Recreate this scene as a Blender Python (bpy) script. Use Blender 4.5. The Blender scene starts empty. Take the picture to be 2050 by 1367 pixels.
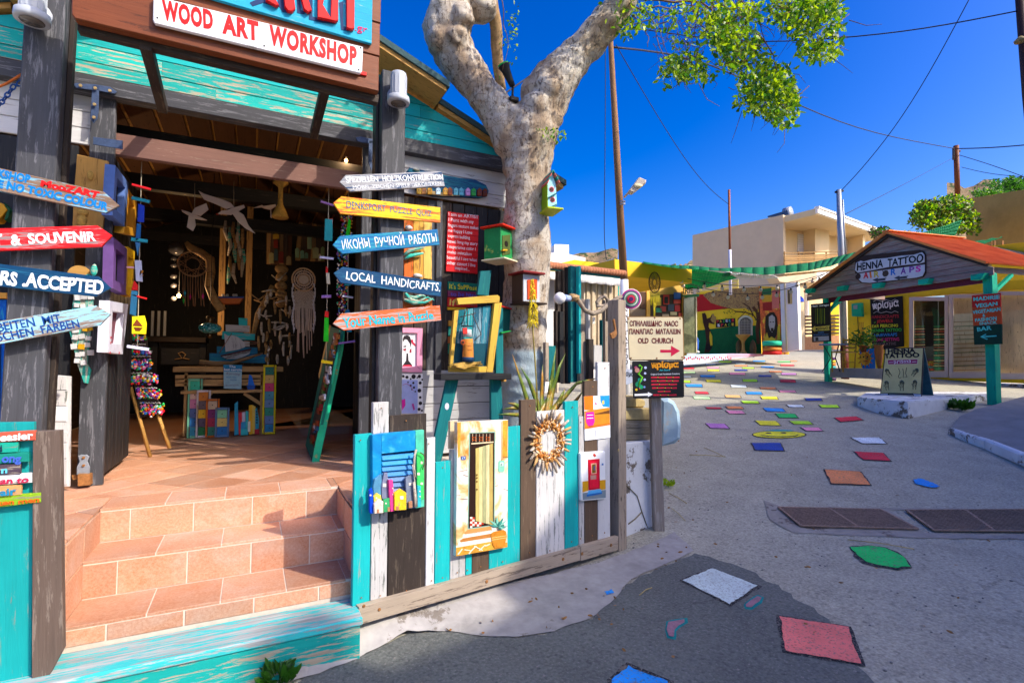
import bpy, bmesh, math, random
from mathutils import Vector, Matrix, noise
random.seed(7)
C = bpy.context.scene.collection
scn = bpy.context.scene
# ------------------------------------------------------------------ camera, world, sun, exposure
FPX = 1040.0; YAW, PITCH, ROLL = (math.radians(a) for a in (63.4, 2.4, 0.2))
EYE = Vector((0, 0, 1.5))
_f = Vector((math.cos(YAW)*math.cos(PITCH), math.sin(YAW)*math.cos(PITCH), math.sin(PITCH)))
_r0 = Vector((math.sin(YAW), -math.cos(YAW), 0)); _u0 = _r0.cross(_f)
_r = _r0*math.cos(ROLL)+_u0*math.sin(ROLL); _u = -_r0*math.sin(ROLL)+_u0*math.cos(ROLL)
cd = bpy.data.cameras.new('camera'); cam = bpy.data.objects.new('camera', cd); C.objects.link(cam)
cd.sensor_width = 36; cd.lens = FPX/2050*36; cd.clip_start = 0.05; cd.clip_end = 2000
cam.matrix_world = Matrix.Translation(EYE) @ Matrix((_r, _u, -_f)).transposed().to_4x4()
scn.camera = cam
SUN = Vector((.575*math.cos(math.radians(40)), -.818*math.cos(math.radians(40)), math.sin(math.radians(40)))).normalized()
w = bpy.data.worlds.new('World'); scn.world = w; w.use_nodes = True
nt = w.node_tree; nt.nodes.clear()
sky = nt.nodes.new('ShaderNodeTexSky'); sky.sky_type = 'NISHITA'; sky.sun_disc = False
sky.sun_elevation = math.asin(SUN.z); sky.sun_rotation = math.atan2(SUN.x, SUN.y)
sky.air_density = 1.0; sky.dust_density = 3.0; sky.ozone_density = 3.0
hs = nt.nodes.new('ShaderNodeHueSaturation'); hs.inputs['Saturation'].default_value = 1.4; hs.inputs['Value'].default_value = 1.0
hs.inputs['Hue'].default_value = 0.518
bg = nt.nodes.new('ShaderNodeBackground'); bg.inputs[1].default_value = 0.09
wo = nt.nodes.new('ShaderNodeOutputWorld')
gm = nt.nodes.new('ShaderNodeGamma'); gm.inputs[1].default_value = 1.3; nt.links.new(sky.outputs[0], gm.inputs[0]); nt.links.new(gm.outputs[0], hs.inputs['Color']); nt.links.new(hs.outputs[0], bg.inputs[0]); nt.links.new(bg.outputs[0], wo.inputs[0])
sd = bpy.data.lights.new('sun', 'SUN'); sd.energy = 2.5; sd.angle = math.radians(.5); sd.color = (1, .93, .82)
so = bpy.data.objects.new('sun', sd); C.objects.link(so); so.rotation_euler = SUN.to_track_quat('Z', 'Y').to_euler(); so.location = (0, 0, 20)
scn.view_settings.view_transform = 'Standard'; scn.view_settings.look = 'None'
scn.view_settings.exposure = 1.05; scn.view_settings.gamma = 1; scn.view_settings.use_curve_mapping = False
scn.render.engine = 'CYCLES'
scn.cycles.max_bounces = 6

# ------------------------------------------------------------------ pixel -> place
TX = [0, 0, 1.0]
def zt(x0=0, y0=0, s=1.0): TX[:] = [x0, y0, s]
def ray(p):
    px = TX[0]+p[0]/TX[2]; py = TX[1]+p[1]/TX[2]
    return _r*((px-1025)/FPX) - _u*((py-683.5)/FPX) + _f
GT = [(-60, -3), (-5, -.2), (0, .1), (2.4, .17), (4, .19), (6, .42), (8, .65), (9.6, .81), (11.4, .96), (14, 1.22), (19, 1.66), (25, 2.15), (40, 3.0), (400, 12)]
def gt(t):
    for (a, za), (b, zb) in zip(GT, GT[1:]):
        if t <= b:
            return za+(zb-za)*(t-a)/(b-a)
    return GT[-1][1]
def gz(x, y):
    t = x*.448+y*.894
    return (gt(t-.5)+2*gt(t)+gt(t+.5))/4
def at(px, py, depth): return EYE + ray((px, py))*depth
def G(px, py):                                   # point of the ground seen at a pixel
    d = ray((px, py)); lo = .5; t = .5
    while t < 90:
        P = EYE+d*t
        if P.z < gz(P.x, P.y): break
        lo = t; t += .1
    hi = t
    for _ in range(16):
        m = (lo+hi)/2; P = EYE+d*m
        if P.z < gz(P.x, P.y): hi = m
        else: lo = m
    return EYE+d*hi
def pz(px, py, z):
    d = ray((px, py)); return EYE+d*((z-EYE.z)/d.z)
class Fr:
    """vertical (or any) plane: origin o, axis a to the right, b up, n towards the viewer"""
    def __init__(s, o, a, b=(0, 0, 1)):
        s.o = Vector(o); s.a = Vector(a).normalized(); s.b = Vector(b).normalized(); s.n = s.a.cross(s.b).normalized()
    def P(s, p, off=0.0):
        d = ray(p); o = s.o+s.n*off
        return EYE+d*((o-EYE).dot(s.n)/d.dot(s.n))
    def uv(s, p, off=0.0):
        q = s.P(p, off)-s.o; return q.dot(s.a), q.dot(s.b)
    def W(s, u, v, off=0.0): return s.o+s.a*u+s.b*v+s.n*off
    def px(s, p, n, off=0.0):                    # n pixels -> metres at p
        return (s.P((p[0], p[1]+n), off)-s.P(p, off)).length
def FY(Y): return Fr((0, Y, 0), (1, 0, 0))
def Fthru(A, B): d = Vector(B)-Vector(A); d.z = 0; return Fr(A, d)

# ------------------------------------------------------------------ materials
MATS = {}
def _m(name):
    m = bpy.data.materials.new(name); m.use_nodes = True; nt = m.node_tree
    b = nt.nodes['Principled BSDF']; return m, nt, b
def c4(c): return (c[0], c[1], c[2], 1)
def node(nt, t, **kw):
    n = nt.nodes.new(t)
    for k, v in kw.items():
        if hasattr(n, k): setattr(n, k, v)
        else: n.inputs[k].default_value = v
    return n
def coords(nt, scale, rand=True):
    tc = node(nt, 'ShaderNodeTexCoord'); mp = node(nt, 'ShaderNodeMapping'); mp.inputs['Scale'].default_value = scale
    nt.links.new(tc.outputs['Object'], mp.inputs[0])
    if rand:
        oi = node(nt, 'ShaderNodeObjectInfo'); ml = node(nt, 'ShaderNodeMath', operation='MULTIPLY'); ml.inputs[1].default_value = 57
        nt.links.new(oi.outputs['Random'], ml.inputs[0]); nt.links.new(ml.outputs[0], mp.inputs['Location'])
    return mp.outputs[0]
def nz(nt, vec, scale, detail=4, rough=.55, dist=0):
    n = node(nt, 'ShaderNodeTexNoise'); n.inputs['Scale'].default_value = scale; n.inputs['Detail'].default_value = detail
    n.inputs['Roughness'].default_value = rough; n.inputs['Distortion'].default_value = dist
    nt.links.new(vec, n.inputs['Vector']); return n.outputs['Fac']
def ramp(nt, fac, stops):
    r = node(nt, 'ShaderNodeValToRGB'); cr = r.color_ramp
    while len(cr.elements) < len(stops): cr.elements.new(.5)
    for e, (p, c) in zip(cr.elements, stops):
        e.position = p; e.color = c4(c) if not isinstance(c, (int, float)) else (c, c, c, 1)
    nt.links.new(fac, r.inputs[0]); return r.outputs[0]
def mixc(nt, fac, a, b, mode='MIX'):
    m = node(nt, 'ShaderNodeMix', data_type='RGBA', blend_type=mode)
    for s, v in ((m.inputs[6], a), (m.inputs[7], b)):
        if isinstance(v, (tuple, list)): s.default_value = c4(v)
        else: nt.links.new(v, s)
    if isinstance(fac, (int, float)): m.inputs[0].default_value = fac
    else: nt.links.new(fac, m.inputs[0])
    return m.outputs[2]
def bump(nt, b, h, strength, dist=.01):
    bn = node(nt, 'ShaderNodeBump'); bn.inputs['Strength'].default_value = strength; bn.inputs['Distance'].default_value = dist
    nt.links.new(h, bn.inputs['Height']); nt.links.new(bn.outputs[0], b.inputs['Normal'])
def mul(c, k): return tuple(min(1, x*k) for x in c[:3])
def wood(name, col, worn=None, wear=0.0, vary=.35, rough=.7, fine=1.0):
    """painted or bare timber, grain along local X; worn shows through where the paint has gone"""
    if name in MATS: return MATS[name]
    m, nt, b = _m(name); MATS[name] = m
    v = coords(nt, (1.2, 22*fine, 22*fine)); g = nz(nt, v, 2.2, 6, .65, .6)
    v2 = coords(nt, (2.0, 5, 5)); l = nz(nt, v2, 1.3, 3)
    c = ramp(nt, g, [(.25, mul(col, 1-vary)), (.5, col), (.8, mul(col, 1+vary*.8))])
    c = mixc(nt, .6, c, mixc(nt, l, mul(col, .6), mul(col, 1.45)))
    if worn is not None:
        v3 = coords(nt, (2.4, 26, 26)); wn = nz(nt, v3, 1.9, 9, .74, .3)
        f = ramp(nt, wn, [(.62-wear*.4, 0.0), (.66-wear*.4, 1.0)])
        c = mixc(nt, f, c, ramp(nt, g, [(.3, mul(worn, .6)), (.7, mul(worn, 1.15))]))
    # knots and nail specks
    vk = node(nt, 'ShaderNodeTexVoronoi'); vk.inputs['Scale'].default_value = 2.6
    nt.links.new(coords(nt, (1.3, 3.2, 3.2)), vk.inputs['Vector'])
    k = ramp(nt, vk.outputs['Distance'], [(.03, 1.0), (.075, 0.0)])
    c = mixc(nt, k, c, mul(worn or col, .35))
    oi = node(nt, 'ShaderNodeObjectInfo'); mr = node(nt, 'ShaderNodeMapRange'); mr.inputs[3].default_value = .82; mr.inputs[4].default_value = 1.15
    nt.links.new(oi.outputs['Random'], mr.inputs[0])
    hv = node(nt, 'ShaderNodeHueSaturation'); nt.links.new(mr.outputs[0], hv.inputs['Value']); nt.links.new(c, hv.inputs['Color'])
    nt.links.new(hv.outputs[0], b.inputs['Base Color'])
    b.inputs['Roughness'].default_value = rough; b.inputs['Specular IOR Level'].default_value = .25
    bump(nt, b, g, .5, .004); return m
def paint(name, col, vary=.12, rough=.6, scale=9, spec=None, chip=None, chipw=0.0, b_=.15, metal=0, grain=(1, 1, 1)):
    if name in MATS: return MATS[name]
    m, nt, b = _m(name); MATS[name] = m
    v = coords(nt, grain); n = nz(nt, v, scale, 5, .6); n2 = nz(nt, v, scale*6, 3, .6)
    c = ramp(nt, n, [(.3, mul(col, 1-vary)), (.7, mul(col, 1+vary))])
    c = mixc(nt, .3*min(1, vary*4), c, ramp(nt, n2, [(.35, mul(col, 1-vary*1.5)), (.65, mul(col, 1+vary))]))
    if chip is not None:
        f = ramp(nt, nz(nt, v, scale*.9, 9, .75), [(.64-chipw*.4, 0.0), (.67-chipw*.4, 1.0)]); c = mixc(nt, f, c, chip)
    nt.links.new(c, b.inputs['Base Color']); b.inputs['Roughness'].default_value = rough; b.inputs['Metallic'].default_value = metal; b.inputs['Specular IOR Level'].default_value = .5 if metal or rough < .3 else .25
    if b_: bump(nt, b, n2, b_, .003)
    return m
def flat(col, rough=.6, n=None):
    k = n or 'paint_%02x%02x%02x' % tuple(int(255*min(1, x)) for x in col[:3])
    return paint(k, col, .10, rough, 25, b_=.05)
def hexc(h):                                     # sRGB hex -> linear
    r = [int(h[i:i+2], 16)/255 for i in (0, 2, 4)]
    return tuple(x/12.92 if x <= .04045 else ((x+.055)/1.055)**2.4 for x in r)
def X(h, rough=.6): return flat(hexc(h), rough, 'paint_'+h)
def emis(name, col, s):
    m, nt, b = _m(name); b.inputs['Emission Color'].default_value = c4(col); b.inputs['Emission Strength'].default_value = s
    b.inputs['Base Color'].default_value = c4(col); return m
# ------------------------------------------------------------------ objects
def tag(o, label=None, cat=None, group=None, kind=None):
    if label: o['label'] = label
    if cat: o['category'] = cat
    if group: o['group'] = group
    if kind: o['kind'] = kind
    return o
def T(name, label, cat, loc=(0, 0, 0), group=None):
    o = bpy.data.objects.new(name, None); C.objects.link(o); o.location = Vector(loc); o['_m'] = 0; del o['_m']
    o.empty_display_size = .1; tag(o, label, cat, group); WM[o.name] = Matrix.Translation(Vector(loc)); return o
WM = {}
def put(name, me, M, mat, parent=None, label=None, cat=None, group=None, kind=None):
    o = bpy.data.objects.new(name, me); C.objects.link(o)
    if mat is not None and not me.materials: me.materials.append(mat)
    WM[o.name] = M.copy()
    if parent is not None:
        o.parent = parent; o.matrix_local = WM[parent.name].inverted() @ M
    else: o.matrix_local = M
    return tag(o, label, cat, group, kind)
def finish(bm, smooth=False):
    bmesh.ops.recalc_face_normals(bm, faces=bm.faces[:])
    me = bpy.data.meshes.new('m'); bm.to_mesh(me); bm.free()
    if smooth: me.polygons.foreach_set('use_smooth', [True]*len(me.polygons))
    return me
def basis(o, x, y, z): return Matrix.Translation(o) @ Matrix((x, y, z)).transposed().to_4x4()
def prism(uv, th, bev=.002, rough=0):
    """closed prism of outline uv (2d, local), z from 0 to th, front edges chamfered"""
    n = len(uv); bm = bmesh.new()
    ar = sum(uv[i][0]*uv[(i+1) % n][1]-uv[(i+1) % n][0]*uv[i][1] for i in range(n))
    if ar < 0: uv = uv[::-1]
    ext = max(max(p[0] for p in uv)-min(p[0] for p in uv), max(p[1] for p in uv)-min(p[1] for p in uv))
    mn = min(max(p[0] for p in uv)-min(p[0] for p in uv), max(p[1] for p in uv)-min(p[1] for p in uv))
    if bev > mn*.2 or bev >= th: bev = 0
    lo = [bm.verts.new((p[0], p[1], 0)) for p in uv]
    if bev:
        mid = [bm.verts.new((p[0], p[1], th-bev)) for p in uv]; inn = []
        for i in range(n):
            a = Vector(uv[i-1]); b = Vector(uv[i]); c = Vector(uv[(i+1) % n])
            e1 = (b-a); e2 = (c-b)
            if e1.length < 1e-7 or e2.length < 1e-7: inn.append(bm.verts.new((b.x, b.y, th))); continue
            e1.normalize(); e2.normalize()
            nn = Vector((-e1.y-e2.y, e1.x+e2.x)); 
            if nn.length < .2: nn = Vector((0, 0))
            else: nn = nn.normalized()
            inn.append(bm.verts.new((b.x+nn.x*bev, b.y+nn.y*bev, th)))
        rings = [lo, mid, inn]
    else:
        inn = [bm.verts.new((p[0], p[1], th)) for p in uv]; rings = [lo, inn]
    for r0, r1 in zip(rings, rings[1:]):
        for i in range(n):
            j = (i+1) % n; bm.faces.new((r0[i], r0[j], r1[j], r1[i]))
    bm.faces.new(inn); bm.faces.new(lo[::-1])
    return bm
def slab(fr, pts, th, mat, name='board', parent=None, off=0.0, ax=None, bev=.002, **kw):
    """outline seen in the picture, on plane fr; front face at off+th"""
    P = [fr.uv(p, off+th) for p in pts]; return slabuv(fr, P, th, mat, name, parent, off, ax, bev, **kw)
def slabuv(fr, P, th, mat, name='board', parent=None, off=0.0, ax=None, bev=.002, **kw):
    cu = sum(p[0] for p in P)/len(P); cv = sum(p[1] for p in P)/len(P)
    if ax is None:
        L = 0; ax = (1, 0)
        for i in range(len(P)):
            d = Vector(P[(i+1) % len(P)])-Vector(P[i])
            if d.length > L+1e-6: L = d.length; ax = d/L
    elif ax == 'h': ax = (1, 0)
    elif ax == 'v': ax = (0, 1)
    ax = Vector(ax).normalized(); ay = Vector((-ax.y, ax.x))
    loc = [((p[0]-cu)*ax.x+(p[1]-cv)*ax.y, (p[0]-cu)*ay.x+(p[1]-cv)*ay.y) for p in P]
    M = basis(fr.W(cu, cv, off), fr.a*ax.x+fr.b*ax.y, fr.a*ay.x+fr.b*ay.y, fr.n)
    return put(name, finish(prism(loc, th, bev)), M, mat, parent, **kw)
def rc(fr, x0, y0, x1, y1, th, mat, name='board', parent=None, off=0.0, **kw):
    """upright rectangle read from its middle lines"""
    xm = (x0+x1)/2; ym = (y0+y1)/2; f = off+th
    u0 = fr.uv((x0, ym), f)[0]; u1 = fr.uv((x1, ym), f)[0]; v1 = fr.uv((xm, y0), f)[1]; v0 = fr.uv((xm, y1), f)[1]
    return slabuv(fr, [(u0, v0), (u1, v0), (u1, v1), (u0, v1)], th, mat, name, parent, off, **kw)
def bar(fr, p0, p1, wpx, th, mat, name='board', parent=None, off=0.0, **kw):
    f = off+th; a = Vector(fr.uv(p0, f)); b = Vector(fr.uv(p1, f)); d = (b-a).normalized(); q = Vector((-d.y, d.x))
    w = fr.px(((p0[0]+p1[0])/2, (p0[1]+p1[1])/2), wpx, f)/2
    return slabuv(fr, [a-q*w, b-q*w, b+q*w, a+q*w], th, mat, name, parent, off, **kw)
def disc(fr, p, rpx, th, mat, name='disc', parent=None, off=0.0, n=20, ry=None, **kw):
    f = off+th; u, v = fr.uv(p, f); r = fr.px(p, rpx, f); r2 = fr.px(p, ry, f) if ry else r
    return slabuv(fr, [(u+r*math.cos(6.2832*i/n), v+r2*math.sin(6.2832*i/n)) for i in range(n)], th, mat, name, parent, off, ax='h', **kw)
def box(c, size, mat, name='box', parent=None, rot=0.0, bev=.003, M=None, **kw):
    if M is None: M = Matrix.Translation(Vector(c)) @ Matrix.Rotation(rot, 4, 'Z')
    k = max(range(3), key=lambda i: size[i])         # local X runs along the longest side, so does the grain
    if k: M = M @ Matrix(([(0, 0, 1), (1, 0, 0), (0, 1, 0)] if k == 1 else [(0, 1, 0), (0, 0, 1), (1, 0, 0)])).to_4x4(); size = (size[1], size[2], size[0]) if k == 1 else (size[2], size[0], size[1])
    bm = bmesh.new(); bmesh.ops.create_cube(bm, size=1)
    for v in bm.verts: v.co = Vector((v.co.x*size[0], v.co.y*size[1], v.co.z*size[2]))
    if bev: bmesh.ops.bevel(bm, geom=bm.edges[:], offset=min(bev, min(size)*.3), segments=1, affect='EDGES')
    return put(name, finish(bm), M, mat, parent, **kw)
def beam(A, B, w, h, mat, name='beam', parent=None, up=(0, 0, 1), **kw):
    """timber from A to B, w wide, h high"""
    A = Vector(A); B = Vector(B); x = (B-A).normalized(); y = Vector(up).cross(x).normalized(); z = x.cross(y)
    return box((0, 0, 0), ((B-A).length, w, h), mat, name, parent, M=basis((A+B)/2, x, y, z), **kw)
def tube_bm(bm, pts, rad, seg=8, closed=False, jit=0.0):
    pts = [Vector(p) for p in pts]; n = len(pts); R = rad if isinstance(rad, (list, tuple)) else [rad]*n
    prev = None; rings = []
    for i, p in enumerate(pts):
        if closed: t = pts[(i+1) % n]-pts[i-1]
        else: t = (pts[min(i+1, n-1)]-pts[max(i-1, 0)])
        t.normalize()
        if prev is None:
            q = t.cross(Vector((0, 0, 1)))
            if q.length < .1: q = t.cross(Vector((1, 0, 0)))
            q.normalize()
        else:
            q = prev-t*prev.dot(t)
            if q.length < 1e-4: q = t.cross(Vector((1, 0, .3)))
            q.normalize()
        prev = q; s = t.cross(q)
        rings.append([bm.verts.new(p+(q*math.cos(6.28318*k/seg)+s*math.sin(6.28318*k/seg))*R[i]*(1+jit*random.uniform(-1, 1))) for k in range(seg)])
    m = n if closed else n-1
    for i in range(m):
        a = rings[i]; b = rings[(i+1) % n]
        for k in range(seg): bm.faces.new((a[k], a[(k+1) % seg], b[(k+1) % seg], b[k]))
    if not closed: bm.faces.new(rings[0][::-1]); bm.faces.new(rings[-1])
def tube(pts, rad, mat, name='rope', parent=None, seg=8, closed=False, smooth=True, jit=0.0, **kw):
    c = Vector(pts[0]); bm = bmesh.new(); tube_bm(bm, [Vector(p)-c for p in pts], rad, seg, closed, jit)
    return put(name, finish(bm, smooth), Matrix.Translation(c), mat, parent, **kw)
def lathe(c, prof, mat, name='pot', parent=None, seg=20, axis=None, **kw):
    """prof = [(r, z)...] turned about the vertical (or axis)"""
    bm = bmesh.new(); rings = []
    for r, z in prof: rings.append([bm.verts.new((max(r, 1e-4)*math.cos(6.28318*k/seg), max(r, 1e-4)*math.sin(6.28318*k/seg), z)) for k in range(seg)])
    for a, b in zip(rings, rings[1:]):
        for k in range(seg): bm.faces.new((a[k], a[(k+1) % seg], b[(k+1) % seg], b[k]))
    bm.faces.new(rings[0][::-1]); bm.faces.new(rings[-1])
    M = Matrix.Translation(Vector(c))
    if axis is not None: M = M @ Vector(axis).to_track_quat('Z', 'Y').to_matrix().to_4x4()
    return put(name, finish(bm, True), M, mat, parent, **kw)
def blob(c, r, mat, name='stone', parent=None, sub=2, rough=.15, fr=None, **kw):
    """uneven rounded lump; r = radii"""
    bm = bmesh.new(); bmesh.ops.create_icosphere(bm, subdivisions=sub, radius=1); s = random.uniform(0, 99)
    for v in bm.verts:
        v.co *= 1+rough*noise.noise(v.co*1.3+Vector((s, s, s))); v.co = Vector((v.co.x*r[0], v.co.y*r[1], v.co.z*r[2]))
    M = basis(Vector(c), fr.a, -fr.n, fr.b) if fr else Matrix.Translation(Vector(c))
    return put(name, finish(bm, True), M, mat, parent, **kw)
def polys(faces, mat, name='leaves', parent=None, origin=(0, 0, 0), smooth=False, **kw):
    o = Vector(origin); vs = []; fs = []
    for f in faces:
        fs.append(list(range(len(vs), len(vs)+len(f)))); vs += [tuple(Vector(p)-o) for p in f]
    me = bpy.data.meshes.new('m'); me.from_pydata(vs, [], fs); 
    if smooth: me.polygons.foreach_set('use_smooth', [True]*len(me.polygons))
    return put(name, me, Matrix.Translation(o), mat, parent, **kw)
def text_mesh(s, bold, ext, jit, spacing=1.0):
    cu = bpy.data.curves.new('t', 'FONT'); cu.body = s; cu.size = 1; cu.offset = bold; cu.extrude = ext; cu.resolution_u = 3; cu.space_character = spacing
    ob = bpy.data.objects.new('t', cu); me = bpy.data.meshes.new_from_object(ob); bpy.data.objects.remove(ob)
    if jit:
        sd = random.uniform(0, 99)
        for v in me.vertices:
            d = noise.noise_vector(Vector((v.co.x*1.6+sd, v.co.y*1.2, sd))); d2 = noise.noise_vector(Vector((v.co.x*7+sd, v.co.y*7, 3)))
            v.co.x += (d.x*.14+d2.x*.03)*jit; v.co.y += (d.y*.2+d2.y*.03)*jit
    return me
def text(fr, s, p0, p1, h, mat, parent=None, off=0.0, bold=.0, th=.0015, jit=.5, name='lettering', spacing=1.0, cap=.73, curve=0.0, **kw):
    """painted lettering: baseline from pixel p0 to p1, capitals h pixels high"""
    a = Vector(fr.uv(p0, off)); b = Vector(fr.uv(p1, off)); d = (b-a); L = d.length; d = d/L
    hh = fr.px(((p0[0]+p1[0])/2, (p0[1]+p1[1])/2), h, off)
    me = text_mesh(s, bold, .5, jit, spacing)
    if not len(me.vertices): return None
    x0 = min(v.co.x for v in me.vertices); x1 = max(v.co.x for v in me.vertices)
    sx = L/max(1e-6, x1-x0); sy = hh/cap
    for v in me.vertices:
        x = (v.co.x-x0)*sx; v.co = Vector((x, v.co.y*sy+curve*hh*(4*(x/L)*(1-x/L)), (v.co.z+.5)*th))
    M = basis(fr.W(a.x, a.y, off), fr.a*d.x+fr.b*d.y, -fr.a*d.y+fr.b*d.x, fr.n)
    return put(name, me, M, mat, parent, **kw)
def sag(A, B, s, n=14):
    A = Vector(A); B = Vector(B)
    return [A.lerp(B, i/n)-Vector((0, 0, 4*s*(i/n)*(1-i/n))) for i in range(n+1)]
# common finishes
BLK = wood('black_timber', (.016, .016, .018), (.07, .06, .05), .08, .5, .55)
GRYBLK = wood('weathered_grey_timber', (.052, .053, .06), (.15, .15, .165), .2, .5, .6)
BRN = wood('brown_timber', (.11, .07, .045), (.2, .14, .09), .15, .5)
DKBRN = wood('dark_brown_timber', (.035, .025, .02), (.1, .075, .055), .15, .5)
TEAL = wood('turquoise_painted_timber', (.005, .36, .36), (.2, .34, .3), .10, .25)
TEALW = wood('worn_turquoise_timber', (.005, .36, .32), (.5, .42, .3), .25, .25)
TEALD = wood('dark_teal_timber', (.003, .15, .16), (.02, .3, .25), .12, .3)
WHT = wood('white_painted_timber', (.58, .57, .56), (.25, .22, .2), .07, .16)
WHTW = wood('worn_white_timber', (.52, .5, .48), (.2, .21, .19), .16, .24)
BARE = wood('bare_weathered_timber', (.34, .27, .2), (.2, .15, .11), .18, .4)
PINE = wood('varnished_pine', (.5, .27, .07), (.3, .15, .04), .12, .4)
REDBRN = wood('reddish_brown_timber', (.17, .045, .013), (.1, .03, .01), .12, .35, .45)
YEL = wood('ochre_painted_timber', (.62, .36, .03), (.4, .2, .02), .12, .25)
STEEL = paint('grey_metal', (.3, .33, .38), .12, .4, 12, metal=.3)
BLKM = paint('black_metal', (.012, .012, .014), .2, .5, 12)
# ------------------------------------------------------------------ ground, road surface and painted marks
def asphalt(name, col, speck_d, speck_l, sc, cover=None):
    m, nt, b = _m(name)
    tc = node(nt, 'ShaderNodeTexCoord'); v = tc.outputs['Object']
    big = nz(nt, v, .55, 6, .6); mid = nz(nt, v, 3.5, 6, .65); fine = nz(nt, v, 60, 4, .7)
    c = ramp(nt, big, [(.3, mul(col, .6)), (.5, col), (.72, mul(col, 1.3))])
    c = mixc(nt, .55, c, ramp(nt, mid, [(.32, mul(col, .45)), (.66, mul(col, 1.5))]))
    vo = node(nt, 'ShaderNodeTexVoronoi'); vo.inputs['Scale'].default_value = sc; nt.links.new(v, vo.inputs['Vector'])
    f = ramp(nt, vo.outputs['Distance'], [(.2, 1.0), (.42, 0.0)])
    f2 = node(nt, 'ShaderNodeMath', operation='MULTIPLY'); nt.links.new(f, f2.inputs[0])
    nt.links.new(ramp(nt, nz(nt, v, 7, 5, .7), [(.42, 0.0), (.6, .85)]), f2.inputs[1])
    c = mixc(nt, f2.outputs[0], c, speck_d)
    vl = node(nt, 'ShaderNodeTexVoronoi'); vl.inputs['Scale'].default_value = sc*1.7; nt.links.new(v, vl.inputs['Vector'])
    fl = ramp(nt, vl.outputs['Distance'], [(.1, .75), (.28, 0.0)]); c = mixc(nt, fl, c, speck_l)
    c = mixc(nt, .75, c, ramp(nt, fine, [(.3, mul(col, .55)), (.7, mul(col, 1.55))]), 'MIX') if False else c
    st = nz(nt, v, 1.1, 9, .72, .6); c = mixc(nt, ramp(nt, st, [(.5, 0.0), (.72, .45)]), c, mul(col, .55))      # old stains and repairs
    dn = node(nt, 'ShaderNodeVectorMath', operation='ADD'); nt.links.new(v, dn.inputs[0]); nc = node(nt, 'ShaderNodeTexNoise'); nc.inputs['Scale'].default_value = 2.2; nc.inputs['Detail'].default_value = 6; nt.links.new(v, nc.inputs['Vector'])
    sc_ = node(nt, 'ShaderNodeVectorMath', operation='SCALE'); sc_.inputs['Scale'].default_value = .9; nt.links.new(nc.outputs['Color'], sc_.inputs[0]); nt.links.new(sc_.outputs[0], dn.inputs[1])
    vc = node(nt, 'ShaderNodeTexVoronoi', feature='DISTANCE_TO_EDGE'); vc.inputs['Scale'].default_value = .55; nt.links.new(dn.outputs[0], vc.inputs['Vector'])
    ck = node(nt, 'ShaderNodeMath', operation='MULTIPLY'); nt.links.new(ramp(nt, vc.outputs['Distance'], [(.002, .85), (.009, 0.0)]), ck.inputs[0]); nt.links.new(ramp(nt, nz(nt, v, .8, 4), [(.5, 0.0), (.56, 1.0)]), ck.inputs[1])
    c = mixc(nt, ck.outputs[0], c, mul(col, .18))
    c = mixc(nt, ramp(nt, nz(nt, v, 14, 8, .8), [(.58, 0.0), (.66, .7)]), c, mul(col, .3))      # pitting and grit
    c = mixc(nt, .5, c, ramp(nt, fine, [(.3, mul(col, .3)), (.7, mul(col, 1.8))]))
    nt.links.new(c, b.inputs['Base Color']); b.inputs['Roughness'].default_value = .9
    ad = node(nt, 'ShaderNodeMath', operation='ADD'); nt.links.new(fine, ad.inputs[0]); nt.links.new(vl.outputs['Distance'], ad.inputs[1])
    bump(nt, b, ad.outputs[0], .6, .006); return m
ROAD = asphalt('pebbled_concrete', (.36, .335, .255), (.04, .035, .03), (.55, .5, .4), 20)
ASPH = asphalt('dark_asphalt', (.12, .125, .112), (.02, .035, .03), (.3, .28, .26), 34)
APRON = paint('cement_render', (.36, .335, .31), .25, .9, 2.5, chip=(.2, .17, .14), chipw=.16, b_=.5)
WASH = paint('whitewashed_render', (.66, .67, .68), .12, .85, 4, chip=(.16, .13, .1), chipw=.26, b_=.8)
def lin(a, b, s): n = int(round((b-a)/s)); return [a+(b-a)*i/n for i in range(n+1)]
xs = lin(-140, -8, 12)[:-1]+lin(-8, 16, .25)[:-1]+lin(16, 40, 1)[:-1]+lin(40, 260, 12)
ys = lin(-120, -4, 8)[:-1]+lin(-4, 14, .25)[:-1]+lin(14, 34, 1)[:-1]+lin(34, 260, 12)
vs = [(x, y, gz(x, y)) for y in ys for x in xs]; nx = len(xs)
fs = [(j*nx+i, j*nx+i+1, (j+1)*nx+i+1, (j+1)*nx+i) for j in range(len(ys)-1) for i in range(nx-1)]
me = bpy.data.meshes.new('g'); me.from_pydata(vs, [], fs); me.polygons.foreach_set('use_smooth', [True]*len(fs))
street = put('street', me, Matrix.Identity(4), ROAD, kind='structure', label='grey pebbled concrete street climbing between the shops')
def ragged(pts, step, amp, seed=0.0):
    out = []; n = len(pts)
    for i in range(n):
        a = Vector(pts[i]); b = Vector(pts[(i+1) % n]); k = max(1, int((b-a).length/step)); q = (b-a); q = Vector((-q.y, q.x)).normalized()
        for j in range(k):
            p = a.lerp(b, j/k); d = (noise.noise(Vector((p.x*9+seed, p.y*9, seed)))+.7*noise.noise(Vector((p.x*45, p.y*45, seed))))*amp if j else noise.noise(Vector((p.x*5+seed, p.y*5, 7)))*amp
            out.append((p.x+q.x*d, p.y+q.y*d))
    return out
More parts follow.
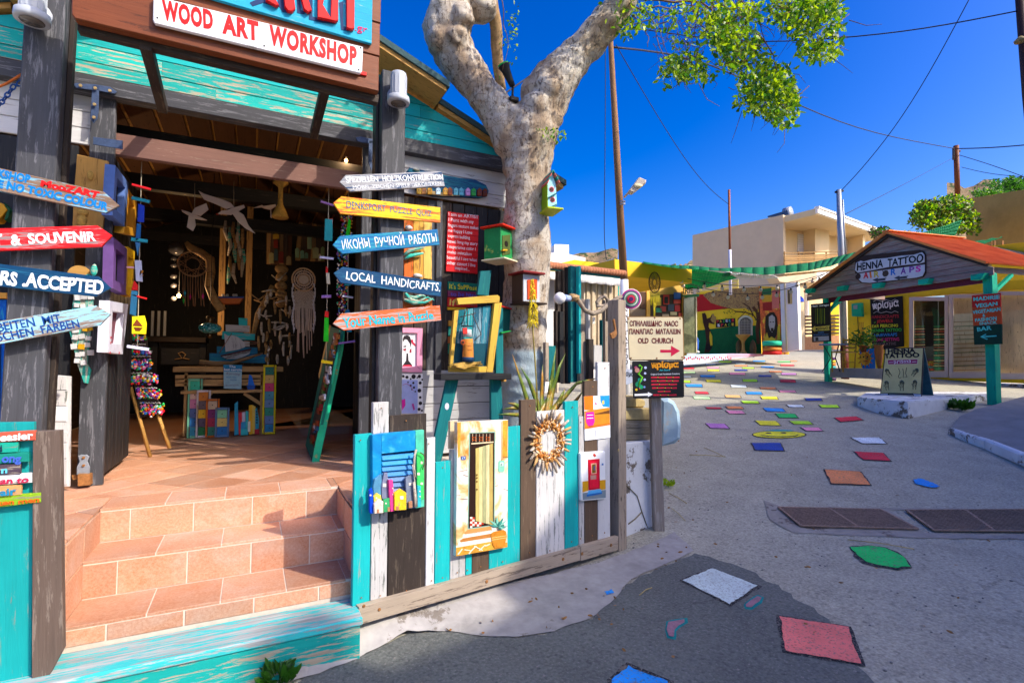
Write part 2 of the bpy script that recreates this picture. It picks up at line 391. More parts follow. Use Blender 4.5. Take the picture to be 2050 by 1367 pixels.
def drape(pix, mat, name, parent=street, dz=.004, step=.06, amp=.006, grid=.35, pts=None, hf=None, **kw):
    """thin sheet lying on the ground inside an outline"""
    P = pts or [G(*p).xy for p in pix]; P = ragged([tuple(p) for p in P], step, amp, random.uniform(0, 50))
    bm = bmesh.new(); vv = [bm.verts.new((p[0], p[1], 0)) for p in P]; bm.faces.new(vv)
    bmesh.ops.triangulate(bm, faces=bm.faces[:])
    for _ in range(7):
        es = [e for e in bm.edges if e.calc_length() > grid]
        if not es: break
        bmesh.ops.subdivide_edges(bm, edges=es, cuts=1); bmesh.ops.triangulate(bm, faces=[f for f in bm.faces if len(f.verts) > 3])
    for v in bm.verts: v.co.z = gz(v.co.x, v.co.y)+dz+(hf(v.co) if hf else 0)
    for f in bm.faces:
        f.normal_update()
        if f.normal.z < 0: f.normal_flip()
    me = bpy.data.meshes.new('m'); bm.to_mesh(me); bm.free()
    return put(name, me, Matrix.Identity(4), mat, parent, **kw)
FF = Fr((.5, 2.6, 0), (math.cos(math.radians(12.5)), math.sin(math.radians(12.5)), 0))
_ba = FF.P((722, 1251)); _bb = FF.P((1250, 1100)); _ua = (_ba-FF.o).dot(FF.a); _ub = (_bb-FF.o).dot(FF.a)
def apron_h(p):                                   # the apron is ramped up against the foot of the fence
    q = Vector((p[0], p[1], 0))-FF.o; u = q.dot(FF.a); d = q.dot(FF.n); t = min(1.25, max(0, (u-_ua)/(_ub-_ua)))
    zb = _ba.z+(_bb.z-_ba.z)*min(1, t); X_ = FF.W(u, 0); h = max(0, zb+.004-gz(X_.x, X_.y))
    return h*max(0, 1-max(0, d)/(.13+.3*t))**1.3
zt()
asph = drape([(300, 1500), (640, 1345), (735, 1306), (820, 1268), (900, 1262), (985, 1275), (1035, 1277), (1110, 1262), (1180, 1238), (1225, 1200), (1262, 1165), (1390, 1108), (1480, 1134), (1555, 1172), (1640, 1228), (1700, 1290), (1750, 1367), (1800, 1480), (1500, 1900), (600, 2000)],
      ASPH, 'asphalt_patch', None, .004, .05, .03, kind='structure', label='dark asphalt patch at the foot of the street')
apron = drape([(560, 1372), (600, 1330), (722, 1262), (1000, 1185), (1253, 1110), (1350, 1066), (1390, 1104), (1265, 1160), (1232, 1200), (1180, 1240), (1110, 1266), (1035, 1279), (985, 1277), (900, 1266), (815, 1272), (735, 1310), (640, 1350)],
      APRON, 'cement_apron', None, .008, .05, .012, .12, hf=apron_h, kind='structure', label='smooth pale cement apron along the foot of the board fence')
# painted squares: pixel centre, width, height, skew
PC = dict(lime=(.33, .6, .02), blue=(.01, .2, .55), green=(.01, .38, .08), salmon=(.8, .2, .07), yellow=(.8, .55, .02), white=(.55, .6, .72), crimson=(.5, .02, .04),
          pink=(.65, .2, .3), navy=(.01, .04, .25), palegreen=(.4, .75, .3), violet=(.35, .14, .36), orange=(.85, .35, .12), rose=(.8, .14, .12), ice=(.4, .46, .44))
PC = {k: tuple(min(.9, x*1.5) for x in v) for k, v in PC.items()}
def roadpaint(name, col, cover=.58):                 # thin worn paint: the grain of the road comes through
    m, nt, b = _m('road_paint_'+name); v = node(nt, 'ShaderNodeTexCoord').outputs['Object']
    c = ramp(nt, nz(nt, v, 4, 5, .6), [(.3, mul(col, .78)), (.7, mul(col, 1.12))])
    vo = node(nt, 'ShaderNodeTexVoronoi'); vo.inputs['Scale'].default_value = 46; nt.links.new(v, vo.inputs['Vector'])
    c = mixc(nt, ramp(nt, vo.outputs['Distance'], [(.1, .7), (.32, 0.0)]), c, mul(col, .35))
    c = mixc(nt, ramp(nt, nz(nt, v, 75, 5, .8), [(cover-.03, 0.0), (cover+.03, .9)]), c, (.2, .18, .15))
    c = mixc(nt, ramp(nt, nz(nt, v, 9, 8, .75), [(cover+.02, 0.0), (cover+.08, .85)]), c, (.17, .15, .13))
    nt.links.new(c, b.inputs['Base Color']); b.inputs['Roughness'].default_value = .85; b.inputs['Specular IOR Level'].default_value = .2; bump(nt, b, nz(nt, v, 60, 4, .7), .6, .005); return m
PM = {k: roadpaint(k, v) for k, v in PC.items()}
OUTL = roadpaint('outline', (.02, .022, .028), .54)
zt(1330, 660, 5.5405)
SQ = [(675,358,150,18,'lime'),(1050,350,150,14,'blue'),(1330,357,150,12,'green'),(1435,350,80,10,'salmon'),(1065,377,120,16,'yellow'),(845,377,120,16,'white'),(515,387,120,16,'white'),(850,402,150,16,'salmon'),(1365,397,160,18,'crimson'),(1145,416,150,18,'blue'),(930,427,140,16,'lime'),(540,423,140,18,'pink'),(250,430,170,18,'crimson'),(545,453,140,20,'yellow'),(850,451,150,20,'navy'),(1235,468,150,18,'salmon'),(255,478,190,22,'palegreen'),(810,490,190,28,'pink'),(1380,493,180,24,'violet'),(480,517,180,26,'blue'),(1115,516,155,22,'navy'),(220,525,180,22,'white'),(545,570,180,32,'yellow'),(950,566,180,32,'lime'),(1370,573,190,36,'crimson'),(200,577,200,24,'lime'),(330,622,205,36,'blue'),(825,630,195,32,'white'),(1150,652,205,24,'salmon'),(1365,687,215,26,'pink'),(415,703,170,30,'crimson'),(995,707,205,32,'blue'),(760,743,200,32,'orange'),(415,758,215,36,'palegreen'),(1165,760,220,34,'yellow'),(1655,777,220,34,'navy'),(955,808,230,32,'lime'),(545,873,210,22,'crimson'),(780,868,225,32,'salmon'),(1455,850,220,32,'white'),(1830,853,260,38,'lime'),(1220,892,270,44,'blue'),(790,920,240,40,'pink'),(1360,958,280,56,'green'),(1150,1040,310,60,'yellow'),(1520,1035,290,44,'lime'),(590,1072,290,64,'violet'),(1640,1108,280,44,'pink')]
quads = []
for cx, cy, ww, hh, c in SQ:
    sk = (cy-420)/680*ww*.22; h2 = hh/2; w2 = (ww-abs(sk))/2
    quads.append(([(cx-w2-sk/2, cy-h2), (cx+w2-sk/2, cy-h2+hh*.08), (cx+w2+sk/2, cy+h2), (cx-w2+sk/2, cy+h2-hh*.08)], c, (1330, 660, 5.5405)))
Z2 = (1330, 680, 1.99)
quads += [([(672,312),(765,306),(798,322),(700,330)], 'crimson', Z2), ([(738,391),(860,390),(892,417),(785,416)], 'white', Z2), ([(750,446),(875,452),(908,487),(790,481)], 'crimson', Z2),
          ([(632,517),(785,526),(828,583),(662,577)], 'salmon', Z2), ([(342,412),(465,412),(482,446),(360,443)], 'navy', Z2),
          ([(58,962),(188,909),(388,985),(265,1068)], 'ice', Z2), ([(445,1099),(742,1145),(802,1306),(472,1250)], 'rose', Z2),
          ([(1215-1330, 1362-680), (1255-1330, 1328-680), (1350-1330, 1366-680), (1330-1330, 1430-680), (1225-1330, 1410-680)], 'blue', (1330, 680, 1.0))]
for q, c, z in quads:
    zt(*z); P = [G(*p).xy for p in q]; ce = sum(P, Vector((0, 0)))/len(P)
    r = (P[0]-ce).length; k = max(.84, 1-.021/r)
    o = drape(None, OUTL, 'painted_square', street, .006, .03, .008, .3, pts=P)
    o['label'] = {'ice': 'pale blue', 'rose': 'dark pink', 'navy': 'dark blue', 'palegreen': 'pale green'}.get(c, c)+' painted square with a black outline'
    drape(None, PM[c], 'paint_fill', o, .010, .025, .009, .3, pts=[ce+(p-ce)*k for p in P])
zt(*Z2)
o = drape([(735,825),(815,821),(880,828),(930,848),(970,880),(988,912),(930,920),(850,907),(795,893),(760,865)], OUTL, 'painted_square', street, .006, .05, .02); o['label'] = 'ragged round green painted patch'
drape([(740,829),(815,825),(878,832),(926,852),(964,882),(980,908),(930,914),(853,902),(800,888),(768,862)], PM['green'], 'paint_fill', o, .010, .05, .02)
def ell(cx, cy, rx, ry, n=22): return [(cx+rx*math.cos(6.2832*i/n), cy+ry*math.sin(6.2832*i/n)) for i in range(n)]
o = drape(ell(457, 379, 110, 15.5), OUTL, 'painted_face', street, .006, .1, .01); o['label'] = 'yellow smiling face painted on the street with a blue cap'
drape(ell(457, 380, 104, 13.5), PM['yellow'], 'paint_fill', o, .010, .1, .008)
drape([(400,366),(430,362.5),(480,362),(520,365),(505,368),(430,368)], paint('road_paint_teal', (.02, .3, .32), .2, .8), 'cap', o, .014, .1, .005)
for e in ((415, 375), (475, 374)): drape(ell(e[0], e[1], 12, 2.6, 10), OUTL, 'eye', o, .014, .1, .003)
drape([(385,383),(420,387),(470,388.5),(520,386),(532,381),(536,382),(524,388.5),(470,391),(415,389.5),(380,384)], OUTL, 'mouth', o, .014, .1, .003)
FOOT = paint('road_paint_faded_pink', (.3, .16, .2), .3, .9, 20); FT = paint('road_paint_faded_teal', (.01, .22, .22), .3, .9, 20)
for q, q2 in (([(8,1125),(40,1118),(90,1110),(93,1130),(62,1150),(48,1165),(45,1200),(10,1192),(3,1160)], [(16,1130),(42,1125),(82,1119),(82,1132),(55,1146),(40,1162),(38,1190),(16,1186),(10,1160)]),
              ([(318,1060),(340,1038),(372,1018),(400,1030),(388,1052),(370,1062),(350,1078),(322,1076)], [(326,1060),(344,1043),(372,1026),(390,1033),(380,1048),(364,1056),(346,1070),(328,1070)])):
    o = drape(q, FT, 'painted_footprint', street, .006, .04, .01); o['label'] = 'faded pink footprint painted with a teal edge'; drape(q2, FOOT, 'paint_fill', o, .010, .04, .01)
for q in ([(990,562),(1030,557),(1060,570),(1098,590),(1060,592),(1010,580)], [(-240, 1010), (-215, 1000), (-205, 1012), (-225, 1022)]):
    drape(q, PM['blue'], 'paint_splash', street, .012, .02, .03)
# drain gratings
DRAIN = paint('rusty_iron', (.3, .19, .13), .4, .7, 20, b_=.5)
for gi, (q, lb) in enumerate((([(455,675),(862,684),(1010,762),(545,750)], 'rusty ribbed drain grating in the middle of the street'), ([(965,687),(1433,684),(1560,772),(1075,768)], 'rusty ribbed drain grating cut off by the right edge of the picture'))):
    zt(*Z2); P = [G(*p) for p in q]; zt(1330, 680, 1.0)
    t = T('drain_grating', lb, 'drain', (P[0]+P[2])/2, 'drain gratings across the street')
    ce = (P[0]+P[1]+P[2]+P[3])/4
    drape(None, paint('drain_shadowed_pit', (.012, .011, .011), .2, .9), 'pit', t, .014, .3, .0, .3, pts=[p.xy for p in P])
    nb = 26
    for i in range(-10, 26):                             # slanting ribs
        s0 = i/26; s1 = s0+.38; ta = max(0, -s0/.38); tb = min(1, (1-s0)/.38)
        if tb-ta < .05: continue
        Q = lambda t: P[0].lerp(P[1], s0+.38*t).lerp(P[3].lerp(P[2], s0+.38*t), t)
        beam(Q(ta)+Vector((0, 0, .02)), Q(tb)+Vector((0, 0, .02)), .012, .007, DRAIN, 'grating_bar', t, bev=0)
    for a, b in ((0, 1), (1, 2), (2, 3), (3, 0)): beam(P[a]+Vector((0, 0, .019)), P[b]+Vector((0, 0, .019)), .018, .010, DRAIN, 'rim', t, bev=0)
    beam(P[0].lerp(P[1], .5)+Vector((0, 0, .018)), P[3].lerp(P[2], .5)+Vector((0, 0, .018)), .02, .010, DRAIN, 'cross_bar', t, bev=0)
# cement collar round the drains
drape([(425+1330, 0)], ASPH, 'x', None) if False else None
zt(*Z2)
drape([(395,640),(470,668),(900,672),(1440,676),(1700,690),(1700,700),(960,680),(890,680),(1035,770),(1560,784),(1560,800),(980,790),(520,772),(420,720)], paint('grey_drain_surround', (.3, .27, .23), .2, .9, 4, chip=(.15, .12, .1), chipw=.2, b_=.5), 'cement_collar', street, .006, .1, .02)
# ------------------------------------------------------------------ tiled terrace and steps
zt()
def tilemat():
    m, nt, b = _m('terracotta_tile'); v = coords(nt, (1, 1, 1)); oi = node(nt, 'ShaderNodeObjectInfo')
    n = nz(nt, v, 5, 4, .6, .8); n2 = nz(nt, v, 90, 4, .8); n3 = nz(nt, v, 1.8, 3, .5, .5)
    c = ramp(nt, n, [(.3, (.56, .19, .06)), (.5, (.62, .28, .13)), (.7, (.66, .46, .35))])
    c2 = ramp(nt, n3, [(.35, (.54, .2, .09)), (.62, (.6, .36, .26))]); c = mixc(nt, .45, c, c2)
    c = mixc(nt, .45, c, ramp(nt, n2, [(.35, (.42, .13, .05)), (.65, (.7, .46, .33))])); c = mixc(nt, ramp(nt, nz(nt, v, 2.6, 7, .7), [(.52, 0.0), (.7, .35)]), c, (.5, .42, .36))
    mr = node(nt, 'ShaderNodeMapRange'); mr.inputs[3].default_value = .74; mr.inputs[4].default_value = 1.15; nt.links.new(oi.outputs['Random'], mr.inputs[0])
    hv = node(nt, 'ShaderNodeHueSaturation'); nt.links.new(mr.outputs[0], hv.inputs['Value']); nt.links.new(c, hv.inputs['Color'])
    nt.links.new(hv.outputs[0], b.inputs['Base Color']); b.inputs['Roughness'].default_value = .55; bump(nt, b, n2, .2, .002); return m
TILE = tilemat(); GROUT = paint('pale_grout', (.66, .56, .46), .1, .9, 30)
ZF = .77; XL, XR = -.66, .475
terr = T('terrace', 'raised shop terrace with terracotta tiles and three steps', 'terrace', (0, 3.4, 0)); terr['kind'] = 'structure'
for c, s in (((-2.3, 6.1, .382), (3.27, 6.72, .77)), ((1.18, 6.35, .382), (1.4, 6.22, .77)), ((-.09, 6.37, .382), (1.13, 6.234, .77))): box(c, s, GROUT, 'foundation', terr, bev=0)
for k, (z, y) in enumerate(((ZF-.165, 2.98), (ZF-.33, 2.70))): box((-.09, (y-.009+3.262)/2, (z-.003)/2), (1.128, 3.262-y+.009, z-.003), GROUT, 'step_core', terr, bev=0)
def tile_poly(P, nrm, o, name='tile', th=.012):
    """flat tile from world corner points, pushed out along nrm"""
    P = [Vector(p) for p in P]; c = sum(P, Vector())/len(P); z = Vector(nrm); x = (P[1]-P[0]).normalized(); y = z.cross(x)
    loc = [((p-c).dot(x), (p-c).dot(y)) for p in P]
    sh = []; cc = Vector((0, 0))
    for q in loc:
        v = Vector(q); l = v.length; sh.append(tuple(v*(1-.0035/l)))
    return put(name, finish(prism(sh, th, .002)), basis(c-z*.0, x, y, z), TILE, o)
for Y, z1, z0, xr in ((3.262, ZF, ZF-.165, [200, 262, 388, 505, 612.5, 675]), (2.98, ZF-.165, ZF-.33, [168.6, 236, 375, 502, 618.5, 689]), (2.70, ZF-.33, .36, [133, 215, 369.5, 508, 637, 703])):
    f = FY(Y); yy = f.P; us = []
    for x in xr:
        ym = {3.262: 1030, 2.98: 1135, 2.70: 1215}[Y]; us.append(f.uv((x, ym))[0])
    us[0] = XL+.002; us[-1] = XR-.002
    for a, b in zip(us, us[1:]): tile_poly([(a, Y, z0), (b, Y, z0), (b, Y, z1-.014), (a, Y, z1-.014)], (0, -1, 0), terr)
for Yf, Yb, z, xr, ym in ((2.688, 2.968, ZF-.33, [100, 293, 441, 573, 692, 760], 1215), (2.968, 3.25, ZF-.165, [100, 311, 443.5, 564.5, 676, 760], 1100), (3.25, 3.51, ZF, [100, 331, 450.5, 561, 663, 760], 1000)):
    us = [pz(x, {1215: (1228, 1228, 1202, 1177, 1155, 1150), 1100: (1107, 1107, 1088, 1071, 1056, 1050), 1000: (1005, 1005.6, 993, 982, 972.8, 965)}[ym][i], z).x for i, x in enumerate(xr)]
    us[0] = XL+.001; us[-1] = XR-.001
    for a, b in zip(us, us[1:]):
        if b-a > .01: tile_poly([(a, Yf, z-.012), (b, Yf, z-.012), (b, Yb, z-.012), (a, Yb, z-.012)], (0, 0, 1), terr)
for x, sx in ((XL, 1), (XR, -1)):
    for (y0, y1, za, zb) in ((2.98, 3.25, .60, ZF-.012), (2.72, 2.97, .60, ZF-.012), (2.72, 2.97, .44, .597)):
        tile_poly([(x, y0, za), (x, y1, za), (x, y1, zb), (x, y0, zb)] if sx > 0 else [(x, y1, za), (x, y0, za), (x, y0, zb), (x, y1, zb)], (sx, 0, 0), terr, th=.006)
for x0, x1 in ((-1.0, XL+.006), (XR-.006, .8)):
    for za, zb in ((.2, .48), (.485, ZF-.012)): tile_poly([(x0, 2.738, za), (x1, 2.738, za), (x1, 2.738, zb), (x0, 2.738, zb)], (0, -1, 0), terr)
def clip(P, inside, cut):
    out = []
    for i in range(len(P)):
        a = P[i]; b = P[(i+1) % len(P)]; ia = inside(a); ib = inside(b)
        if ia: out.append(a)
        if ia != ib: out.append(cut(a, b))
    return out
def clip_rect(P, x0, x1, y0, y1):
    def at_(a, b, i, v): t = (v-a[i])/(b[i]-a[i]); return (a[0]+(b[0]-a[0])*t, a[1]+(b[1]-a[1])*t)
    for i, v, s in ((0, x0, 1), (0, x1, -1), (1, y0, 1), (1, y1, -1)):
        P = clip(P, lambda p: (p[i]-v)*s >= 0, lambda a, b: at_(a, b, i, v))
        if len(P) < 3: return None
    return P
s = .277
for i in range(-22, 40):
    for j in range(-4, 40):
        n0 = 2.82+.0; # grout lines at perpendicular offset n0 + k s
        c = Vector((0, 0)); e1 = Vector((.7071, .7071)); e2 = Vector((-.7071, .7071))
        o2 = e2*(n0+(j-8)*s)+e1*(i*s+.1)
        Q = [tuple(o2), tuple(o2+e1*s), tuple(o2+e1*s+e2*s), tuple(o2+e2*s)]
        for rx in ((-1.45, XL, 2.74, 3.51), (-1.45, XR+.6, 3.51, 5.6), (XR, 1.1, 2.74, 3.51)):
            q = clip_rect(Q, *rx)
            if q:
                ar = abs(sum(q[k][0]*q[(k+1) % len(q)][1]-q[(k+1) % len(q)][0]*q[k][1] for k in range(len(q))))/2
                if ar > .003: tile_poly([(p[0], p[1], ZF-.012) for p in q], (0, 0, 1), terr)
fl = box((0, 7.55, ZF-.008), (3.4, 3.9, .01), TILE, 'inner_floor', terr, bev=0)
# turquoise plank step in front
ps = T('plank_step', 'worn turquoise plank step below the terracotta steps', 'step', (-.2, 2.57, .1))
MST = wood('faded_turquoise_plank', (.03, .42, .42), (.36, .38, .37), .4, .22)
box((-.75, 2.555, .334), (2.45, .23, .036), MST, 'tread_board', ps, bev=.006)
box((-.75, 2.463, .205), (2.43, .03, .218), TEALW, 'riser_board', ps)
box((.452, 2.57, .205), (.03, .18, .218), TEALW, 'end_board', ps)

# ------------------------------------------------------------------ the shop
shop = T('workshop_building', 'wooden craft workshop with black timber front and turquoise gable', 'shop', (0, 4, ZF))
F0 = FY(3.9)
ROOFZ = lambda X: 4.02-.4*abs(X)
ROOFM = paint('green_grey_roofing_felt', (.045, .09, .1), .25, .95, 60, b_=.6)
# gable boards
k = 0; z = 3.205
while z < 4.0:
    zt_ = z+.103
    def xe(zz): return min(2.35, (4.0-zz)/.4)
    a, b = xe(z), xe(zt_)
    if b > .1 or a > .1:
        ends = [-a, -.25-.3*(k % 2), .8+.5*((k*7) % 3)/3, a]
        for x0, x1 in zip(ends, ends[1:]):
            if x1-x0 < .05: continue
            L = [(x0, z), (x1, z), (x1 if x1 < a else b, zt_-.004), (x0 if x0 > -a else -b, zt_-.004)]
            slabuv(F0, L, .022, TEALW if z < 3.35 and x0 < .7 else TEAL, 'gable_board', shop, 0, ax='h', bev=.003)
    z += .103; k += 1
# roof slabs
for sx in (-1, 1):
    for (xa, xb, ya, yb) in ((0, 1.27, 3.58, 9.2), (1.27, 2.45, 3.83, 9.2)):
        for nm, dz, th, mt, ex in (('roof_cover', .075, .045, ROOFM, 0), ('soffit', .03, .035, PINE, -.02)):
            A = (sx*xa, ya-ex, ROOFZ(xa)+dz); B = (sx*(xb+ex), ya-ex, ROOFZ(xb+ex)+dz)
            bm = bmesh.new(); V = []
            for d in (0, -th):
                V.append([bm.verts.new((p[0], y, p[2]+d)) for p, y in ((A, ya-ex), (B, ya-ex), (B, yb), (A, yb))])
            bm.faces.new(V[0]); bm.faces.new(V[1][::-1])
            for i in range(4): bm.faces.new((V[0][i], V[1][i], V[1][(i+1) % 4], V[0][(i+1) % 4]))
            put(nm, finish(bm), Matrix.Identity(4), mt, shop)
# lintel and frame
box((-.3, 3.86, 3.145), (4.4, .09, .10), GRYBLK, 'lintel', shop)
box((-.0, 3.875, 3.2), (4.2, .1, .012), DKBRN, 'drip_board', shop)
rc(F0, 168, 195, 219, 971, .03, GRYBLK, 'door_frame', shop)
rc(F0, 722, 296, 757, 880, .03, GRYBLK, 'door_frame', shop, .0)
BEAMM = wood('dusty_brown_beam', (.17, .085, .065), (.3, .2, .15), .1, .3)
A = F0.P((222, 282)); B = F0.P((700, 363)); z = (A.z+B.z)/2
box(((A.x+B.x)/2+.0, 3.93, z), (B.x-A.x+.15, .05, .135), BEAMM, 'cross_beam', shop)
# white side panels
for (x0, x1) in ((-2.3, -.86), (.97, 1.885)):
    for i, zz in enumerate((3.05, 2.95, 2.85)):
        box(((x0+x1)/2, 3.9, zz), (x1-x0, .02, .096), WHT, 'white_board', shop)
# dark plank front right of the posts, white boards under it
for i in range(10):
    x0 = .90+i*.103
    box((x0+.05, 3.905, 2.10), (.098, .02, 1.36), (DKBRN if i % 3 else GRYBLK) if i < 5 else BLK, 'wall_plank', shop)
box((1.30, 3.89, 2.1), (.05, .03, 1.36), GRYBLK, 'window_post', shop)
for i in range(5): box((1.395, 3.9, 1.38-i*.13), (.99, .02, .125), WHT, 'white_board', shop)
# dark plank front left of the door
for i in range(11):
    x0 = -.95-(i+1)*.12
    box((x0+.06, 3.905, 1.79), (.114, .02, 2.0), BLK, 'wall_plank', shop)
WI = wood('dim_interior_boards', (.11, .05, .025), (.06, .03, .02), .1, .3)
# inner walls
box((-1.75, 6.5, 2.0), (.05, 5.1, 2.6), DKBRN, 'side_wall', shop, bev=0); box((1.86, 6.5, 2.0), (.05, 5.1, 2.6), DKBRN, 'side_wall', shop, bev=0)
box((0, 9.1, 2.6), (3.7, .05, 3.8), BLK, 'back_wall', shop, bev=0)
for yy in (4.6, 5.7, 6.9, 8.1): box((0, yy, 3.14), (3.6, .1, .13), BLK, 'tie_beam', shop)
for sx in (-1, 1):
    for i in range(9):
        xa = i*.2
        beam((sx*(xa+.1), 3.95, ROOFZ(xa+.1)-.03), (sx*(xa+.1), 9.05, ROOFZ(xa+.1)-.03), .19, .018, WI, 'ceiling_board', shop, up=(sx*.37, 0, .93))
# posts of the porch
PF = FY(3.4)
POSTM = GRYBLK
def post(nm, x0, x1, zb, zt2, lb):
    t = T(nm, lb, 'post', ((x0+x1)/2, 3.48, zb)); 
    ln = -.035 if x0 < 0 else 0
    beam(((x0+x1)/2+ln, 3.485, zb), ((x0+x1)/2, 3.485, zt2), .165, x1-x0, POSTM, 'shaft', t, up=(1, 0, 0), bev=.006)
    return t
pl = post('porch_post', -1.065, -.905, ZF, 3.75, 'grey timber porch post behind the arrow signs on the left')
beam((-.93, 3.5, ZF), (-.892, 3.5, 3.7), .05, .022, DKBRN, 'side_batten', pl, up=(1, 0, 0))
pr = post('porch_post', .735, .893, ZF, 3.45, 'grey timber porch post carrying the five left-pointing arrow signs')
box((.722, 3.53, 2.1), (.02, .1, 2.6), BLK, 'side_batten', pr)
# tie plates: joists linking the sign and the lintel
for (a, b) in (((292, 88), (326, 218)), ((655, 160), (628, 270))):
    A = FY(2.98).P(a); B = FY(3.80).P(b)
    t = beam(A, B, .05, .06, DKBRN, 'support_strut', shop)
# door leaves opened inwards, tongue and groove
def leaf(x, y0, y1, sx):
    n = 7; w_ = (y1-y0)/n
    for i in range(n): box((x, y0+w_*(i+.5), 1.80), (.035, w_-.006, 1.98), BLK, 'door_board', shop)
leaf(-.815, 3.98, 4.72, 1); leaf(.80, 3.98, 4.6, -1)
for z in (1.0, 2.55): box((-.79, 4.35, z), (.02, .7, .09), BLK, 'door_ledge', shop) if False else None
# metal fittings
IRON = paint('blue_grey_iron', (.05, .08, .16), .3, .5, 20, metal=.4)
def strap(pts, off=.005, nm='strap_hinge', m=IRON, fr=None): return slab(fr or FY(3.81), pts, .006, m, nm, shop, off)
zt(0, 0, 3.906)
strap([(565,655),(600,648),(640,655),(740,660),(860,680),(915,720),(895,735),(760,710),(720,705),(600,690)])
strap([(720,662),(775,668),(770,880),(760,930),(732,965),(705,930),(708,880)])
for q in ((627,667),(742,688),(857,708),(737,815),(732,916)): disc(FY(3.80), q, 12, .008, paint('brass_nail', (.5, .35, .15), .2, .4, metal=.5), 'nail_head', shop, off=.012, n=8)
strap([(727,1070),(960,1100),(958,1168),(727,1130)], nm='nail_plate')
zt(500, 0, 3.417)
strap([(725,940),(760,935),(880,960),(880,990),(760,975),(735,965)]); strap([(815,960),(850,965),(850,1100),(832,1170),(812,1110)])
zt(120, 560, 3.109)
t = T('post_bracket', 'rusty steel bracket at the foot of the door frame', 'bracket', pz(145/1+120-120, 1280, ZF) if False else FY(3.86).P((145, 1230)))
RUST = paint('rusty_steel', (.3, .13, .04), .4, .6, 18, b_=.4)
slab(FY(3.86), [(112,1095),(130,1088),(165,1088),(182,1100),(170,1130),(185,1165),(183,1212),(103,1212),(104,1165),(122,1130)], .008, STEEL, 'plate', t, .01)
for q in ((145,1107),(145,1156)): disc(FY(3.86), q, 8, .01, RUST, 'bolt', t, .018, n=8)
slab(FY(3.86), [(108,1212),(185,1212),(187,1278),(110,1285)], .06, RUST, 'shoe', t, .0); slab(FY(3.86), [(72,1215),(205,1212),(205,1240),(78,1245)], .03, RUST, 'flange', t, -.04)
# porch lamps
def lamp(p, fr, lb, s=1.0):
    c = fr.P(p, .085); k = .052*s
    t = T('porch_lamp', lb, 'wall lamp', c, 'cylindrical porch lamps')
    wm = paint('light_grey_plastic', (.42, .45, .5), .06, .35, 5)
    lathe(c, [(k, .07), (k*1.0, .16), (k*.9, .175), (0, .178)][::1] if False else [(0.02, -.1), (k*1.0, -.1), (k*1.35, -.1), (k*1.4, -.085), (k*1.35, -.06), (k*1.02, -.055), (k, -.05), (k, .085), (k*.92, .1), (.01, .1)], wm, 'lamp_body', t, 28)
    lathe(c, [(.0, -.103), (k*.95, -.103), (k*.95, -.101), (0, -.101)], paint('lamp_lens', (.12, .11, .1), .1, .2), 'lens', t, 24)
    for i in range(14):
        a = 6.2832*i/14; box(c+Vector((math.cos(a)*k, math.sin(a)*k, .015)), (.004, .006, .12), wm, 'rib', t, rot=a, bev=0)
    box(c+Vector((0, .052, -.02)), (.075, .075, .07), wm, 'wall_mount', t); lathe(c+Vector((0, .085, -.02)), [(.01, -.02), (k*1.1, -.02), (k*1.1, 0), (.01, 0)], wm, 'base_plate', t, axis=(0, 1, 0))
zt()
lamp((798, 178), PF, 'grey cylinder lamp on the right-hand porch post'); lamp((66, 4), PF, 'grey cylinder lamp cut off by the top of the picture on the left-hand post')
# ------------------------------------------------------------------ board fence right of the steps
fence = T('board_fence', 'fence of turquoise, white and brown upright boards beside the steps', 'fence', FF.W(1, .2))
fence['kind'] = 'thing'
zt()
def vb(x0, x1, y0, y1, mat, off=0.0, th=.022, nm='board', par=None): return rc(FF, x0, y0, x1, y1, th, mat, nm, par or fence, off)
for x0, x1, y0, y1, m in ((708,742,869,1212,TEAL),(744.5,776.5,805,1208,WHTW),(778.5,852,830,1198,DKBRN),(853.5,870,876,1178,WHT),(871.5,901,924,1172,TEAL),(902,932,899,1162,WHTW),
        (933,945,955,1157,TEAL),(946,979,900,1150,BRN),(980,1041,855,1140,TEAL),(1042.5,1072.5,800,1122,BRN),(1074,1130,822,1118,WHTW),(1131,1158,803,1100,TEAL),(1159.5,1169.5,833,1094,WHTW),(1170.5,1196,762,1088,BRN),(1197,1221,725,1082,WHT)):
    vb(x0, x1, y0, y1+14, m, random.uniform(-.004, .004))
    for yy in (y0+12, y1-16): disc(FF, ((x0+x1)/2+random.uniform(-4, 4), yy), 1.4, .003, RUST, 'nail_head', fence, .0245, n=6)
bar(FF, (718,1233), (1162,1108), 31, .035, BARE, 'base_rail', fence, .022)
bar(FF, (1163,1108), (1238,1087), 28, .035, BARE, 'base_rail', fence, .022)
for q in ((729,1213),(760,1220),(975,1164),(1128,1119),(1166,1108),(1224,1091)): disc(FF, q, 3.6, .004, RUST, 'nail_head', fence, .057, n=8)
A = FF.P((1236, 1097)); B = at(1226, 598, (A-EYE).dot(_f))
post2 = beam(A-Vector((0, 0, .1)), Vector((A.x+.02, A.y+.02, B.z)), .085, .10, BARE, 'end_post', fence, up=FF.n)
FE = Fr(A+FF.n*.05, FF.a)
slab(FE, [(1222,668),(1230,664),(1232,660),(1228,640),(1231,638),(1236,668),(1232,676),(1226,678)], .012, RUST, 'rusty_hook', fence)
disc(FE, (1239,901), 3, .004, paint('brass_nail', (.5, .35, .15)), 'nail_head', fence, n=8)

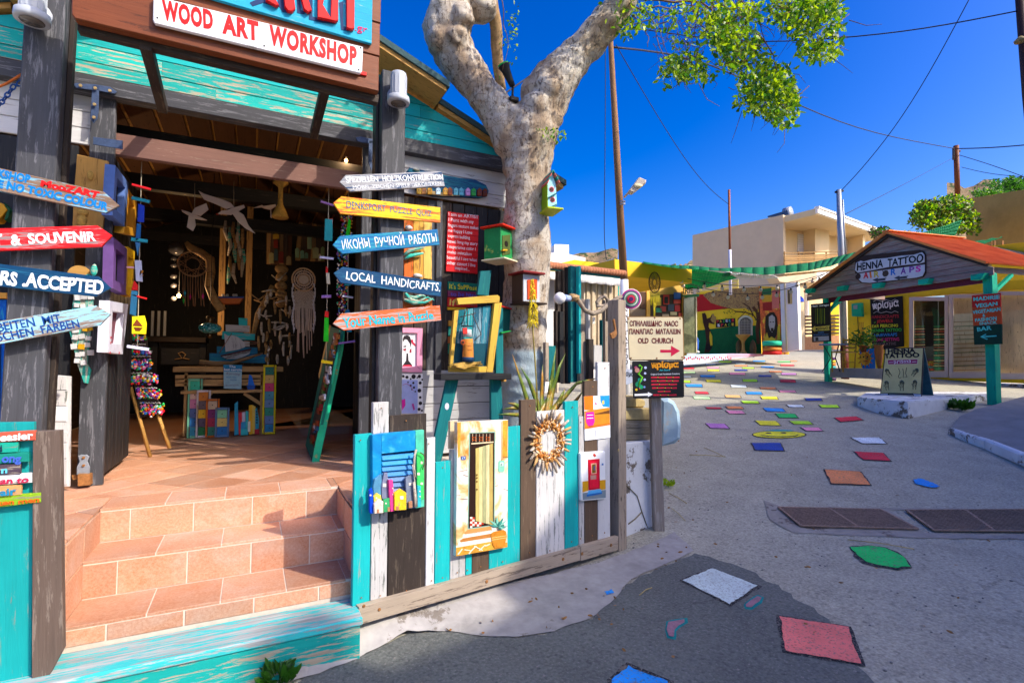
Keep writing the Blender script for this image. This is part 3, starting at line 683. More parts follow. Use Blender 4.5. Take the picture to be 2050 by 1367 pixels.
# blue shutter with little wooden houses
SH = T('shutter_picture', 'blue shutter panel with small painted driftwood houses hung on the fence', 'wall art', FF.P((797, 945)))
zt(725, 850, 4.8818)
def m_sky():
    m, nt, b = _m('painted_sky'); v = coords(nt, (1, 2.2, 1), False)
    n = nz(nt, v, 4, 5, .6, .8)
    c = ramp(nt, n, [(.3, (.0, .13, .42)), (.5, (.0, .26, .55)), (.62, (.1, .5, .65)), (.75, (.6, .85, .9))])
    nt.links.new(c, b.inputs['Base Color']); b.inputs['Roughness'].default_value = .45; bump(nt, b, nz(nt, v, 60), .2, .002); return m
SKYP = m_sky()
slab(FF, [(100,100),(190,88),(190,840),(105,872)], .028, SKYP, 'side_rail', SH, .024)
slab(FF, [(522,60),(606,52),(608,800),(530,815)], .028, paint('green_blue_paint', (.08, .5, .33), .35, .5, 5), 'side_rail', SH, .024)
slab(FF, [(190,88),(522,60),(522,250),(190,285)], .028, SKYP, 'top_rail', SH, .024)
slab(FF, [(190,800),(530,770),(530,812),(190,835)], .028, SKYP, 'bottom_rail', SH, .024)
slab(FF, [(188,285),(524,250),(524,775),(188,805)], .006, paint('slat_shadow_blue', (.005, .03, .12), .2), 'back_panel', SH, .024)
SL = [paint('slat_blue_%d' % i, c, .2, .5, 6, chip=mul(c, 1.6), chipw=.05) for i, c in enumerate(((.0, .24, .55), (.02, .2, .5), (.09, .2, .42), (.14, .2, .36)))]
for i in range(10):
    y = 305+i*54; A = FF.uv((192, y+18), .04); B = FF.uv((520, y-8), .04)
    d = Vector((B[0]-A[0], B[1]-A[1])).normalized(); M = basis(FF.W((A[0]+B[0])/2, (A[1]+B[1])/2, .038), FF.a*d.x+FF.b*d.y, (-FF.a*d.y+FF.b*d.x)*.86+FF.n*-.5, ((-FF.a*d.y+FF.b*d.x)*.5+FF.n*.86))
    box((0, 0, 0), (Vector(B)-Vector(A)).length*0+.001+abs(B[0]-A[0]) and (abs(B[0]-A[0]), .030, .006), SL[min(3, i//2)], 'slat', SH, M=M)
def house(pts, col, off, nm='little_house', wins=(), door=None, roof=None):
    h = slab(FF, pts, .014, paint('toy_house_'+'_'.join('%d' % int(x*99) for x in col), col, .22, .55, 14, chip=(.35, .25, .15), chipw=.04), nm, SH, off)
    for (x, y, w_) in wins: slab(FF, [(x-w_, y-w_), (x+w_, y-w_), (x+w_, y+w_), (x-w_, y+w_)], .002, X('e8dcc8'), 'window', h, off+.014); slab(FF, [(x-w_*.5, y-w_*.6), (x+w_*.5, y-w_*.6), (x+w_*.5, y+w_*.6), (x-w_*.5, y+w_*.6)], .001, X('5a3020'), 'pane', h, off+.016) if False else None
    if door: x0, y0, x1, y1 = door; slab(FF, [(x0, y0), (x1, y0), (x1, y1), (x0, y1)], .002, X('b07a55'), 'door', h, off+.014)
    return h
house([(72,640),(95,618),(108,650),(112,860),(85,872),(75,850)], (.0, .06, .6), .07, wins=((82,688,8),))
house([(108,610),(125,530),(190,480),(200,690),(115,700)], (.08, .25, .4), .052)
house([(190,600),(215,470),(250,470),(262,720),(195,725)], (.2, .22, .33), .058, wins=((220,590,16),))
house([(260,540),(300,540),(306,600),(313,845),(278,850),(268,700)], (.75, .05, .25), .075, wins=((300,620,6),(303,680,6)))
house([(425,520),(490,482),(500,560),(510,805),(435,815)], (.17, .2, .27), .058, wins=((470,580,12),))
house([(535,290),(560,268),(590,275),(606,310),(606,730),(540,740)], (.05, .6, .12), .06, wins=((585,370,12),(552,480,12),(583,575,11)))
house([(540,590),(575,600),(578,800),(542,805)], (.03, .45, .5), .075, wins=((565,650,6),(566,700,6)))
house([(112,700),(150,668),(185,690),(190,735),(118,770)], (.8, .55, .08), .074, wins=((140,715,8),))
house([(118,775),(165,722),(208,750),(208,860),(122,870)], (.78, .62, .5), .086, wins=((190,775,9),), door=(146,825,166,862))
house([(210,735),(268,718),(274,850),(212,855)], (.04, .35, .12), .08, wins=((233,768,7),), door=(250,805,272,848))
house([(316,668),(375,625),(433,665),(433,830),(318,838)], (.85, .52, .02), .086, wins=((388,712,16),), door=(332,795,360,836))
slab(FF, [(455,755),(492,745),(494,812),(458,815)], .01, X('a8785a'), 'little_house', SH, .08)
DRIFT = wood('driftwood', (.55, .47, .38), (.3, .25, .2), .2, .3)
for pts, r in (([(528,240),(512,300),(505,420),(520,520)], .006), ([(492,390),(505,480),(520,620),(540,800)], .003), ([(505,560),(515,700),(520,805)], .007)):
    tube([FF.P(p, .085) for p in pts], r, DRIFT, 'driftwood_stick', SH, 6)
tube([FF.P(p, .09) for p in ((565,270),(600,290),(622,360),(600,400),(590,440))], .0025, paint('dark_cord', (.08, .05, .03), .2), 'cord', SH, 5)

# painted door panel
zt(725, 850, 4.8818)
DP = T('door_painting', 'tall painted panel of a half-open cream plank door with steps and a potted agave', 'painting', FF.P((965, 980)))
def m_plaster():
    m, nt, b = _m('painted_cream_plaster'); v = coords(nt, (1, 1, 1), False)
    n = nz(nt, v, 5, 6, .62, 1.2)
    c = ramp(nt, n, [(.34, (.62, .24, .03)), (.42, (.78, .5, .22)), (.5, (.85, .78, .68)), (.75, (.88, .85, .82))])
    nt.links.new(c, b.inputs['Base Color']); b.inputs['Roughness'].default_value = .4; return m
PLS = m_plaster()
OCH = paint('painted_ochre', (.7, .33, .04), .4, .4, 12)
slab(FF, [(930,-25),(1428,-48),(1420,1195),(918,1285)], .03, PLS, 'panel', DP, .024)
o = .054
def pp(pts, m, nm='painted_shape', dz=0.0, th=.0012, par=DP): return slab(FF, pts, th, m, nm, par, o+dz, bev=0)
pp([(1372,-40),(1426,-44),(1420,320),(1368,320)], OCH, 'painted_edge')
pp([(930,-20),(965,-22),(958,300),(938,330)], OCH, 'painted_edge')
pp([(1045,75),(1304,65),(1296,985),(1030,1022)], X('8fb5a0'), 'painted_frame')
pp([(1056,84),(1294,76),(1287,975),(1040,1010)], X('2a1408'), 'painted_opening', .0012)
for i in range(6):
    x = 1078+i*34; pp([(x, 88),(x+4, 88),(x+4, 168),(x, 168)], X('c8b090'), 'painted_bar', .0024)
for x in (1095,1162,1228):
    for dx, dy in ((-12,-14),(12,-14),(-12,12),(12,12)): disc(FF, (x+dx, 138+dy), 9, .001, X('b05010'), 'painted_scroll', DP, o+.003, n=10)
pp([(1068,180),(1285,163),(1283,175),(1068,192)], X('e0c8a0'), 'painted_lintel', .0024)
cols = ['c8b468', 'd8c88c', 'a8a878', 'd8cc98', 'b8a058', 'd0bc80']
for i in range(5):
    a = 1110+i*34; b_ = a+32; f = lambda x: 232-(x-1110)*.30; g2 = lambda x: 938+(x-1110)*.25
    pp([(a, f(a)), (b_, f(b_)), (b_, g2(b_)), (a, g2(a))], paint('painted_plank_%d' % i, hexc(cols[i]), .3, .5, 30, grain=(.15, 1, 1)), 'painted_plank', .003)
for y in (490, 520, 555, 632): disc(FF, (1122, y), 10, .001, X('6a4410'), 'painted_ring', DP, o+.005, n=10)
for iy in range(5):
    for ix in range(9):
        x = 1056+ix*22; y = 900+iy*22+ix*2
        lo = 938+(x-1110)*.25
        if x < 1100 or y > lo: 
            if y+20 < 1012-(x-1040)*.13: pp([(x, y), (x+21, y), (x+21, y+20), (x, y+20)], X('b8381a') if (ix+iy) % 2 else X('f0e0d0'), 'painted_floor_tile', .0024)
for pts, m in (([(1000,1052),(1040,1020),(1262,988),(1270,1030),(1010,1078)], X('c89050')), ([(985,1072),(1260,1026),(1262,1060),(985,1108)], X('f4ead8')), ([(955,1130),(990,1108),(1262,1062),(1265,1100),(965,1148)], X('b87838')), ([(938,1152),(1262,1098),(1264,1140),(940,1188)], X('f0e4d0')), ([(920,1200),(1270,1140),(1420,1150),(1420,1194),(918,1284)], OCH)):
    pp(m=m, pts=pts, nm='painted_step')
for pts in ([(930,1265),(975,1210),(985,1212),(945,1268)], [(1000,1215),(1060,1225),(1060,1233),(998,1224)], [(1060,1230),(1110,1180),(1120,1184),(1068,1236)], [(1040,1258),(1062,1230),(1072,1232),(1050,1262)], [(1140,1225),(1200,1170),(1210,1172),(1150,1230)], [(1100,1180),(1180,1222),(1176,1230),(1092,1188)], [(1200,1180),(1250,1160),(1254,1168),(1204,1190)]): pp(pts, X('f0dcc0'), 'painted_joint', .0024)
pp([(1262,1060),(1285,1045),(1380,1025),(1408,1042),(1412,1090),(1395,1165),(1375,1195),(1300,1205),(1280,1180),(1262,1110)], paint('painted_terracotta', (.55, .2, .02), .35, .4, 10), 'painted_pot', .004)
for y in (1095, 1115): pp([(1266, y+8),(1408, y-14),(1408, y-9),(1266, y+13)], X('f0c880'), 'painted_pot_band', .0055)
for i, a in enumerate((-75,-55,-38,-20,-5,12,28,45,65,85,105,125)):
    L = 95+35*math.sin(i*2.2); x, y = 1335+8*math.sin(i), 1000; ca, sa = math.sin(math.radians(a)), -math.cos(math.radians(a))
    if abs(a) > 80: L *= .7
    tx, ty = x+ca*L, y+sa*L; qx, qy = -sa*11, ca*11; mx, my = x+ca*L*.45, y+sa*L*.45
    pp([(x, y), (mx+qx, my+qy), (tx, ty), (mx-qx, my-qy)], X(['3f8f80', '7fc0a8', '2a6a60'][i % 3]), 'painted_leaf', .0055+.0004*i)
pp([(968,308),(1012,306),(1012,342),(968,344)], X('1a5aa0'), 'painted_number_plate', .001)
text(FF, '17', (977, 337), (1004, 335), 22, X('f0f4ff'), DP, o+.0025, jit=0)
pp([(1338,352),(1385,348),(1393,365),(1392,440),(1380,462),(1335,460),(1330,440),(1332,366)], X('7fc8a8'), 'painted_bell_box', .001)
pp([(1348,368),(1380,366),(1380,402),(1348,404)], X('d8f0e0'), 'painted_bell_plate', .0022)
text(FF, 'E', (1354, 398), (1372, 397), 22, X('206050'), DP, o+.0036, jit=0)
pp([(1358,-30),(1364,-30),(1364,350),(1358,350)], X('c89a60'), 'painted_cable', .0005)
for a, b in (((1365,350),(1378,318)), ((1378,318),(1424,316)), ((940,460),(1030,440)), ((985,485),(1035,505)), ((930,690),(960,690)), ((1380,625),(1424,640)), ((960,722),(1030,725)), ((1300,600),(1330,590))): bar(FF, a, b, 4, .001, X('7a4a20'), 'painted_crack', DP, o+.001)
zt()
rc(FF, 901, 843, 915, 898, .02, paint('cream_crate', (.6, .5, .3), .15), 'crate_side', T('cream_box', 'small cream wooden box behind the top left corner of the door painting', 'box', FF.P((905, 870), -.1)), -.06)

# driftwood wreath
WR = T('driftwood_wreath', 'round wreath of driftwood chips with sticks pointing outwards on the fence', 'wreath', FF.P((1099, 880)))
zt(1020, 800, 8.544)
cw, ch = FF.uv((672, 710), .03); R1 = FF.px((672, 710), 1, .03)
chips = [paint('driftwood_chip_%d' % i, c, .25, .7, 30) for i, c in enumerate(((.5, .23, .05), (.56, .32, .12), (.46, .15, .02), (.72, .6, .45), (.5, .42, .34), (.74, .5, .25)))]
rnd = random.Random(3)
tube([FF.W(cw+290*R1*math.cos(a*.2618), ch+290*R1*math.sin(a*.2618), .02) for a in range(24)], .02, chips[2], 'ring', WR, 8, closed=True)
for k in range(28):
    a = 6.2832*k/28+rnd.uniform(-.06, .06); r0 = 360*R1; r1 = (rnd.uniform(470, 555))*R1
    tube([FF.W(cw+r*math.cos(a)*.96, ch+r*math.sin(a)*1.02, .03+.02*t) for r, t in ((r0, 0), ((r0+r1)/2, .6), (r1, 1))], [.009*rnd.uniform(.7, 1.2), .0095, .0065], [chips[4], BARE, chips[1]][k % 3], 'stick', WR, 6, jit=.15)
for ring, n, rr in ((0, 34, 215), (1, 40, 265), (2, 44, 315), (3, 46, 360)):
    for k in range(n):
        a = 6.2832*(k+.5*ring+rnd.uniform(-.3, .3))/n; r = (rr+rnd.uniform(-18, 18))*R1
        c = FF.W(cw+r*math.cos(a), ch+r*math.sin(a), .035+.012*rnd.random()-(.01 if ring in (0, 3) else 0)); t = a+(math.pi/2 if rnd.random() < .35 else 0)+rnd.uniform(-.4, .4)
        bm = bmesh.new(); bmesh.ops.create_icosphere(bm, subdivisions=1, radius=1)
        L = rnd.uniform(30, 54)*R1; W_ = rnd.uniform(14, 24)*R1
        for v in bm.verts: v.co = Vector((v.co.x*L, v.co.y*W_, v.co.z*W_*.7))
        put('wood_chip', finish(bm, True), basis(c, FF.a*math.cos(t)+FF.b*math.sin(t), -FF.a*math.sin(t)+FF.b*math.cos(t), FF.n), chips[rnd.choice([0, 0, 1, 1, 2, 3, 5, 5])], WR)
# leaflet
zt(1150, 760, 5.2545)
LF = T('leaflet', 'orange and white printed leaflet pinned near the top of the fence', 'leaflet', FF.P((1195, 830)))
W_ = X('e8e8ee')
slab(FF, [(100,175),(368,162),(378,608),(110,640)], .003, W_, 'sheet', LF, .03, bev=0)
for pts, c in (([(100,175),(198,170),(200,320),(105,320)], 'e87818'), ([(270,168),(368,164),(370,290),(300,280),(275,230)], '2090d0'), ([(290,225),(312,215),(315,255),(295,260)], 'e8c060'), ([(105,330),(370,290),(374,475),(108,520)], 'c88420'), ([(120,345),(205,335),(212,440),(190,500),(150,500),(122,440)], 'e0209a'), ([(108,490),(374,455),(374,475),(108,520)], 'e07018'), ([(215,360),(370,318),(370,355),(220,365)], '6a4018')):
    slab(FF, pts, .0006, X(c), 'print_block', LF, .033, bev=0) if c not in ('e0209a', '6a4018', 'e8c060', 'e07018') else slab(FF, pts, .0006, X(c), 'print_block', LF, .0338, bev=0)
for pts in ([(150,530),(160,535),(155,632),(152,632)], [(218,525),(228,530),(222,624),(220,624)], [(285,520),(292,520),(290,615),(287,615)]): slab(FF, pts, .0006, X('a8a8b0'), 'tear_line', LF, .033, bev=0)
text(FF, '6', (215,265), (238,262), 34, X('b01870'), LF, .0335, jit=0); text(FF, 'Villa Days', (133,378), (197,370), 12, W_, LF, .0346, jit=0) if False else None
for y in (372, 405): bar(FF, (133, y), (197, y-3), 7, .0005, W_, 'print_line', LF, .0346)
# red door tile
RD = T('door_tile', 'small rounded tile painted with a red door and blue step', 'painting', FF.P((1190, 952)))
slab(FF, [(65,775),(85,765),(318,748),(328,755),(332,1245),(322,1255),(85,1278),(72,1265)], .022, paint('glazed_white', (.82, .82, .82), .05, .25), 'tile_body', RD, .024, bev=.006)
o2 = .0465
for pts, c, dz in (([(85,1070),(145,1062),(145,1165),(85,1185)], 'd09818', 0), ([(268,1058),(328,1050),(328,1150),(268,1160)], 'd09818', 0), ([(85,1190),(330,1155),(330,1240),(88,1262)], '788890', 0), ([(142,840),(265,830),(268,1145),(148,1162)], 'c01028', .0006), ([(158,858),(252,850),(255,1130),(162,1142)], 'e01838', .0012), ([(175,880),(232,875),(234,985),(178,992)], 'f0b090', .0018), ([(186,890),(222,887),(224,976),(188,980)], '806010', .0024), ([(168,1005),(230,1000),(230,1045),(170,1050)], 'c89080', .0018), ([(150,1165),(275,1148),(292,1195),(130,1228)], '58a8e0', .0012), ([(130,1205),(290,1180),(290,1197),(130,1228)], '2068b0', .0018), ([(192,785),(212,775),(232,800),(210,812)], 'c04030', .0006), ([(288,880),(306,878),(306,898),(288,900)], '3878b8', .0006), ([(205,905),(214,905),(214,950),(205,950)], '4060a0', .003)):
    slab(FF, pts, .0006, X(c, .3), 'painted_shape', RD, o2+dz, bev=0)
# left side of the steps: turquoise board, brown post board
zt(0, 840, 2.595)
FL = FY(2.55)
lf = T('side_fence', 'turquoise and dark brown upright boards left of the steps', 'fence', FL.P((100, 1200)))
slab(FL, [(170,62),(312,57),(325,1200),(165,1500)], .04, wood('knotty_grey_brown_board', (.13, .09, .07), (.26, .2, .16), .2, .55), 'board', lf, .0)
slab(FL, [(-330,20),(176,12),(162,1500),(-300,1700)], .025, TEAL, 'board', lf, -.01)
words = T('word_sign', 'stack of small coloured word boards nailed to the turquoise board at the left edge', 'sign', FL.P((60, 250), .03))
WB = [((-60,70),(184,54),(184,106),(-60,122),'b8503c','easier','f4f0ea',(0,112),(172,100),40), ((-60,122),(92,118),(92,168),(-60,176),'12a890','d','102040',(-4,166),(12,164),34), ((-60,180),(150,168),(150,218),(-60,232),'0c8070','ong','4060c0',(8,222),(110,218),32),
      ((-60,238),(105,230),(105,284),(-60,292),'4a3a48','n','60c0e0',(6,278),(38,276),26), ((-60,292),(164,276),(164,326),(-60,344),'d8d8dc','an to','b82048',(-2,335),(150,324),32), ((-60,345),(110,340),(110,390),(-60,402),'e09a60','air','1880a8',(0,394),(84,386),36), ((-60,402),(212,378),(212,428),(-60,462),'88b020','ken men','d06010',(-20,446),(205,426),26)]
for i, (a, b, c, d, col, s, tc, p0, p1, h) in enumerate(WB):
    bd = slab(FL, [a, b, c, d], .014, wood('word_board_%d' % i, hexc(col), (.3, .25, .2), .12, .2), 'word_board', words, .03+.003*(i % 2))
    text(FL, s, p0, p1, h, X(tc), bd, .0475+.003*(i % 2), bold=.03, jit=.4, cap=.73 if s[0] not in 'on' else .56)
zt()
# white louvred panel and small panels beside the left post
zt(0, 560, 3.1068)
WP = T('white_door_panel', 'narrow white carved door panel leaning beside the left door frame', 'panel', FY(3.8).P((400, 1280)))
slab(FY(3.8), [(318,590),(440,600),(432,1285),(300,1285)], .02, WHT, 'board', WP, 0)
for y0, y1, m in ((598,685,WHTW),(692,782,WHTW),(790,880,WHT),(945,1010,WHT),(1020,1110,WHT),(1118,1275,WHT)): slab(FY(3.8), [(312,y0),(418,y0),(414,y1),(308,y1)], .006, m, 'carved_block', WP, .02)
# ------------------------------------------------------------------ the big pale-barked tree
zt()
def m_bark():
    m, nt, b = _m('pale_bark'); v = coords(nt, (1, 1, .45), False)
    n = nz(nt, v, 3.2, 7, .65, 1.2); n2 = nz(nt, v, 34, 6, .75, .6); n3 = nz(nt, v, 9, 5, .7, .4)
    c = ramp(nt, n, [(.3, (.2, .125, .07)), (.43, (.38, .29, .2)), (.53, (.5, .44, .36)), (.75, (.6, .56, .5))])
    c = mixc(nt, ramp(nt, n3, [(.5, 0.0), (.66, .75)]), c, (.3, .2, .11))
    c = mixc(nt, ramp(nt, n2, [(.54, 0.0), (.6, .85)]), c, (.08, .05, .03))
    vk = node(nt, 'ShaderNodeTexVoronoi', feature='DISTANCE_TO_EDGE'); vk.inputs['Scale'].default_value = 5.5; nt.links.new(coords(nt, (1, 1, 3.2), False), vk.inputs['Vector']); c = mixc(nt, ramp(nt, vk.outputs['Distance'], [(.0, .55), (.035, 0.0)]), c, (.12, .08, .05))
    # old whitewash on the foot
    tc = node(nt, 'ShaderNodeNewGeometry'); sp = node(nt, 'ShaderNodeSeparateXYZ'); nt.links.new(tc.outputs['Position'], sp.inputs[0])
    mr = node(nt, 'ShaderNodeMapRange'); mr.inputs[1].default_value = 1.62; mr.inputs[2].default_value = 1.58; nt.links.new(sp.outputs[2], mr.inputs[0])
    mm = node(nt, 'ShaderNodeMath', operation='MULTIPLY'); nt.links.new(mr.outputs[0], mm.inputs[0]); nt.links.new(ramp(nt, n3, [(.3, .4), (.5, .95)]), mm.inputs[1])
    c = mixc(nt, mm.outputs[0], c, (.33, .42, .45))
    nt.links.new(c, b.inputs['Base Color']); b.inputs['Roughness'].default_value = .85
    ad = node(nt, 'ShaderNodeMath', operation='ADD'); nt.links.new(n2, ad.inputs[0]); nt.links.new(n3, ad.inputs[1]); bump(nt, b, ad.outputs[0], .8, .012); return m
BARK = m_bark(); D0 = 4.05
def sweep(bm, path, seg=20):
    """path of (px, py, width px, depth)"""
    P = []; Rr = []
    for i in range(len(path)-1):
        a = path[i]; b = path[i+1]
        for k in range(4):
            t = k/4; q = [a[j]+(b[j]-a[j])*t for j in range(4)]; P.append(at(q[0], q[1], q[3])); Rr.append(q[2]*.5*q[3]/FPX)
    q = path[-1]; P.append(at(q[0], q[1], q[3])); Rr.append(q[2]*.5*q[3]/FPX)
    for _ in range(2):
        P = [P[0]]+[(P[i-1]+P[i]*2+P[i+1])/4 for i in range(1, len(P)-1)]+[P[-1]]; Rr = [Rr[0]]+[(Rr[i-1]+Rr[i]*2+Rr[i+1])/4 for i in range(1, len(Rr)-1)]+[Rr[-1]]
    tube_bm(bm, P, Rr, seg)
bm = bmesh.new()
sweep(bm, [(1040,900,90,D0),(1047,760,84,D0),(1052,640,90,D0),(1056,560,94,D0),(1057,480,92,D0),(1052,420,92,D0),(1053,350,92,D0),(1060,300,98,D0),(1066,262,112,D0),(1075,230,98,D0+.02)], 26)
sweep(bm, [(1052,320,80,D0),(1020,260,84,D0),(985,210,74,D0),(950,165,72,D0),(918,122,80,D0),(900,85,92,D0),(893,60,96,D0),(905,20,92,D0),(918,-30,100,D0),(925,-120,110,D0)], 22)
sweep(bm, [(1062,290,88,D0),(1085,225,88,D0),(1092,185,96,D0),(1118,150,82,D0),(1155,110,66,D0),(1190,72,64,D0),(1218,40,66,D0),(1238,20,62,D0-.02),(1252,-10,60,D0-.05),(1280,-80,56,D0-.1)], 20)
sweep(bm, [(950,20,60,D0),(975,-12,56,D0+.05),(1000,-70,60,D0+.05)], 14)
for (x, y, r, d) in ((878,82,26,D0-.1),(915,75,26,D0-.12),(925,35,28,D0-.12),(885,15,26,D0-.1),(1075,215,30,D0-.12),(1100,180,26,D0-.12),(1105,240,26,D0-.05),(1245,12,24,D0-.08),(1225,45,20,D0-.08),(1028,235,20,D0-.1),(960,10,36,D0),(1050,280,40,D0-.02),(1090,520,14,D0-.05)):
    k = bmesh.ops.create_icosphere(bm, subdivisions=2, radius=r*d/FPX, matrix=Matrix.Translation(at(x, y, d)))
me = bpy.data.meshes.new('trunk'); bm.to_mesh(me); bm.free()
o = bpy.data.objects.new('t', me); C.objects.link(o)
rm = o.modifiers.new('r', 'REMESH'); rm.mode = 'VOXEL'; rm.voxel_size = .014; rm.use_smooth_shade = True
sm_ = o.modifiers.new('s', 'SMOOTH'); sm_.iterations = 5; sm_.factor = .5
dg = bpy.context.evaluated_depsgraph_get(); me2 = bpy.data.meshes.new_from_object(o.evaluated_get(dg)); bpy.data.objects.remove(o)
nrm = [v.normal.copy() for v in me2.vertices]
for v, n_ in zip(me2.vertices, nrm):
    p = v.co; d = noise.noise(p*3.2)*.022+noise.noise(p*9)*.009+noise.noise(Vector((p.x*22, p.y*22, p.z*8)))*.0035
    if p.z > 2.7: d += abs(noise.noise(p*6.5))*.022-.006
    d += .006*max(0, noise.noise(Vector((p.x*14, p.y*14, p.z*40))))
    # folds ringing the limbs
    d += .004*math.sin(p.z*60+6*noise.noise(p*3))*(1 if noise.noise(p*2.2) > 0 else .2)
    v.co = p+n_*d
me2.polygons.foreach_set('use_smooth', [True]*len(me2.polygons))
tree = T('big_tree', 'large gnarled tree with pale bark forking beside the corner of the workshop', 'tree', at(1045, 900, D0))
put('trunk', me2, Matrix.Identity(4), BARK, tree)
BARK2 = paint('brown_branch_bark', (.3, .19, .09), .4, .9, 30, b_=.6)
def limb(path, m=BARK2, nm='branch', seg=10):
    bm = bmesh.new(); sweep(bm, path, seg); me = finish(bm, True)
    for v in me.vertices: v.co += noise.noise_vector(v.co*9)*.008
    return put(nm, me, Matrix.Identity(4), m, tree)
limb([(1004,180,20,D0+.25),(996,130,22,D0+.2),(994,80,24,D0+.15),(992,40,26,D0+.1),(980,0,30,D0+.05)])
LEAFM = []
for i, (c, tr) in enumerate((((.09, .2, .004), .5), ((.26, .36, .006), .6), ((.03, .11, .008), .45))):
    m, nt, b = _m('leaf_%d' % i); b.inputs['Base Color'].default_value = c4(c); b.inputs['Roughness'].default_value = .45
    tl = node(nt, 'ShaderNodeBsdfTranslucent'); tl.inputs[0].default_value = c4((c[0]*2.2, c[1]*2.2, c[2]*1.2)); mx = node(nt, 'ShaderNodeMixShader'); mx.inputs[0].default_value = .42
    out = nt.nodes['Material Output']; nt.links.new(b.outputs[0], mx.inputs[1]); nt.links.new(tl.outputs[0], mx.inputs[2]); nt.links.new(mx.outputs[0], out.inputs[0]); LEAFM.append(m)
def leaf_face(c, d, L, w_, rnd):
    d = d.normalized(); s = d.cross(Vector((rnd.gauss(0, 1), rnd.gauss(0, 1), rnd.gauss(0, 1)))).normalized(); n_ = d.cross(s)
    return [c, c+d*L*.35+s*w_*.5+n_*w_*.15, c+d*L*.75+s*w_*.38+n_*w_*.1, c+d*L, c+d*L*.75-s*w_*.38+n_*w_*.1, c+d*L*.35-s*w_*.5+n_*w_*.15]
rnd = random.Random(11)
F3 = [[], [], []]; bm = bmesh.new()
def cluster(cx, cy, rx, ry, n, depth, dj=.3, size=1.0):
    for _ in range(n):
        a = rnd.uniform(0, 6.283); r = rnd.random()**.5
        q = at(cx+rx*r*math.cos(a), cy+ry*r*math.sin(a), depth+rnd.uniform(-dj, dj))
        if noise.noise(q*4.5) < -.12 and rnd.random() < .75: continue
        k = rnd.choice([0, 0, 1, 1, 2]); F3[k].append(leaf_face(q, Vector((rnd.gauss(0, .7), rnd.gauss(0, .7), -.5+rnd.gauss(0, .6))), .038*size*rnd.uniform(.45, 1.45), .020*size*rnd.uniform(.7, 1.2), rnd))
for c in ((1545,190,50,50,900),(1520,160,45,30,330),(1570,215,30,45,300),(1500,200,30,30,120),(1560,150,35,25,150),(1640,60,50,60,700),(1600,30,50,40,520),(1655,20,35,50,400),(1640,105,45,20,120),(1620,-20,70,40,300),
          (1475,80,50,35,420),(1440,60,30,40,260),(1500,110,50,25,200),(1465,120,30,20,110),(1380,130,40,30,260),(1350,135,30,25,90),(1395,150,40,18,70),(1370,60,40,50,110),(1300,30,60,30,90),(1440,10,90,30,220),(1530,20,60,25,180),(1330,160,15,18,18),(1240,40,25,30,60),(1470,30,60,30,200)):
    cluster(c[0], c[1], c[2], c[3], int(c[4]*1.25), 3.9, .35, 1.2)
cluster(1030, 40, 10, 60, 40, D0+.1, .1, .8); cluster(1100, 270, 32, 18, 90, D0-.2, .08, .8); cluster(1010, 90, 25, 70, 60, D0+.15, .1, .7); cluster(1270,15,35,25,110,3.9,.1); cluster(1255,55,25,25,60,3.9,.1); cluster(985,150,14,20,14,D0+.1,.1,.6)
for (dx, dy, dz, n) in ((1.3,3.9,3.15,900),(1.6,3.9,3.35,500),(.95,3.9,3.3,300),(1.15,3.9,2.85,260)):
    c0 = Vector((dx, dy, dz))+SUN*2.2
    for _ in range(n):
        q = c0+Vector((rnd.gauss(0, .17), rnd.gauss(0, .17), rnd.gauss(0, .14))); k = rnd.choice([0, 0, 1, 2]); F3[k].append(leaf_face(q, Vector((rnd.gauss(0, .7), rnd.gauss(0, .7), -.5)), .042, .024, rnd))
twigs = [[(1262,0,9),(1400,5,7),(1500,60,5),(1550,110,4),(1560,180,2)], [(1440,-20,8),(1460,30,7),(1475,90,5),(1500,140,4),(1540,190,2)], [(1260,10,7),(1300,40,4),(1325,110,3),(1350,140,2)], [(1300,20,5),(1370,10,4),(1420,20,3)],
         [(1380,0,5),(1400,50,4),(1430,90,3),(1470,130,2)], [(1530,-10,8),(1600,40,6),(1650,80,3)], [(1560,0,6),(1600,70,4),(1640,110,2)], [(1480,-10,5),(1520,50,3),(1560,60,2)], [(1420,-10,4),(1440,40,3),(1400,110,2),(1390,160,1.5)], [(1500,-10,4),(1540,80,3),(1480,120,2)]]
twigs += [[(1003,-10,4),(1012,50,3),(1014,100,2),(1008,150,1.5)], [(1262,30,5),(1290,70,3),(1300,110,2)], [(1400,30,4),(1390,80,3),(1370,120,2),(1345,150,1.5)], [(1600,20,5),(1625,90,3),(1640,120,2)]]
for t in twigs:
    P = [at(x, y, 3.9+.1*math.sin(i*1.7)) for i, (x, y, r) in enumerate(t)]
    P2 = []; R2 = []
    for i in range(len(P)-1):
        for k in range(5):
            q = P[i].lerp(P[i+1], k/5)+noise.noise_vector(P[i].lerp(P[i+1], k/5)*5)*.04; P2.append(q); R2.append((t[i][2]+(t[i+1][2]-t[i][2])*k/5)*.5*3.9/FPX*.55)
    tube_bm(bm, P2, R2, 5)
for _ in range(330):
    x, y = rnd.choice([(1545,190),(1640,50),(1475,85),(1380,120),(1440,20),(1500,110),(1350,60),(1580,20)]); x += rnd.gauss(0, 28); y += rnd.gauss(0, 26)
    A = at(x, y, 3.9+rnd.uniform(-.25, .25)); B = A+Vector((rnd.gauss(0, .09), rnd.gauss(0, .09), -abs(rnd.gauss(0, .11)))); M_ = (A+B)/2+Vector((rnd.gauss(0, .02), rnd.gauss(0, .02), rnd.gauss(0, .02)))
    tube_bm(bm, [A, M_, B], [.0028, .0022, .0012], 4)
put('twigs', finish(bm, True), Matrix.Identity(4), paint('red_brown_twig', (.16, .08, .04), .3), tree, kind='stuff')
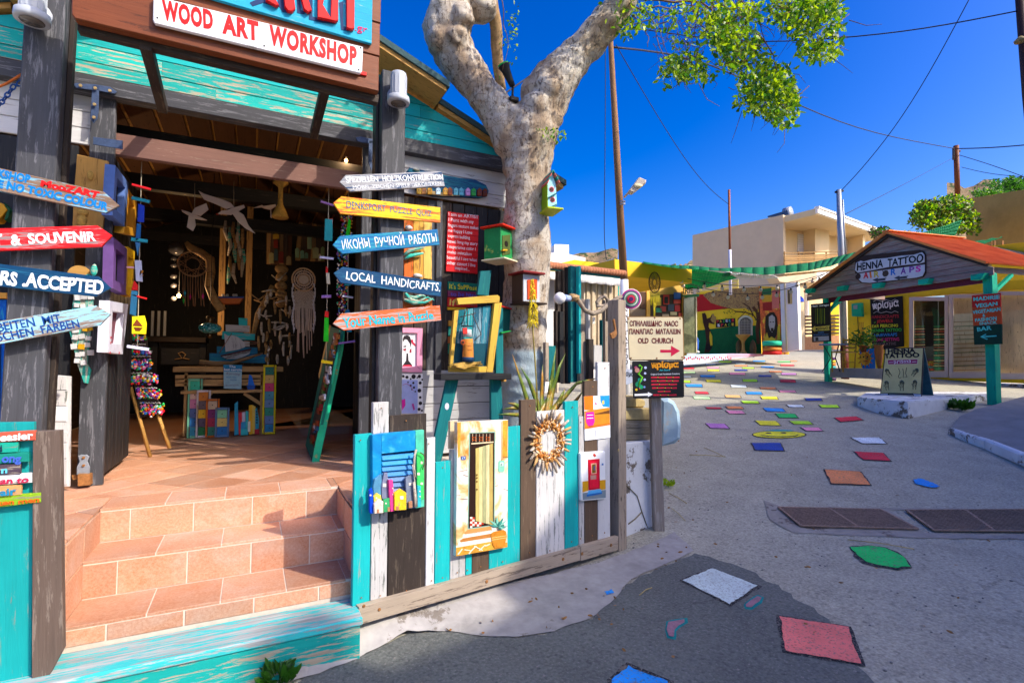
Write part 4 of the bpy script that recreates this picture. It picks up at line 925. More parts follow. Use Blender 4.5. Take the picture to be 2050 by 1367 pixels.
for i in range(3): polys(F3[i], LEAFM[i], 'leaves', tree, at(1500, 100, 3.9), kind='stuff')
# rusty nail holes etc.: three bird boxes
def birdbox(nm, lb, pts, depth): return T(nm, lb, 'birdhouse', at(pts[0], pts[1], depth), 'birdhouses on the tree trunk')
dB = D0-.24
def BF(deg, px, py, d): 
    a = math.radians(deg); return Fr(at(px, py, d), (math.cos(a), math.sin(a), 0))
# front faces are prisms: body by its front outline, pushed back
zt(1000, 320, 3.5975)
t = birdbox('birdhouse', 'tall pale blue and lime birdhouse with a striped pitched roof on the tree', (385, 230), dB)
f = BF(-8, 385, 230, dB+.02)
slab(f, [(342,160),(378,95),(405,170),(415,325),(352,360)], .13, paint('pale_blue_paint', (.35, .72, .78), .12), 'body', t, -.13)
slab(f, [(352,330),(455,335),(445,350),(300,382),(285,378)], .02, X('a8c818'), 'floor', t, 0) if False else None
A = f.P((350, 350)); 
fs_ = Fr(f.P((342, 160)), -f.n*-1 if False else Vector((-f.n.x, -f.n.y, 0))*-1)
g0 = f.P((350, 352)); u0, v0 = f.uv((350, 352)); u1 = f.uv((342, 165))[0]; vt = f.uv((342, 160))[1]; ur = f.uv((412, 330))[0]
LIMEM = X('8ab010')
box(f.W(u0-.004, (v0+vt)/2, -.065), (.01, .13, vt-v0), LIMEM, 'side_panel', t, rot=math.radians(-8))
box(f.W((u0+ur)/2, v0-.008, -.04), (.125, .2, .014), X('b0c020'), 'floor_board', t, rot=math.radians(-8))
ap = f.uv((376, 88)); el = f.uv((340, 172)); er = f.uv((420, 172))
for e, s_ in ((el, -1), (er, 1)):
    d = Vector((e[0]-ap[0], e[1]-ap[1])); L = d.length*1.12; d.normalize(); x = f.a*d.x+f.b*d.y
    for i in range(4): box((0, 0, 0), (L/4-.001, .16, .008), X('c86a60') if i % 2 else X('2a8a80'), 'roof_slat', t, M=basis(f.W(ap[0], ap[1], -.05)+x*(L*(i+.5)/4)+f.b*.006, x, f.n, x.cross(f.n)))
for y in (212, 287): disc(f, (377 if y < 250 else 384, y), 21, .004, X('e08898'), 'hole_ring', t, .0, n=18); disc(f, (377 if y < 250 else 384, y), 15, .003, X('501810'), 'hole', t, .004, n=18)
bar(f, (358,268), (412,240), 7, .02, X('0c6070'), 'perch', t, 0); bar(f, (368,340), (414,320), 6, .02, X('0c6070'), 'perch', t, 0)
t = birdbox('birdhouse', 'green birdhouse with a red flat roof and round hole on the tree', (60, 600), dB)
f = BF(30, 50, 610, dB+.03)
u0, v0 = f.uv((8, 700)); u1, v1 = f.uv((97, 515)); w_ = u1-u0; hgt = v1-v0; GR = paint('green_paint', (.02, .25, .07), .2, .5, 8, chip=(.4, .5, .1), chipw=.12)
box(f.W((u0+u1)/2, (v0+v1)/2, -.075), (w_, .15, hgt), GR, 'body', t, rot=math.radians(30))
box(f.W((u0+u1)/2, v1+.01, -.07), (w_*1.25, .21, .014), X('d02810'), 'roof', t, rot=math.radians(30)); box(f.W((u0+u1)/2, v0-.012, -.06), (w_*1.2, .21, .012), X('d8d4b0'), 'floor_board', t, rot=math.radians(30))
slab(f, [(22,545),(78,538),(78,678),(22,690)], .006, X('4a5a28'), 'front_panel', t, 0); disc(f, (50,605), 21, .002, X('150d06'), 'hole', t, .006); bar(f, (28,650), (58,650), 10, .02, X('e0a020'), 'perch', t, .006)
t = birdbox('birdhouse', 'grey and white birdhouse with an orange front behind the yellow aloe flower', (230, 930), dB)
f = BF(8, 235, 930, dB+.0)
u0, v0 = f.uv((172, 1020)); u1, v1 = f.uv((290, 835)); w_ = u1-u0; hgt = v1-v0
box(f.W((u0+u1)/2, (v0+v1)/2, -.07), (w_, .14, hgt), paint('grey_white_paint', (.5, .53, .56), .1), 'body', t, rot=math.radians(8))
box(f.W((u0+u1)/2-.01, v1+.01, -.05), (w_*1.35, .2, .014), X('802020'), 'roof', t, rot=math.radians(8)); box(f.W((u0+u1)/2, v0-.01, -.04), (w_*1.35, .2, .012), X('3a2a20'), 'floor_board', t, rot=math.radians(8))
box(f.W(u0-.004, (v0+v1)/2, -.07), (.008, .135, hgt), X('4a3828'), 'side_panel', t, rot=math.radians(8))
slab(f, [(202,865),(272,858),(272,1000),(204,1006)], .008, X('d84818'), 'front_panel', t, 0)
t = birdbox('birdhouse', 'dark teal birdhouse with a red roof partly hidden at the left of the tree', (45, 1130), dB)
f = BF(20, 45, 1150, dB+.05)
slab(f, [(20,1065),(80,1080),(72,1235),(20,1245)], .12, X('0c5048'), 'body', t, -.12); slab(f, [(10,1045),(92,1070),(92,1078),(10,1058)], .16, X('b02018'), 'roof', t, -.14); slab(f, [(15,1240),(85,1228),(85,1236),(15,1252)], .16, X('1a8a40'), 'floor_board', t, -.13)
# green garden spotlight on the fork
zt()
t = T('spotlight', 'small black garden spotlight with a green glass in the fork of the tree', 'spotlight', at(1020, 180, D0-.15))
A = at(1012, 140, D0-.15); B = at(1027, 175, D0-.13); ax = (A-B).normalized()
lathe(B, [(.006, 0), (.022, .01), (.026, .06), (.034, .13), (.045, .16), (.046, .168), (.0, .168)], BLKM, 'housing', t, 20, axis=ax); lathe(B+ax*.165, [(.0, 0), (.044, 0), (.044, .014), (.0, .014)], X('10b040', .2), 'green_glass', t, 20, axis=ax)
tube([B, at(1026, 190, D0-.12), at(1028, 200, D0-.12)], .009, BLKM, 'bracket', t)
box(at(1028, 200, D0-.12), (.07, .05, .03), BLKM, 'foot', t)
# ------------------------------------------------------------------ signs on the porch
FS = FY(2.92)
RED = paint('signal_red_paint', (.62, .004, .004), .05, .5, 8, b_=0)
zt()
bs = T('roof_sign', 'large brown board sign carrying a white WOOD ART WORKSHOP board', 'sign', FS.P((450, 0)))
def line(x, x0, y0, x1, y1): return y0+(y1-y0)*(x-x0)/(x1-x0)
b0 = lambda x: line(x, 146, 37, 759, 184); HH = lambda x: line(x, 146, 250, 759, 197); b1 = lambda x: b0(x)-HH(x)*.36; b2 = lambda x: b0(x)-HH(x)*.70; b3 = lambda x: b0(x)-HH(x)
for hi, lo, xr in ((b1, b0, 759), (b2, b1, 761), (b3, b2, 763)):
    slab(FS, [(143, hi(143)+1.5), (xr, hi(xr)+1.5), (xr-1, lo(xr)-1), (150, lo(150)-1), (143, lo(143)-8)], .05, REDBRN, 'board', bs, -.05, bev=.004)
slab(FS, [(155,45),(759,190),(757,206),(155,60)], .05, DKBRN, 'back_rail', bs, -.11)
wb = slab(FS, [(307,-9),(727,94),(725,143),(721,147),(310,47),(306,40)], .02, paint('glossy_white_board', (.78, .78, .8), .04, .3, 3, chip=(.5, .5, .5), chipw=.0), 'white_board', bs, .012, bev=.004)
for q in ((311,46),(536,99),(716,145)): slab(FS, [(q[0], q[1]-4), (q[0]+18, q[1]), (q[0]+18, q[1]+7), (q[0], q[1]+3)], .012, RED, 'red_block', bs, 0)
for s, p0, p1 in (('WOOD', (325, 37.5), (427, 58.5)), ('ART', (445, 65), (518, 81)), ('WORKSHOP', (538.5, 87.5), (714, 131))): text(FS, s, p0, p1, 37, RED, wb, .0325, bold=.05, jit=.06, spacing=1.12)
for q in ((315,36),(527,38),(529,92),(722,96),(718,140)): disc(FS, q, 1.8, .001, X('303030'), 'screw', wb, .033, n=8)
bp = slab(FS, [(250,-150),(746,-8),(744,88),(306,-37),(250,-60)], .02, wood('sky_blue_board', (.02, .4, .62), (.3, .6, .7), .12, .2), 'blue_panel', bs, .006)
zt(500, 0, 3.417)
SHD = paint('navy_paint', (.005, .03, .12), .1)
for pts in ([(0,20),(60,-10),(130,0),(170,25),(150,40),(90,22),(20,45)], [(195,-30),(240,-20),(262,60),(300,80),(285,95),(225,85),(190,30)], [(320,-30),(345,-30),(350,70),(375,80),(370,-10),(395,-10),(395,80),(370,100),(325,90)], [(405,-20),(430,-20),(430,115),(560,150),(600,140),(580,165),(500,158),(405,135)], [(612,20),(640,10),(640,180),(680,200),(675,215),(625,205)]):
    slab(FS, pts, .002, SHD, 'letter_shadow', bp, .026, bev=0)
for pts in ([(120,-40),(170,-20),(200,35),(180,40),(110,0)], [(230,-60),(300,-60),(312,60),(290,80),(262,75),(238,40)], [(340,-60),(385,-60),(425,70),(400,85),(370,60)], [(465,-60),(520,-60),(500,30),(555,120),(560,-60),(606,-60),(605,140),(590,148),(520,130),(465,120)], [(662,-60),(718,-60),(716,195),(700,202),(664,190)]):
    slab(FS, pts, .022, RED, 'carved_letter', bp, .03, bev=.004)
text(FS, '.gr', (722, 208), (805, 228), 58, paint('crimson_pink', (.6, .01, .12), .1), bp, .028, bold=.0, jit=.8, cap=.72)

ARW = T
def arrow(nm, lb, pts, mat, texts, off=.03, fr=PF, grp=None, th=.02, ax=None):
    t = T(nm, lb, 'sign', fr.P(pts[0], off), grp)
    bd = slab(fr, pts, th, mat, 'board', t, off, ax=ax)
    for s, p0, p1, h, m, bo, j in texts: text(fr, s, p0, p1, h, m, bd, off+th, bold=bo, jit=j, th=.002)
    return t
WP_ = paint('white_lettering', (.8, .82, .85), .05, .5, 10)
zt(600, 320, 3.5975); g = 'arrow signs on the right-hand porch post'
MW = wood('navy_and_white_weathered_board', (.02, .05, .12), (.4, .4, .42), .42, .5)
arrow('arrow_sign', 'weathered grey and navy arrow sign reading SPEZIELLEN HOLZKONSTRUKTION, topmost on the right post', [(288,160),(330,110),(1025,83),(1045,190),(365,230)], MW, [('SPEZIELLEN  HOLZKONSTRUKTION', (335,165), (1035,143), 42, WP_, .012, .5), ('MÖBEL-ZEICHEN-SPIELE-DEKORIEREN', (385,214), (1018,184), 27, WP_, -.004, .25)], grp=g)
MY = wood('yellow_orange_board', (.85, .45, .01), (.75, .12, .02), .28, .25, .45)
arrow('arrow_sign', 'yellow and orange arrow sign reading DENKSPORT PUZZLE QUIZ', [(243,310),(300,263),(1013,343),(1013,452),(295,388)], MY, [('DENKSPORT  PUZZLE  QUIZ', (337,344), (950,410), 48, X('3f6f88'), .004, .6)], grp=g)
MB_ = wood('bright_blue_board', (.0, .13, .34), (.02, .3, .46), .34, .3, .45)
arrow('arrow_sign', 'bright blue arrow sign lettered in Cyrillic', [(238,612),(290,548),(992,500),(1008,612),(310,677)], MB_, [('ИКОНЫ  РУЧНОЙ  РАБОТЫ', (310,645), (990,592), 66, WP_, .005, .5)], grp=g)
MN = wood('deep_blue_board', (.0, .05, .14), (.01, .12, .24), .22, .3, .45)
arrow('arrow_sign', 'deep blue arrow sign reading LOCAL HANDICRAFTS', [(245,815),(310,770),(1022,880),(1015,985),(295,885)], MN, [('LOCAL  HANDICRAFTS.', (332,862), (1010,948), 62, WP_, .006, .5)], grp=g)
MO = wood('orange_red_board', (.72, .12, .03), (.4, .35, .33), .3, .3, .5)
arrow('arrow_sign', 'orange red arrow sign reading Your Name in Puzzle, lowest on the right post', [(240,1180),(300,1107),(1010,1048),(1020,1157),(320,1228)], MO, [('Your Name in Puzzle', (315,1205), (965,1147), 68, paint('turquoise_lettering', (.0, .45, .55), .1, .4), .022, .6)], grp=g)
zt(0, 320, 3.5975); g = 'arrow signs on the left-hand porch post'
ML = wood('pale_blue_brown_weathered_board', (.2, .45, .6), (.25, .16, .11), .42, .3)
BLT = paint('blue_lettering', (.0, .17, .5), .1, .4); DBL = paint('dark_blue_lettering', (.0, .05, .25), .1)
arrow('arrow_sign', 'weathered arrow sign with blue NO TOXIC COLOUR and red lettering, topmost on the left post', [(-300,-30),(0,60),(750,232),(860,330),(760,382),(0,225),(-300,170)], ML, [('WORKSHOP', (-210,90), (215,168), 58, BLT, .045, .4), ('MooZART', (290,188), (712,276), 46, RED, .06, .7), ('E NO TOXIC COLOUR', (-20,196), (775,362), 56, BLT, .05, .4)], .05, grp=g)
MR = wood('red_weathered_board', (.72, .008, .012), (.25, .22, .22), .25, .3, .45)
arrow('arrow_sign', 'red arrow sign reading SOUVENIR in white', [(-300,508),(0,495),(700,472),(808,545),(730,625),(0,655),(-300,672)], MR, [('T  &  SOUVENIR', (-45,618), (695,586), 76, WP_, .035, .4)], .05, grp=g)
arrow('arrow_sign', 'dark blue arrow sign reading ACCEPTED in white', [(-300,712),(0,750),(710,840),(800,925),(690,985),(0,912),(-300,880)], MN, [('RS .ACCEPTED', (-5,895), (742,962), 98, WP_, .035, .4)], .05, grp=g)
MLB = wood('pale_blue_scuffed_board', (.3, .62, .75), (.28, .2, .16), .3, .25, .5)
arrow('arrow_sign', 'pale blue arrow sign with two lines of German lettering, lowest on the left post', [(-300,1205),(0,1160),(690,1050),(795,1110),(720,1190),(0,1325),(-300,1378)], MLB, [('BEITEN  MIT', (-12,1236), (442,1166), 62, DBL, .012, .4), ('SCHEN  FARBEN', (-12,1308), (577,1203), 62, DBL, .012, .4)], .05, grp=g)

# ------------------------------------------------------------------ things hung on the front
# driftwood spine with white blocks
zt(0, 560, 3.1068)
sp = T('driftwood_ornament', 'long driftwood ornament with white wooden blocks and a teal tail on the door frame', 'ornament', F0.P((510, 400), .05))
FK = FY(3.86); TD = wood('teal_driftwood', (.03, .42, .34), (.5, .5, .4), .3, .4)
slab(FK, [(430,320),(470,-10),(560,-40),(585,60),(560,330),(540,520),(565,560),(545,645),(520,640),(485,540)], .02, TD, 'spine', sp, .002)
for i in range(26):
    y = 110+ (i//3)*50+rnd.uniform(-8, 8); x = 455+(i % 3)*45+rnd.uniform(-12, 12)-(20 if 330 < y < 420 else 0); w_ = rnd.uniform(16, 22)
    if y > 530: continue
    bar(FK, (x, y), (x+2*w_*math.cos(.2*math.sin(i)), y+6*math.sin(i*3)), 2*w_*.8, .014, X('c8960c') if i in (13, 19, 14) else WHT, 'block', sp, .02+.006*(i % 2))
zt(0, 320, 3.5975)
blob(FK.P((678, 795), .05), (.018, .012, .035), TD, 'wing', sp, fr=FK); disc(FK, (570, 830), 70, .006, PINE, 'round_body', sp, .01)
pn = T('pine_picture', 'varnished pine board with a drawn cone and a straw figure behind the topmost arrow sign', 'board', F0.P((640, 200), .03))
slab(FK, [(555,-40),(780,10),(770,230),(740,500),(520,500),(535,200)], .018, PINE, 'board', pn, .0)
blob(FK.P((650,110), .03), (.016, .008, .03), paint('straw', (.55, .33, .08), .4, .8, 40, b_=.8), 'cone', pn, fr=FK)
blob(FK.P((598,380), .04), (.028, .02, .02), MATS['straw'], 'straw_head', pn, fr=FK); blob(FK.P((590,435), .04), (.025, .02, .035), MATS['straw'], 'straw_body', pn, fr=FK)
# frames on the open left door leaf
LX = Fr((-.79, 0, 0), (0, 1, 0))
def side_frame(q, col, lb, inner='202028', th=.05):
    t = T('picture_frame', lb, 'picture frame', LX.P(q[0]), 'frames hanging on the open left door')
    c = Vector((sum(p[0] for p in q)/4, sum(p[1] for p in q)/4)); m = paint('frame_'+col, hexc(col), .15)
    qi = [tuple(c+(Vector(p)-c)*.62) for p in q]
    for i in range(4): j = (i+1) % 4; slab(LX, [q[i], q[j], qi[j], qi[i]], th, m, 'rail', t, 0)
    slab(LX, qi, .012, X(inner), 'picture', t, 0)
side_frame([(832,40),(925,165),(905,490),(808,402)], '5a78b8', 'blue picture frame, upper left on the open door'); side_frame([(925,210),(985,300),(975,550),(890,530)], 'd89a28', 'ochre picture frame on the open door', 'd8c8a0')
side_frame([(820,560),(915,640),(912,975),(812,925)], '6a4a88', 'purple picture frame on the open door', '2a3020'); side_frame([(920,625),(972,660),(955,990),(905,965)], 'd8a810', 'narrow yellow picture frame on the open door', '3a3a28')
side_frame([(792,1015),(925,1040),(885,1400),(775,1385)], 'd8d8e8', 'white picture frame with red dots on the open door', '702838')
for q in ((800,1280),(800,1318),(795,1388),(860,1390)): disc(LX, q, 9, .002, X('c01830'), 'red_dot', bpy.data.objects.get('picture_frame.004'), .05, n=8)
# hanging mobiles
STR = paint('pale_string', (.5, .42, .3), .1)
def mobile(lb, x0, x1, Y, items, ys):
    f = FY(Y); t = T('hanging_mobile', lb, 'mobile', f.P((x0, ys[0])), 'painted wooden mobiles hanging at the door')
    tube([f.P((x0+(x1-x0)*i/6, ys[0]+(ys[1]-ys[0])*i/6)) for i in range(7)], .0025, STR, 'string', t, 5)
    for pts, c in items: slab(f, pts, .014, X(c), 'painted_piece', t, 0)
    return t, f
def B4(a, b, w_): d = Vector((b[0]-a[0], b[1]-a[1])).normalized(); q = Vector((-d.y, d.x))*w_/2; a = Vector(a); b = Vector(b); return [tuple(a-q), tuple(b-q), tuple(b+q), tuple(a+q)]
mt, mf = mobile('mobile of painted wood pieces with a yellow boat square beside the left door', 1020, 990, 4.0, [(B4((948,176),(1085,212),15),'d01020'),(B4((946,272),(1078,302),22),'1888a0'),([(995,315),(1040,330),(1036,450),(988,445)],'1038b8'),([(985,455),(1015,465),(1010,560),(975,590)],'1060a8'),([(972,590),(1010,600),(990,690)],'3878b0'),(B4((942,570),(1062,585),24),'2098b0'),
     ([(968,722),(1018,725),(1026,878),(978,872)],'b0b8d8'),([(965,870),(992,900),(990,940),(945,935)],'c81018'),([(945,940),(990,945),(978,1125),(932,1110)],'1a5a80'),(B4((945,970),(1055,1000),12),'d01818'),(B4((910,772),(965,775),12),'d0a0b8'),([(950,1128),(1040,1122),(1055,1180),(1050,1255),(948,1252)],'f0e010'),(B4((912,1342),(1070,1366),22),'c8c8e8'),([(1000,830),(1010,790),(1032,800),(1015,832)],'d89030'),([(1000,838),(1030,828),(1010,850)],'e8c0a0')], (15, 1345))
for p, c in (([(952,1195),(985,1145),(1030,1200)], '7a3a10'), ([(960,1205),(1030,1208),(1005,1235),(975,1232)], '6a3010')): slab(mf, p, .003, X(c), 'boat_cutout', mt, .014)
zt(600, 320, 3.5975)
mobile('mobile of painted pieces with violet and yellow sticks left of the five arrow signs', 210, 190, 4.0, [(B4((152,298),(245,328),14),'9068b0'),([(183,425),(238,428),(236,585),(178,580)],'18909a'),([(210,423),(240,424),(238,462)],'d02018'),(B4((145,700),(245,712),16),'b8b8d8'),([(190,765),(205,785),(205,815),(188,812)],'d01818'),([(190,812),(215,815),(220,895),(195,890)],'c8c0a8'),(B4((158,985),(228,982),20),'9a70b8'),([(184,1088),(210,1092),(208,1135),(180,1130)],'e01818'),([(180,1135),(210,1138),(208,1310),(172,1305)],'20c818'),(B4((156,1450),(238,1462),22),'e8c810')], (200, 1450))
mobile('second mobile with a green taper and a violet stick close to the right post', 352, 345, 4.02, [([(355,420),(370,440),(360,545),(332,540)],'20d010'),(B4((308,980),(385,992),12),'c8c8d8'),([(328,1085),(355,1075),(370,1110),(360,1150),(330,1140)],'1878a8'),(B4((278,1322),(400,1305),14),'8a68b0'),([(325,880),(372,885),(368,905),(325,905)],'1890a0'),([(340,1225),(375,1222),(375,1240),(342,1238)],'1888a8')], (235, 1320))
# strips of coloured beads between them
zt(600, 320, 3.5975)
t = T('bead_curtain', 'strip of many tiny coloured beads hanging behind the second mobile', 'bead strip', FY(4.05).P((310, 700))); fb = FY(4.1)
BC = ['c02818','d89820','2060b0','20a070','e8e0d0','804090']
for ci, c in enumerate(BC):
    bm = bmesh.new()
    for _ in range(70):
        y = rnd.uniform(400, 1180); q = fb.P((rnd.uniform(270, 345)+(30 if y < 560 else 0), y)); bmesh.ops.create_icosphere(bm, subdivisions=1, radius=rnd.uniform(.005, .009), matrix=Matrix.Translation(q+Vector((0, rnd.uniform(-.02, .02), 0))))
    put('beads', finish(bm, True), Matrix.Identity(4), X(c, .3), t, kind='stuff')

# ------------------------------------------------------------------ right-hand wall of the workshop
zt(600, 320, 3.5975)
FW = FY(3.895)
rs = T('red_text_board', 'red board of ten slats with the handwritten text I am an ARTIST', 'sign', FW.P((1170, 600)))
RB = paint('bright_red_board', (.72, .01, .015), .12, .45, 5)
n = 11
for i in range(n):
    q = [(1068, 372), (1290, 402), (1280, 822), (1054, 803)]
    L = lambda t: Vector(q[0]).lerp(Vector(q[3]), t); R_ = lambda t: Vector(q[1]).lerp(Vector(q[2]), t)
    slab(FW, [tuple(L(i/n)), tuple(R_(i/n)), tuple(R_((i+.96)/n)), tuple(L((i+.96)/n))], .02, RB, 'slat', rs, 0)
for i, (s, a, b) in enumerate((('I am an ARTIST', 1072, 1286), ('I Paint with my', 1072, 1252), ('fingers texture makes', 1068, 1286), ('me happy I Love', 1068, 1242), ('express building', 1068, 1226), ('leaves long my story', 1064, 1280), ('I experience color I', 1064, 1266), ('make mistakes', 1064, 1238), ('beautiful I see what', 1060, 1276), ('other cannot I live', 1060, 1264), ('inspired...', 1118, 1222))):
    y = 403+i*38.6; text(FW, s, (a, y), (b, y+(b-a)*.10), 25, WP_, rs, .0205, bold=-.002, jit=.35)
zt(780, 320, 4.5559)
ib = T('word_sign', 'stack of coloured word boards starting with its suppose in yellow on green', 'sign', FW.P((660, 1200)))
for pts, c, s, tc, p0, p1, h in (([(532,1108),(808,1130),(805,1200),(532,1185)],'0a7a62','It\'s SuPPose',"e8d818",(545,1172),(800,1188),44),([(530,1190),(805,1205),(802,1262),(530,1248)],'70284a','to be hard','5850b0',(555,1240),(795,1252),38),([(530,1252),(800,1265),(800,1345),(528,1338)],'c8201c','If','f0d060',(545,1328),(600,1332),60),([(528,1342),(700,1348),(700,1372),(528,1368)],'e8a818','','',0,0,0)):
    bd = slab(FW, pts, .015, wood('word_board_'+c, hexc(c), (.2, .15, .1), .1, .2), 'word_board', ib, 0)
    if s: text(FW, s, p0, p1, h, X(tc), bd, .0155, bold=.01, jit=.6)
zt(680, 640, 3.7976)
for pts, c in (([(828,5),(880,10),(876,50),(826,48)],'d09030'),([(828,52),(874,55),(870,125),(826,122)],'187868'),([(826,128),(870,130),(868,180),(824,178)],'a05828'),([(828,182),(868,185),(866,262),(826,258)],'208060')): slab(FW, pts, .015, X(c), 'word_board', ib, 0)
# long fish-shaped driftwood village panel
zt(780, 320, 4.5559)
vp = T('driftwood_village', 'long dark driftwood panel painted as a sea village on the white boards', 'wall art', FW.P((650, 250), .02))
slab(FW, [(180,70),(260,85),(500,140),(640,165),(780,180),(880,230),(905,285),(890,330),(820,345),(600,335),(400,330),(250,275),(150,120)], .03, wood('dark_sea_blue_wood', (.005, .06, .16), (.01, .2, .3), .3, .4), 'base', vp, .02)
slab(FW, [(240,262),(400,285),(600,318),(640,330),(500,330),(370,315),(280,290)], .012, wood('tan_driftwood', (.4, .28, .12), (.2, .15, .08), .2), 'shore', vp, .05)
for x, c in ((270,'b89030'),(315,'8a5a28'),(368,'d09828'),(445,'b8d0e0'),(510,'d09a38'),(552,'783818'),(606,'68b8c8'),(655,'58a8c0'),(716,'c090c8'),(768,'30a048'),(822,'7a3820'),(872,'6a3018')):
    y = 285+(x-445)*.03; h = slab(FW, [(x-20, y-22), (x, y-40), (x+20, y-22), (x+20, y+32), (x-20, y+30)], .02, X(c), 'little_house', vp, .05)
    for dx in (-8, 7): slab(FW, [(x+dx-3, y-8), (x+dx+3, y-8), (x+dx+3, y+2), (x+dx-3, y+2)], .001, X('1a3060'), 'window', h, .07, bev=0)
blob(FW.P((240, 95), .05), (.03, .02, .012), TD, 'driftwood_tip', vp, fr=FW)
# orange plank pictures with driftwood fish behind the right post
op = T('plank_picture', 'orange plank picture with a white cap and teal driftwood between the arrow signs', 'wall art', FW.P((270, 800)))
for x0, x1, c in ((132,215,(.6, .13, .02)), (218,306,(.62, .32, .05)), (309,386,(.68, .42, .1))): slab(FW, [(x0,540),(x1,548),(x1,1090),(x0,1080)], .018, wood('plank_%d' % x0, c, (.3, .15, .04), .2), 'plank', op, 0)
zt(600, 320, 3.5975)
for x0, x1 in ((745,820),(822,900),(902,955)): slab(FW, [(x0,1000),(x1,1005),(x1,1060),(x0,1065)], .018, MATS['plank_132'], 'plank', op, 0)
for pts in ([(750,690),(790,655),(850,640),(900,628)], [(755,715),(800,690),(850,680),(890,672)], [(760,960),(800,1010),(860,1020),(920,990),(970,1012)], [(750,1005),(820,1032),(900,1028),(960,1000)], [(770,980),(830,995),(880,975),(905,985)]):
    tube([FW.P(p, .05) for p in pts], [.012, .016, .012, .007, .005][:len(pts)], TD, 'driftwood', op, 7, jit=.1)
blob(FW.P((785, 490), .04), (.03, .02, .02), WHT, 'white_cap', op, fr=FW); blob(FW.P((850, 835), .04), (.038, .02, .018), WHT, 'white_cap', op, fr=FW)
# framed prints
zt(680, 640, 3.7976)
pf = T('pink_frame_picture', 'pink framed drawing of a woman with a black headscarf', 'picture', FW.P((550, 230)))
PK = paint('pink_frame', (.8, .32, .48), .1, .4); 
for q in ([(470,60),(632,65),(590,102),(470,98)], [(632,65),(628,400),(586,355),(590,102)], [(628,400),(470,396),(470,355),(586,355)]): slab(FW, q, .025, PK, 'rail', pf, .005)
slab(FW, [(440,98),(590,102),(586,356),(440,352)], .008, X('e8e8f0'), 'sheet', pf, .004)
D_ = X('282028')
def dr(pts, c=None, o_=.0125, par=pf): slab(FW, pts, .0008, c or D_, 'drawn_shape', par, o_, bev=0)
dr([(480,150),(488,125),(512,116),(535,128),(545,165),(542,215),(532,180),(512,150),(495,148),(484,170)]); dr([(508,255),(520,255),(524,310),(552,345),(552,356),(476,356),(480,345),(505,312)])
dr([(484,200),(506,196),(508,205),(486,210)]); dr([(482,222),(505,218),(508,228),(494,238),(484,232)], X('a02040')); dr([(540,152),(556,150),(562,172),(580,190),(578,205),(560,190),(548,180)], X('c02848')); dr([(534,225),(546,218),(546,250),(530,252)], X('902038')); dr([(484,345),(530,342),(552,350),(520,358),(482,358)], X('d02040'), .0135)
bar(FW, (500,205), (500,255), 1.5, .0008, D_, 'drawn_line', pf, .0125)
pf2 = T('dotted_frame_picture', 'white picture frame with black dots below the pink one', 'picture', FW.P((550, 560)))
slab(FW, [(440,405),(632,410),(632,715),(440,715)], .012, X('f0f0f2'), 'frame', pf2, .004); slab(FW, [(440,455),(594,458),(592,712),(440,712)], .006, X('a8b4e8'), 'picture', pf2, .016)
for p, r in (((512,436),12),((562,432),17),((484,430),10),((606,430),13),((612,480),12),((606,538),15),((612,590),10),((614,634),14),((604,680),12),((625,690),8),((590,440),6),((540,450),7),((628,455),7)): disc(FW, p, r, .001, D_, 'dot', pf2, .0165, n=12)
for p, r in (((560,480),9),((540,500),8),((565,515),9),((520,475),6),((548,530),5),((575,545),6)): disc(FW, p, r, .001, D_, 'dot', pf2, .0225, n=10)
slab(FW, [(472,610),(498,600),(500,650),(475,690)], .001, X('d8209a'), 'drawn_shape', pf2, .0225, bev=0); slab(FW, [(548,640),(562,635),(572,680),(562,690)], .001, X('c04098'), 'drawn_shape', pf2, .0225, bev=0)
tube([FW.P(p, .024) for p in ((480,495),(510,485),(540,505),(560,540))], .0015, X('c02060'), 'drawn_line', pf2, 5)

# easel with a framed driftwood boat
zt(680, 640, 3.7976)
FA = FY(3.42)
ea = T('easel', 'tall teal easel with a dark shelf standing behind the fence', 'easel', FA.P((980, 800)))
EM = TEALD
bar(FA, (1130,-330), (1240,-330), 1, .001, EM, 'x', ea) if False else None
slab(FA, [(815,455),(905,455),(768,1100),(725,1075),(725,880)], .03, EM, 'leg', ea, 0); slab(FA, [(1150,455),(1228,458),(1245,770),(1152,765)], .03, EM, 'leg', ea, 0); slab(FA, [(1192,-90),(1242,-90),(1246,455),(1188,455)], .03, EM, 'leg', ea, -.04)
disc(FA, (816,658), 17, .002, X('c8d0e0'), 'round_hole', ea, .03, ry=26)
zt(780, 320, 4.5559); slab(FA, [(830,1015),(928,1008),(905,1240),(800,1230)], .03, EM, 'top_post', ea, -.05)
zt(680, 640, 3.7976)
A = FA.P((722, 430)); B = FA.P((1250, 430)); box(((A.x+B.x)/2, 3.37, (A.z+B.z)/2), (B.x-A.x, .15, .042), BLK, 'shelf', ea)
A = FA.P((1240, 445)); box((A.x+.0, 3.42, A.z), (.04, .04, .05), PINE, 'shelf_end', ea)
YF = T('yellow_frame_picture', 'ochre wooden frame with blue boards and a driftwood fishing boat on the easel shelf', 'picture', FA.P((1010, 380), .04))
zt(600, 320, 3.5975)
YW = wood('ochre_frame_wood', (.62, .38, .05), (.4, .25, .05), .15, .3)
zt(780, 320, 4.5559)
slab(FA, [(612,1262),(985,1232),(1006,1250),(1003,1300),(628,1320)], .035, YW, 'rail', YF, .04)
zt(680, 640, 3.7976)
slab(FA, [(872,-70),(905,-72),(862,340),(838,340)], .035, YW, 'rail', YF, .04); slab(FA, [(1178,-125),(1235,-130),(1165,400),(1118,398)], .035, YW, 'rail', YF, .04); slab(FA, [(836,350),(1165,355),(1165,400),(836,398)], .035, YW, 'rail', YF, .035)
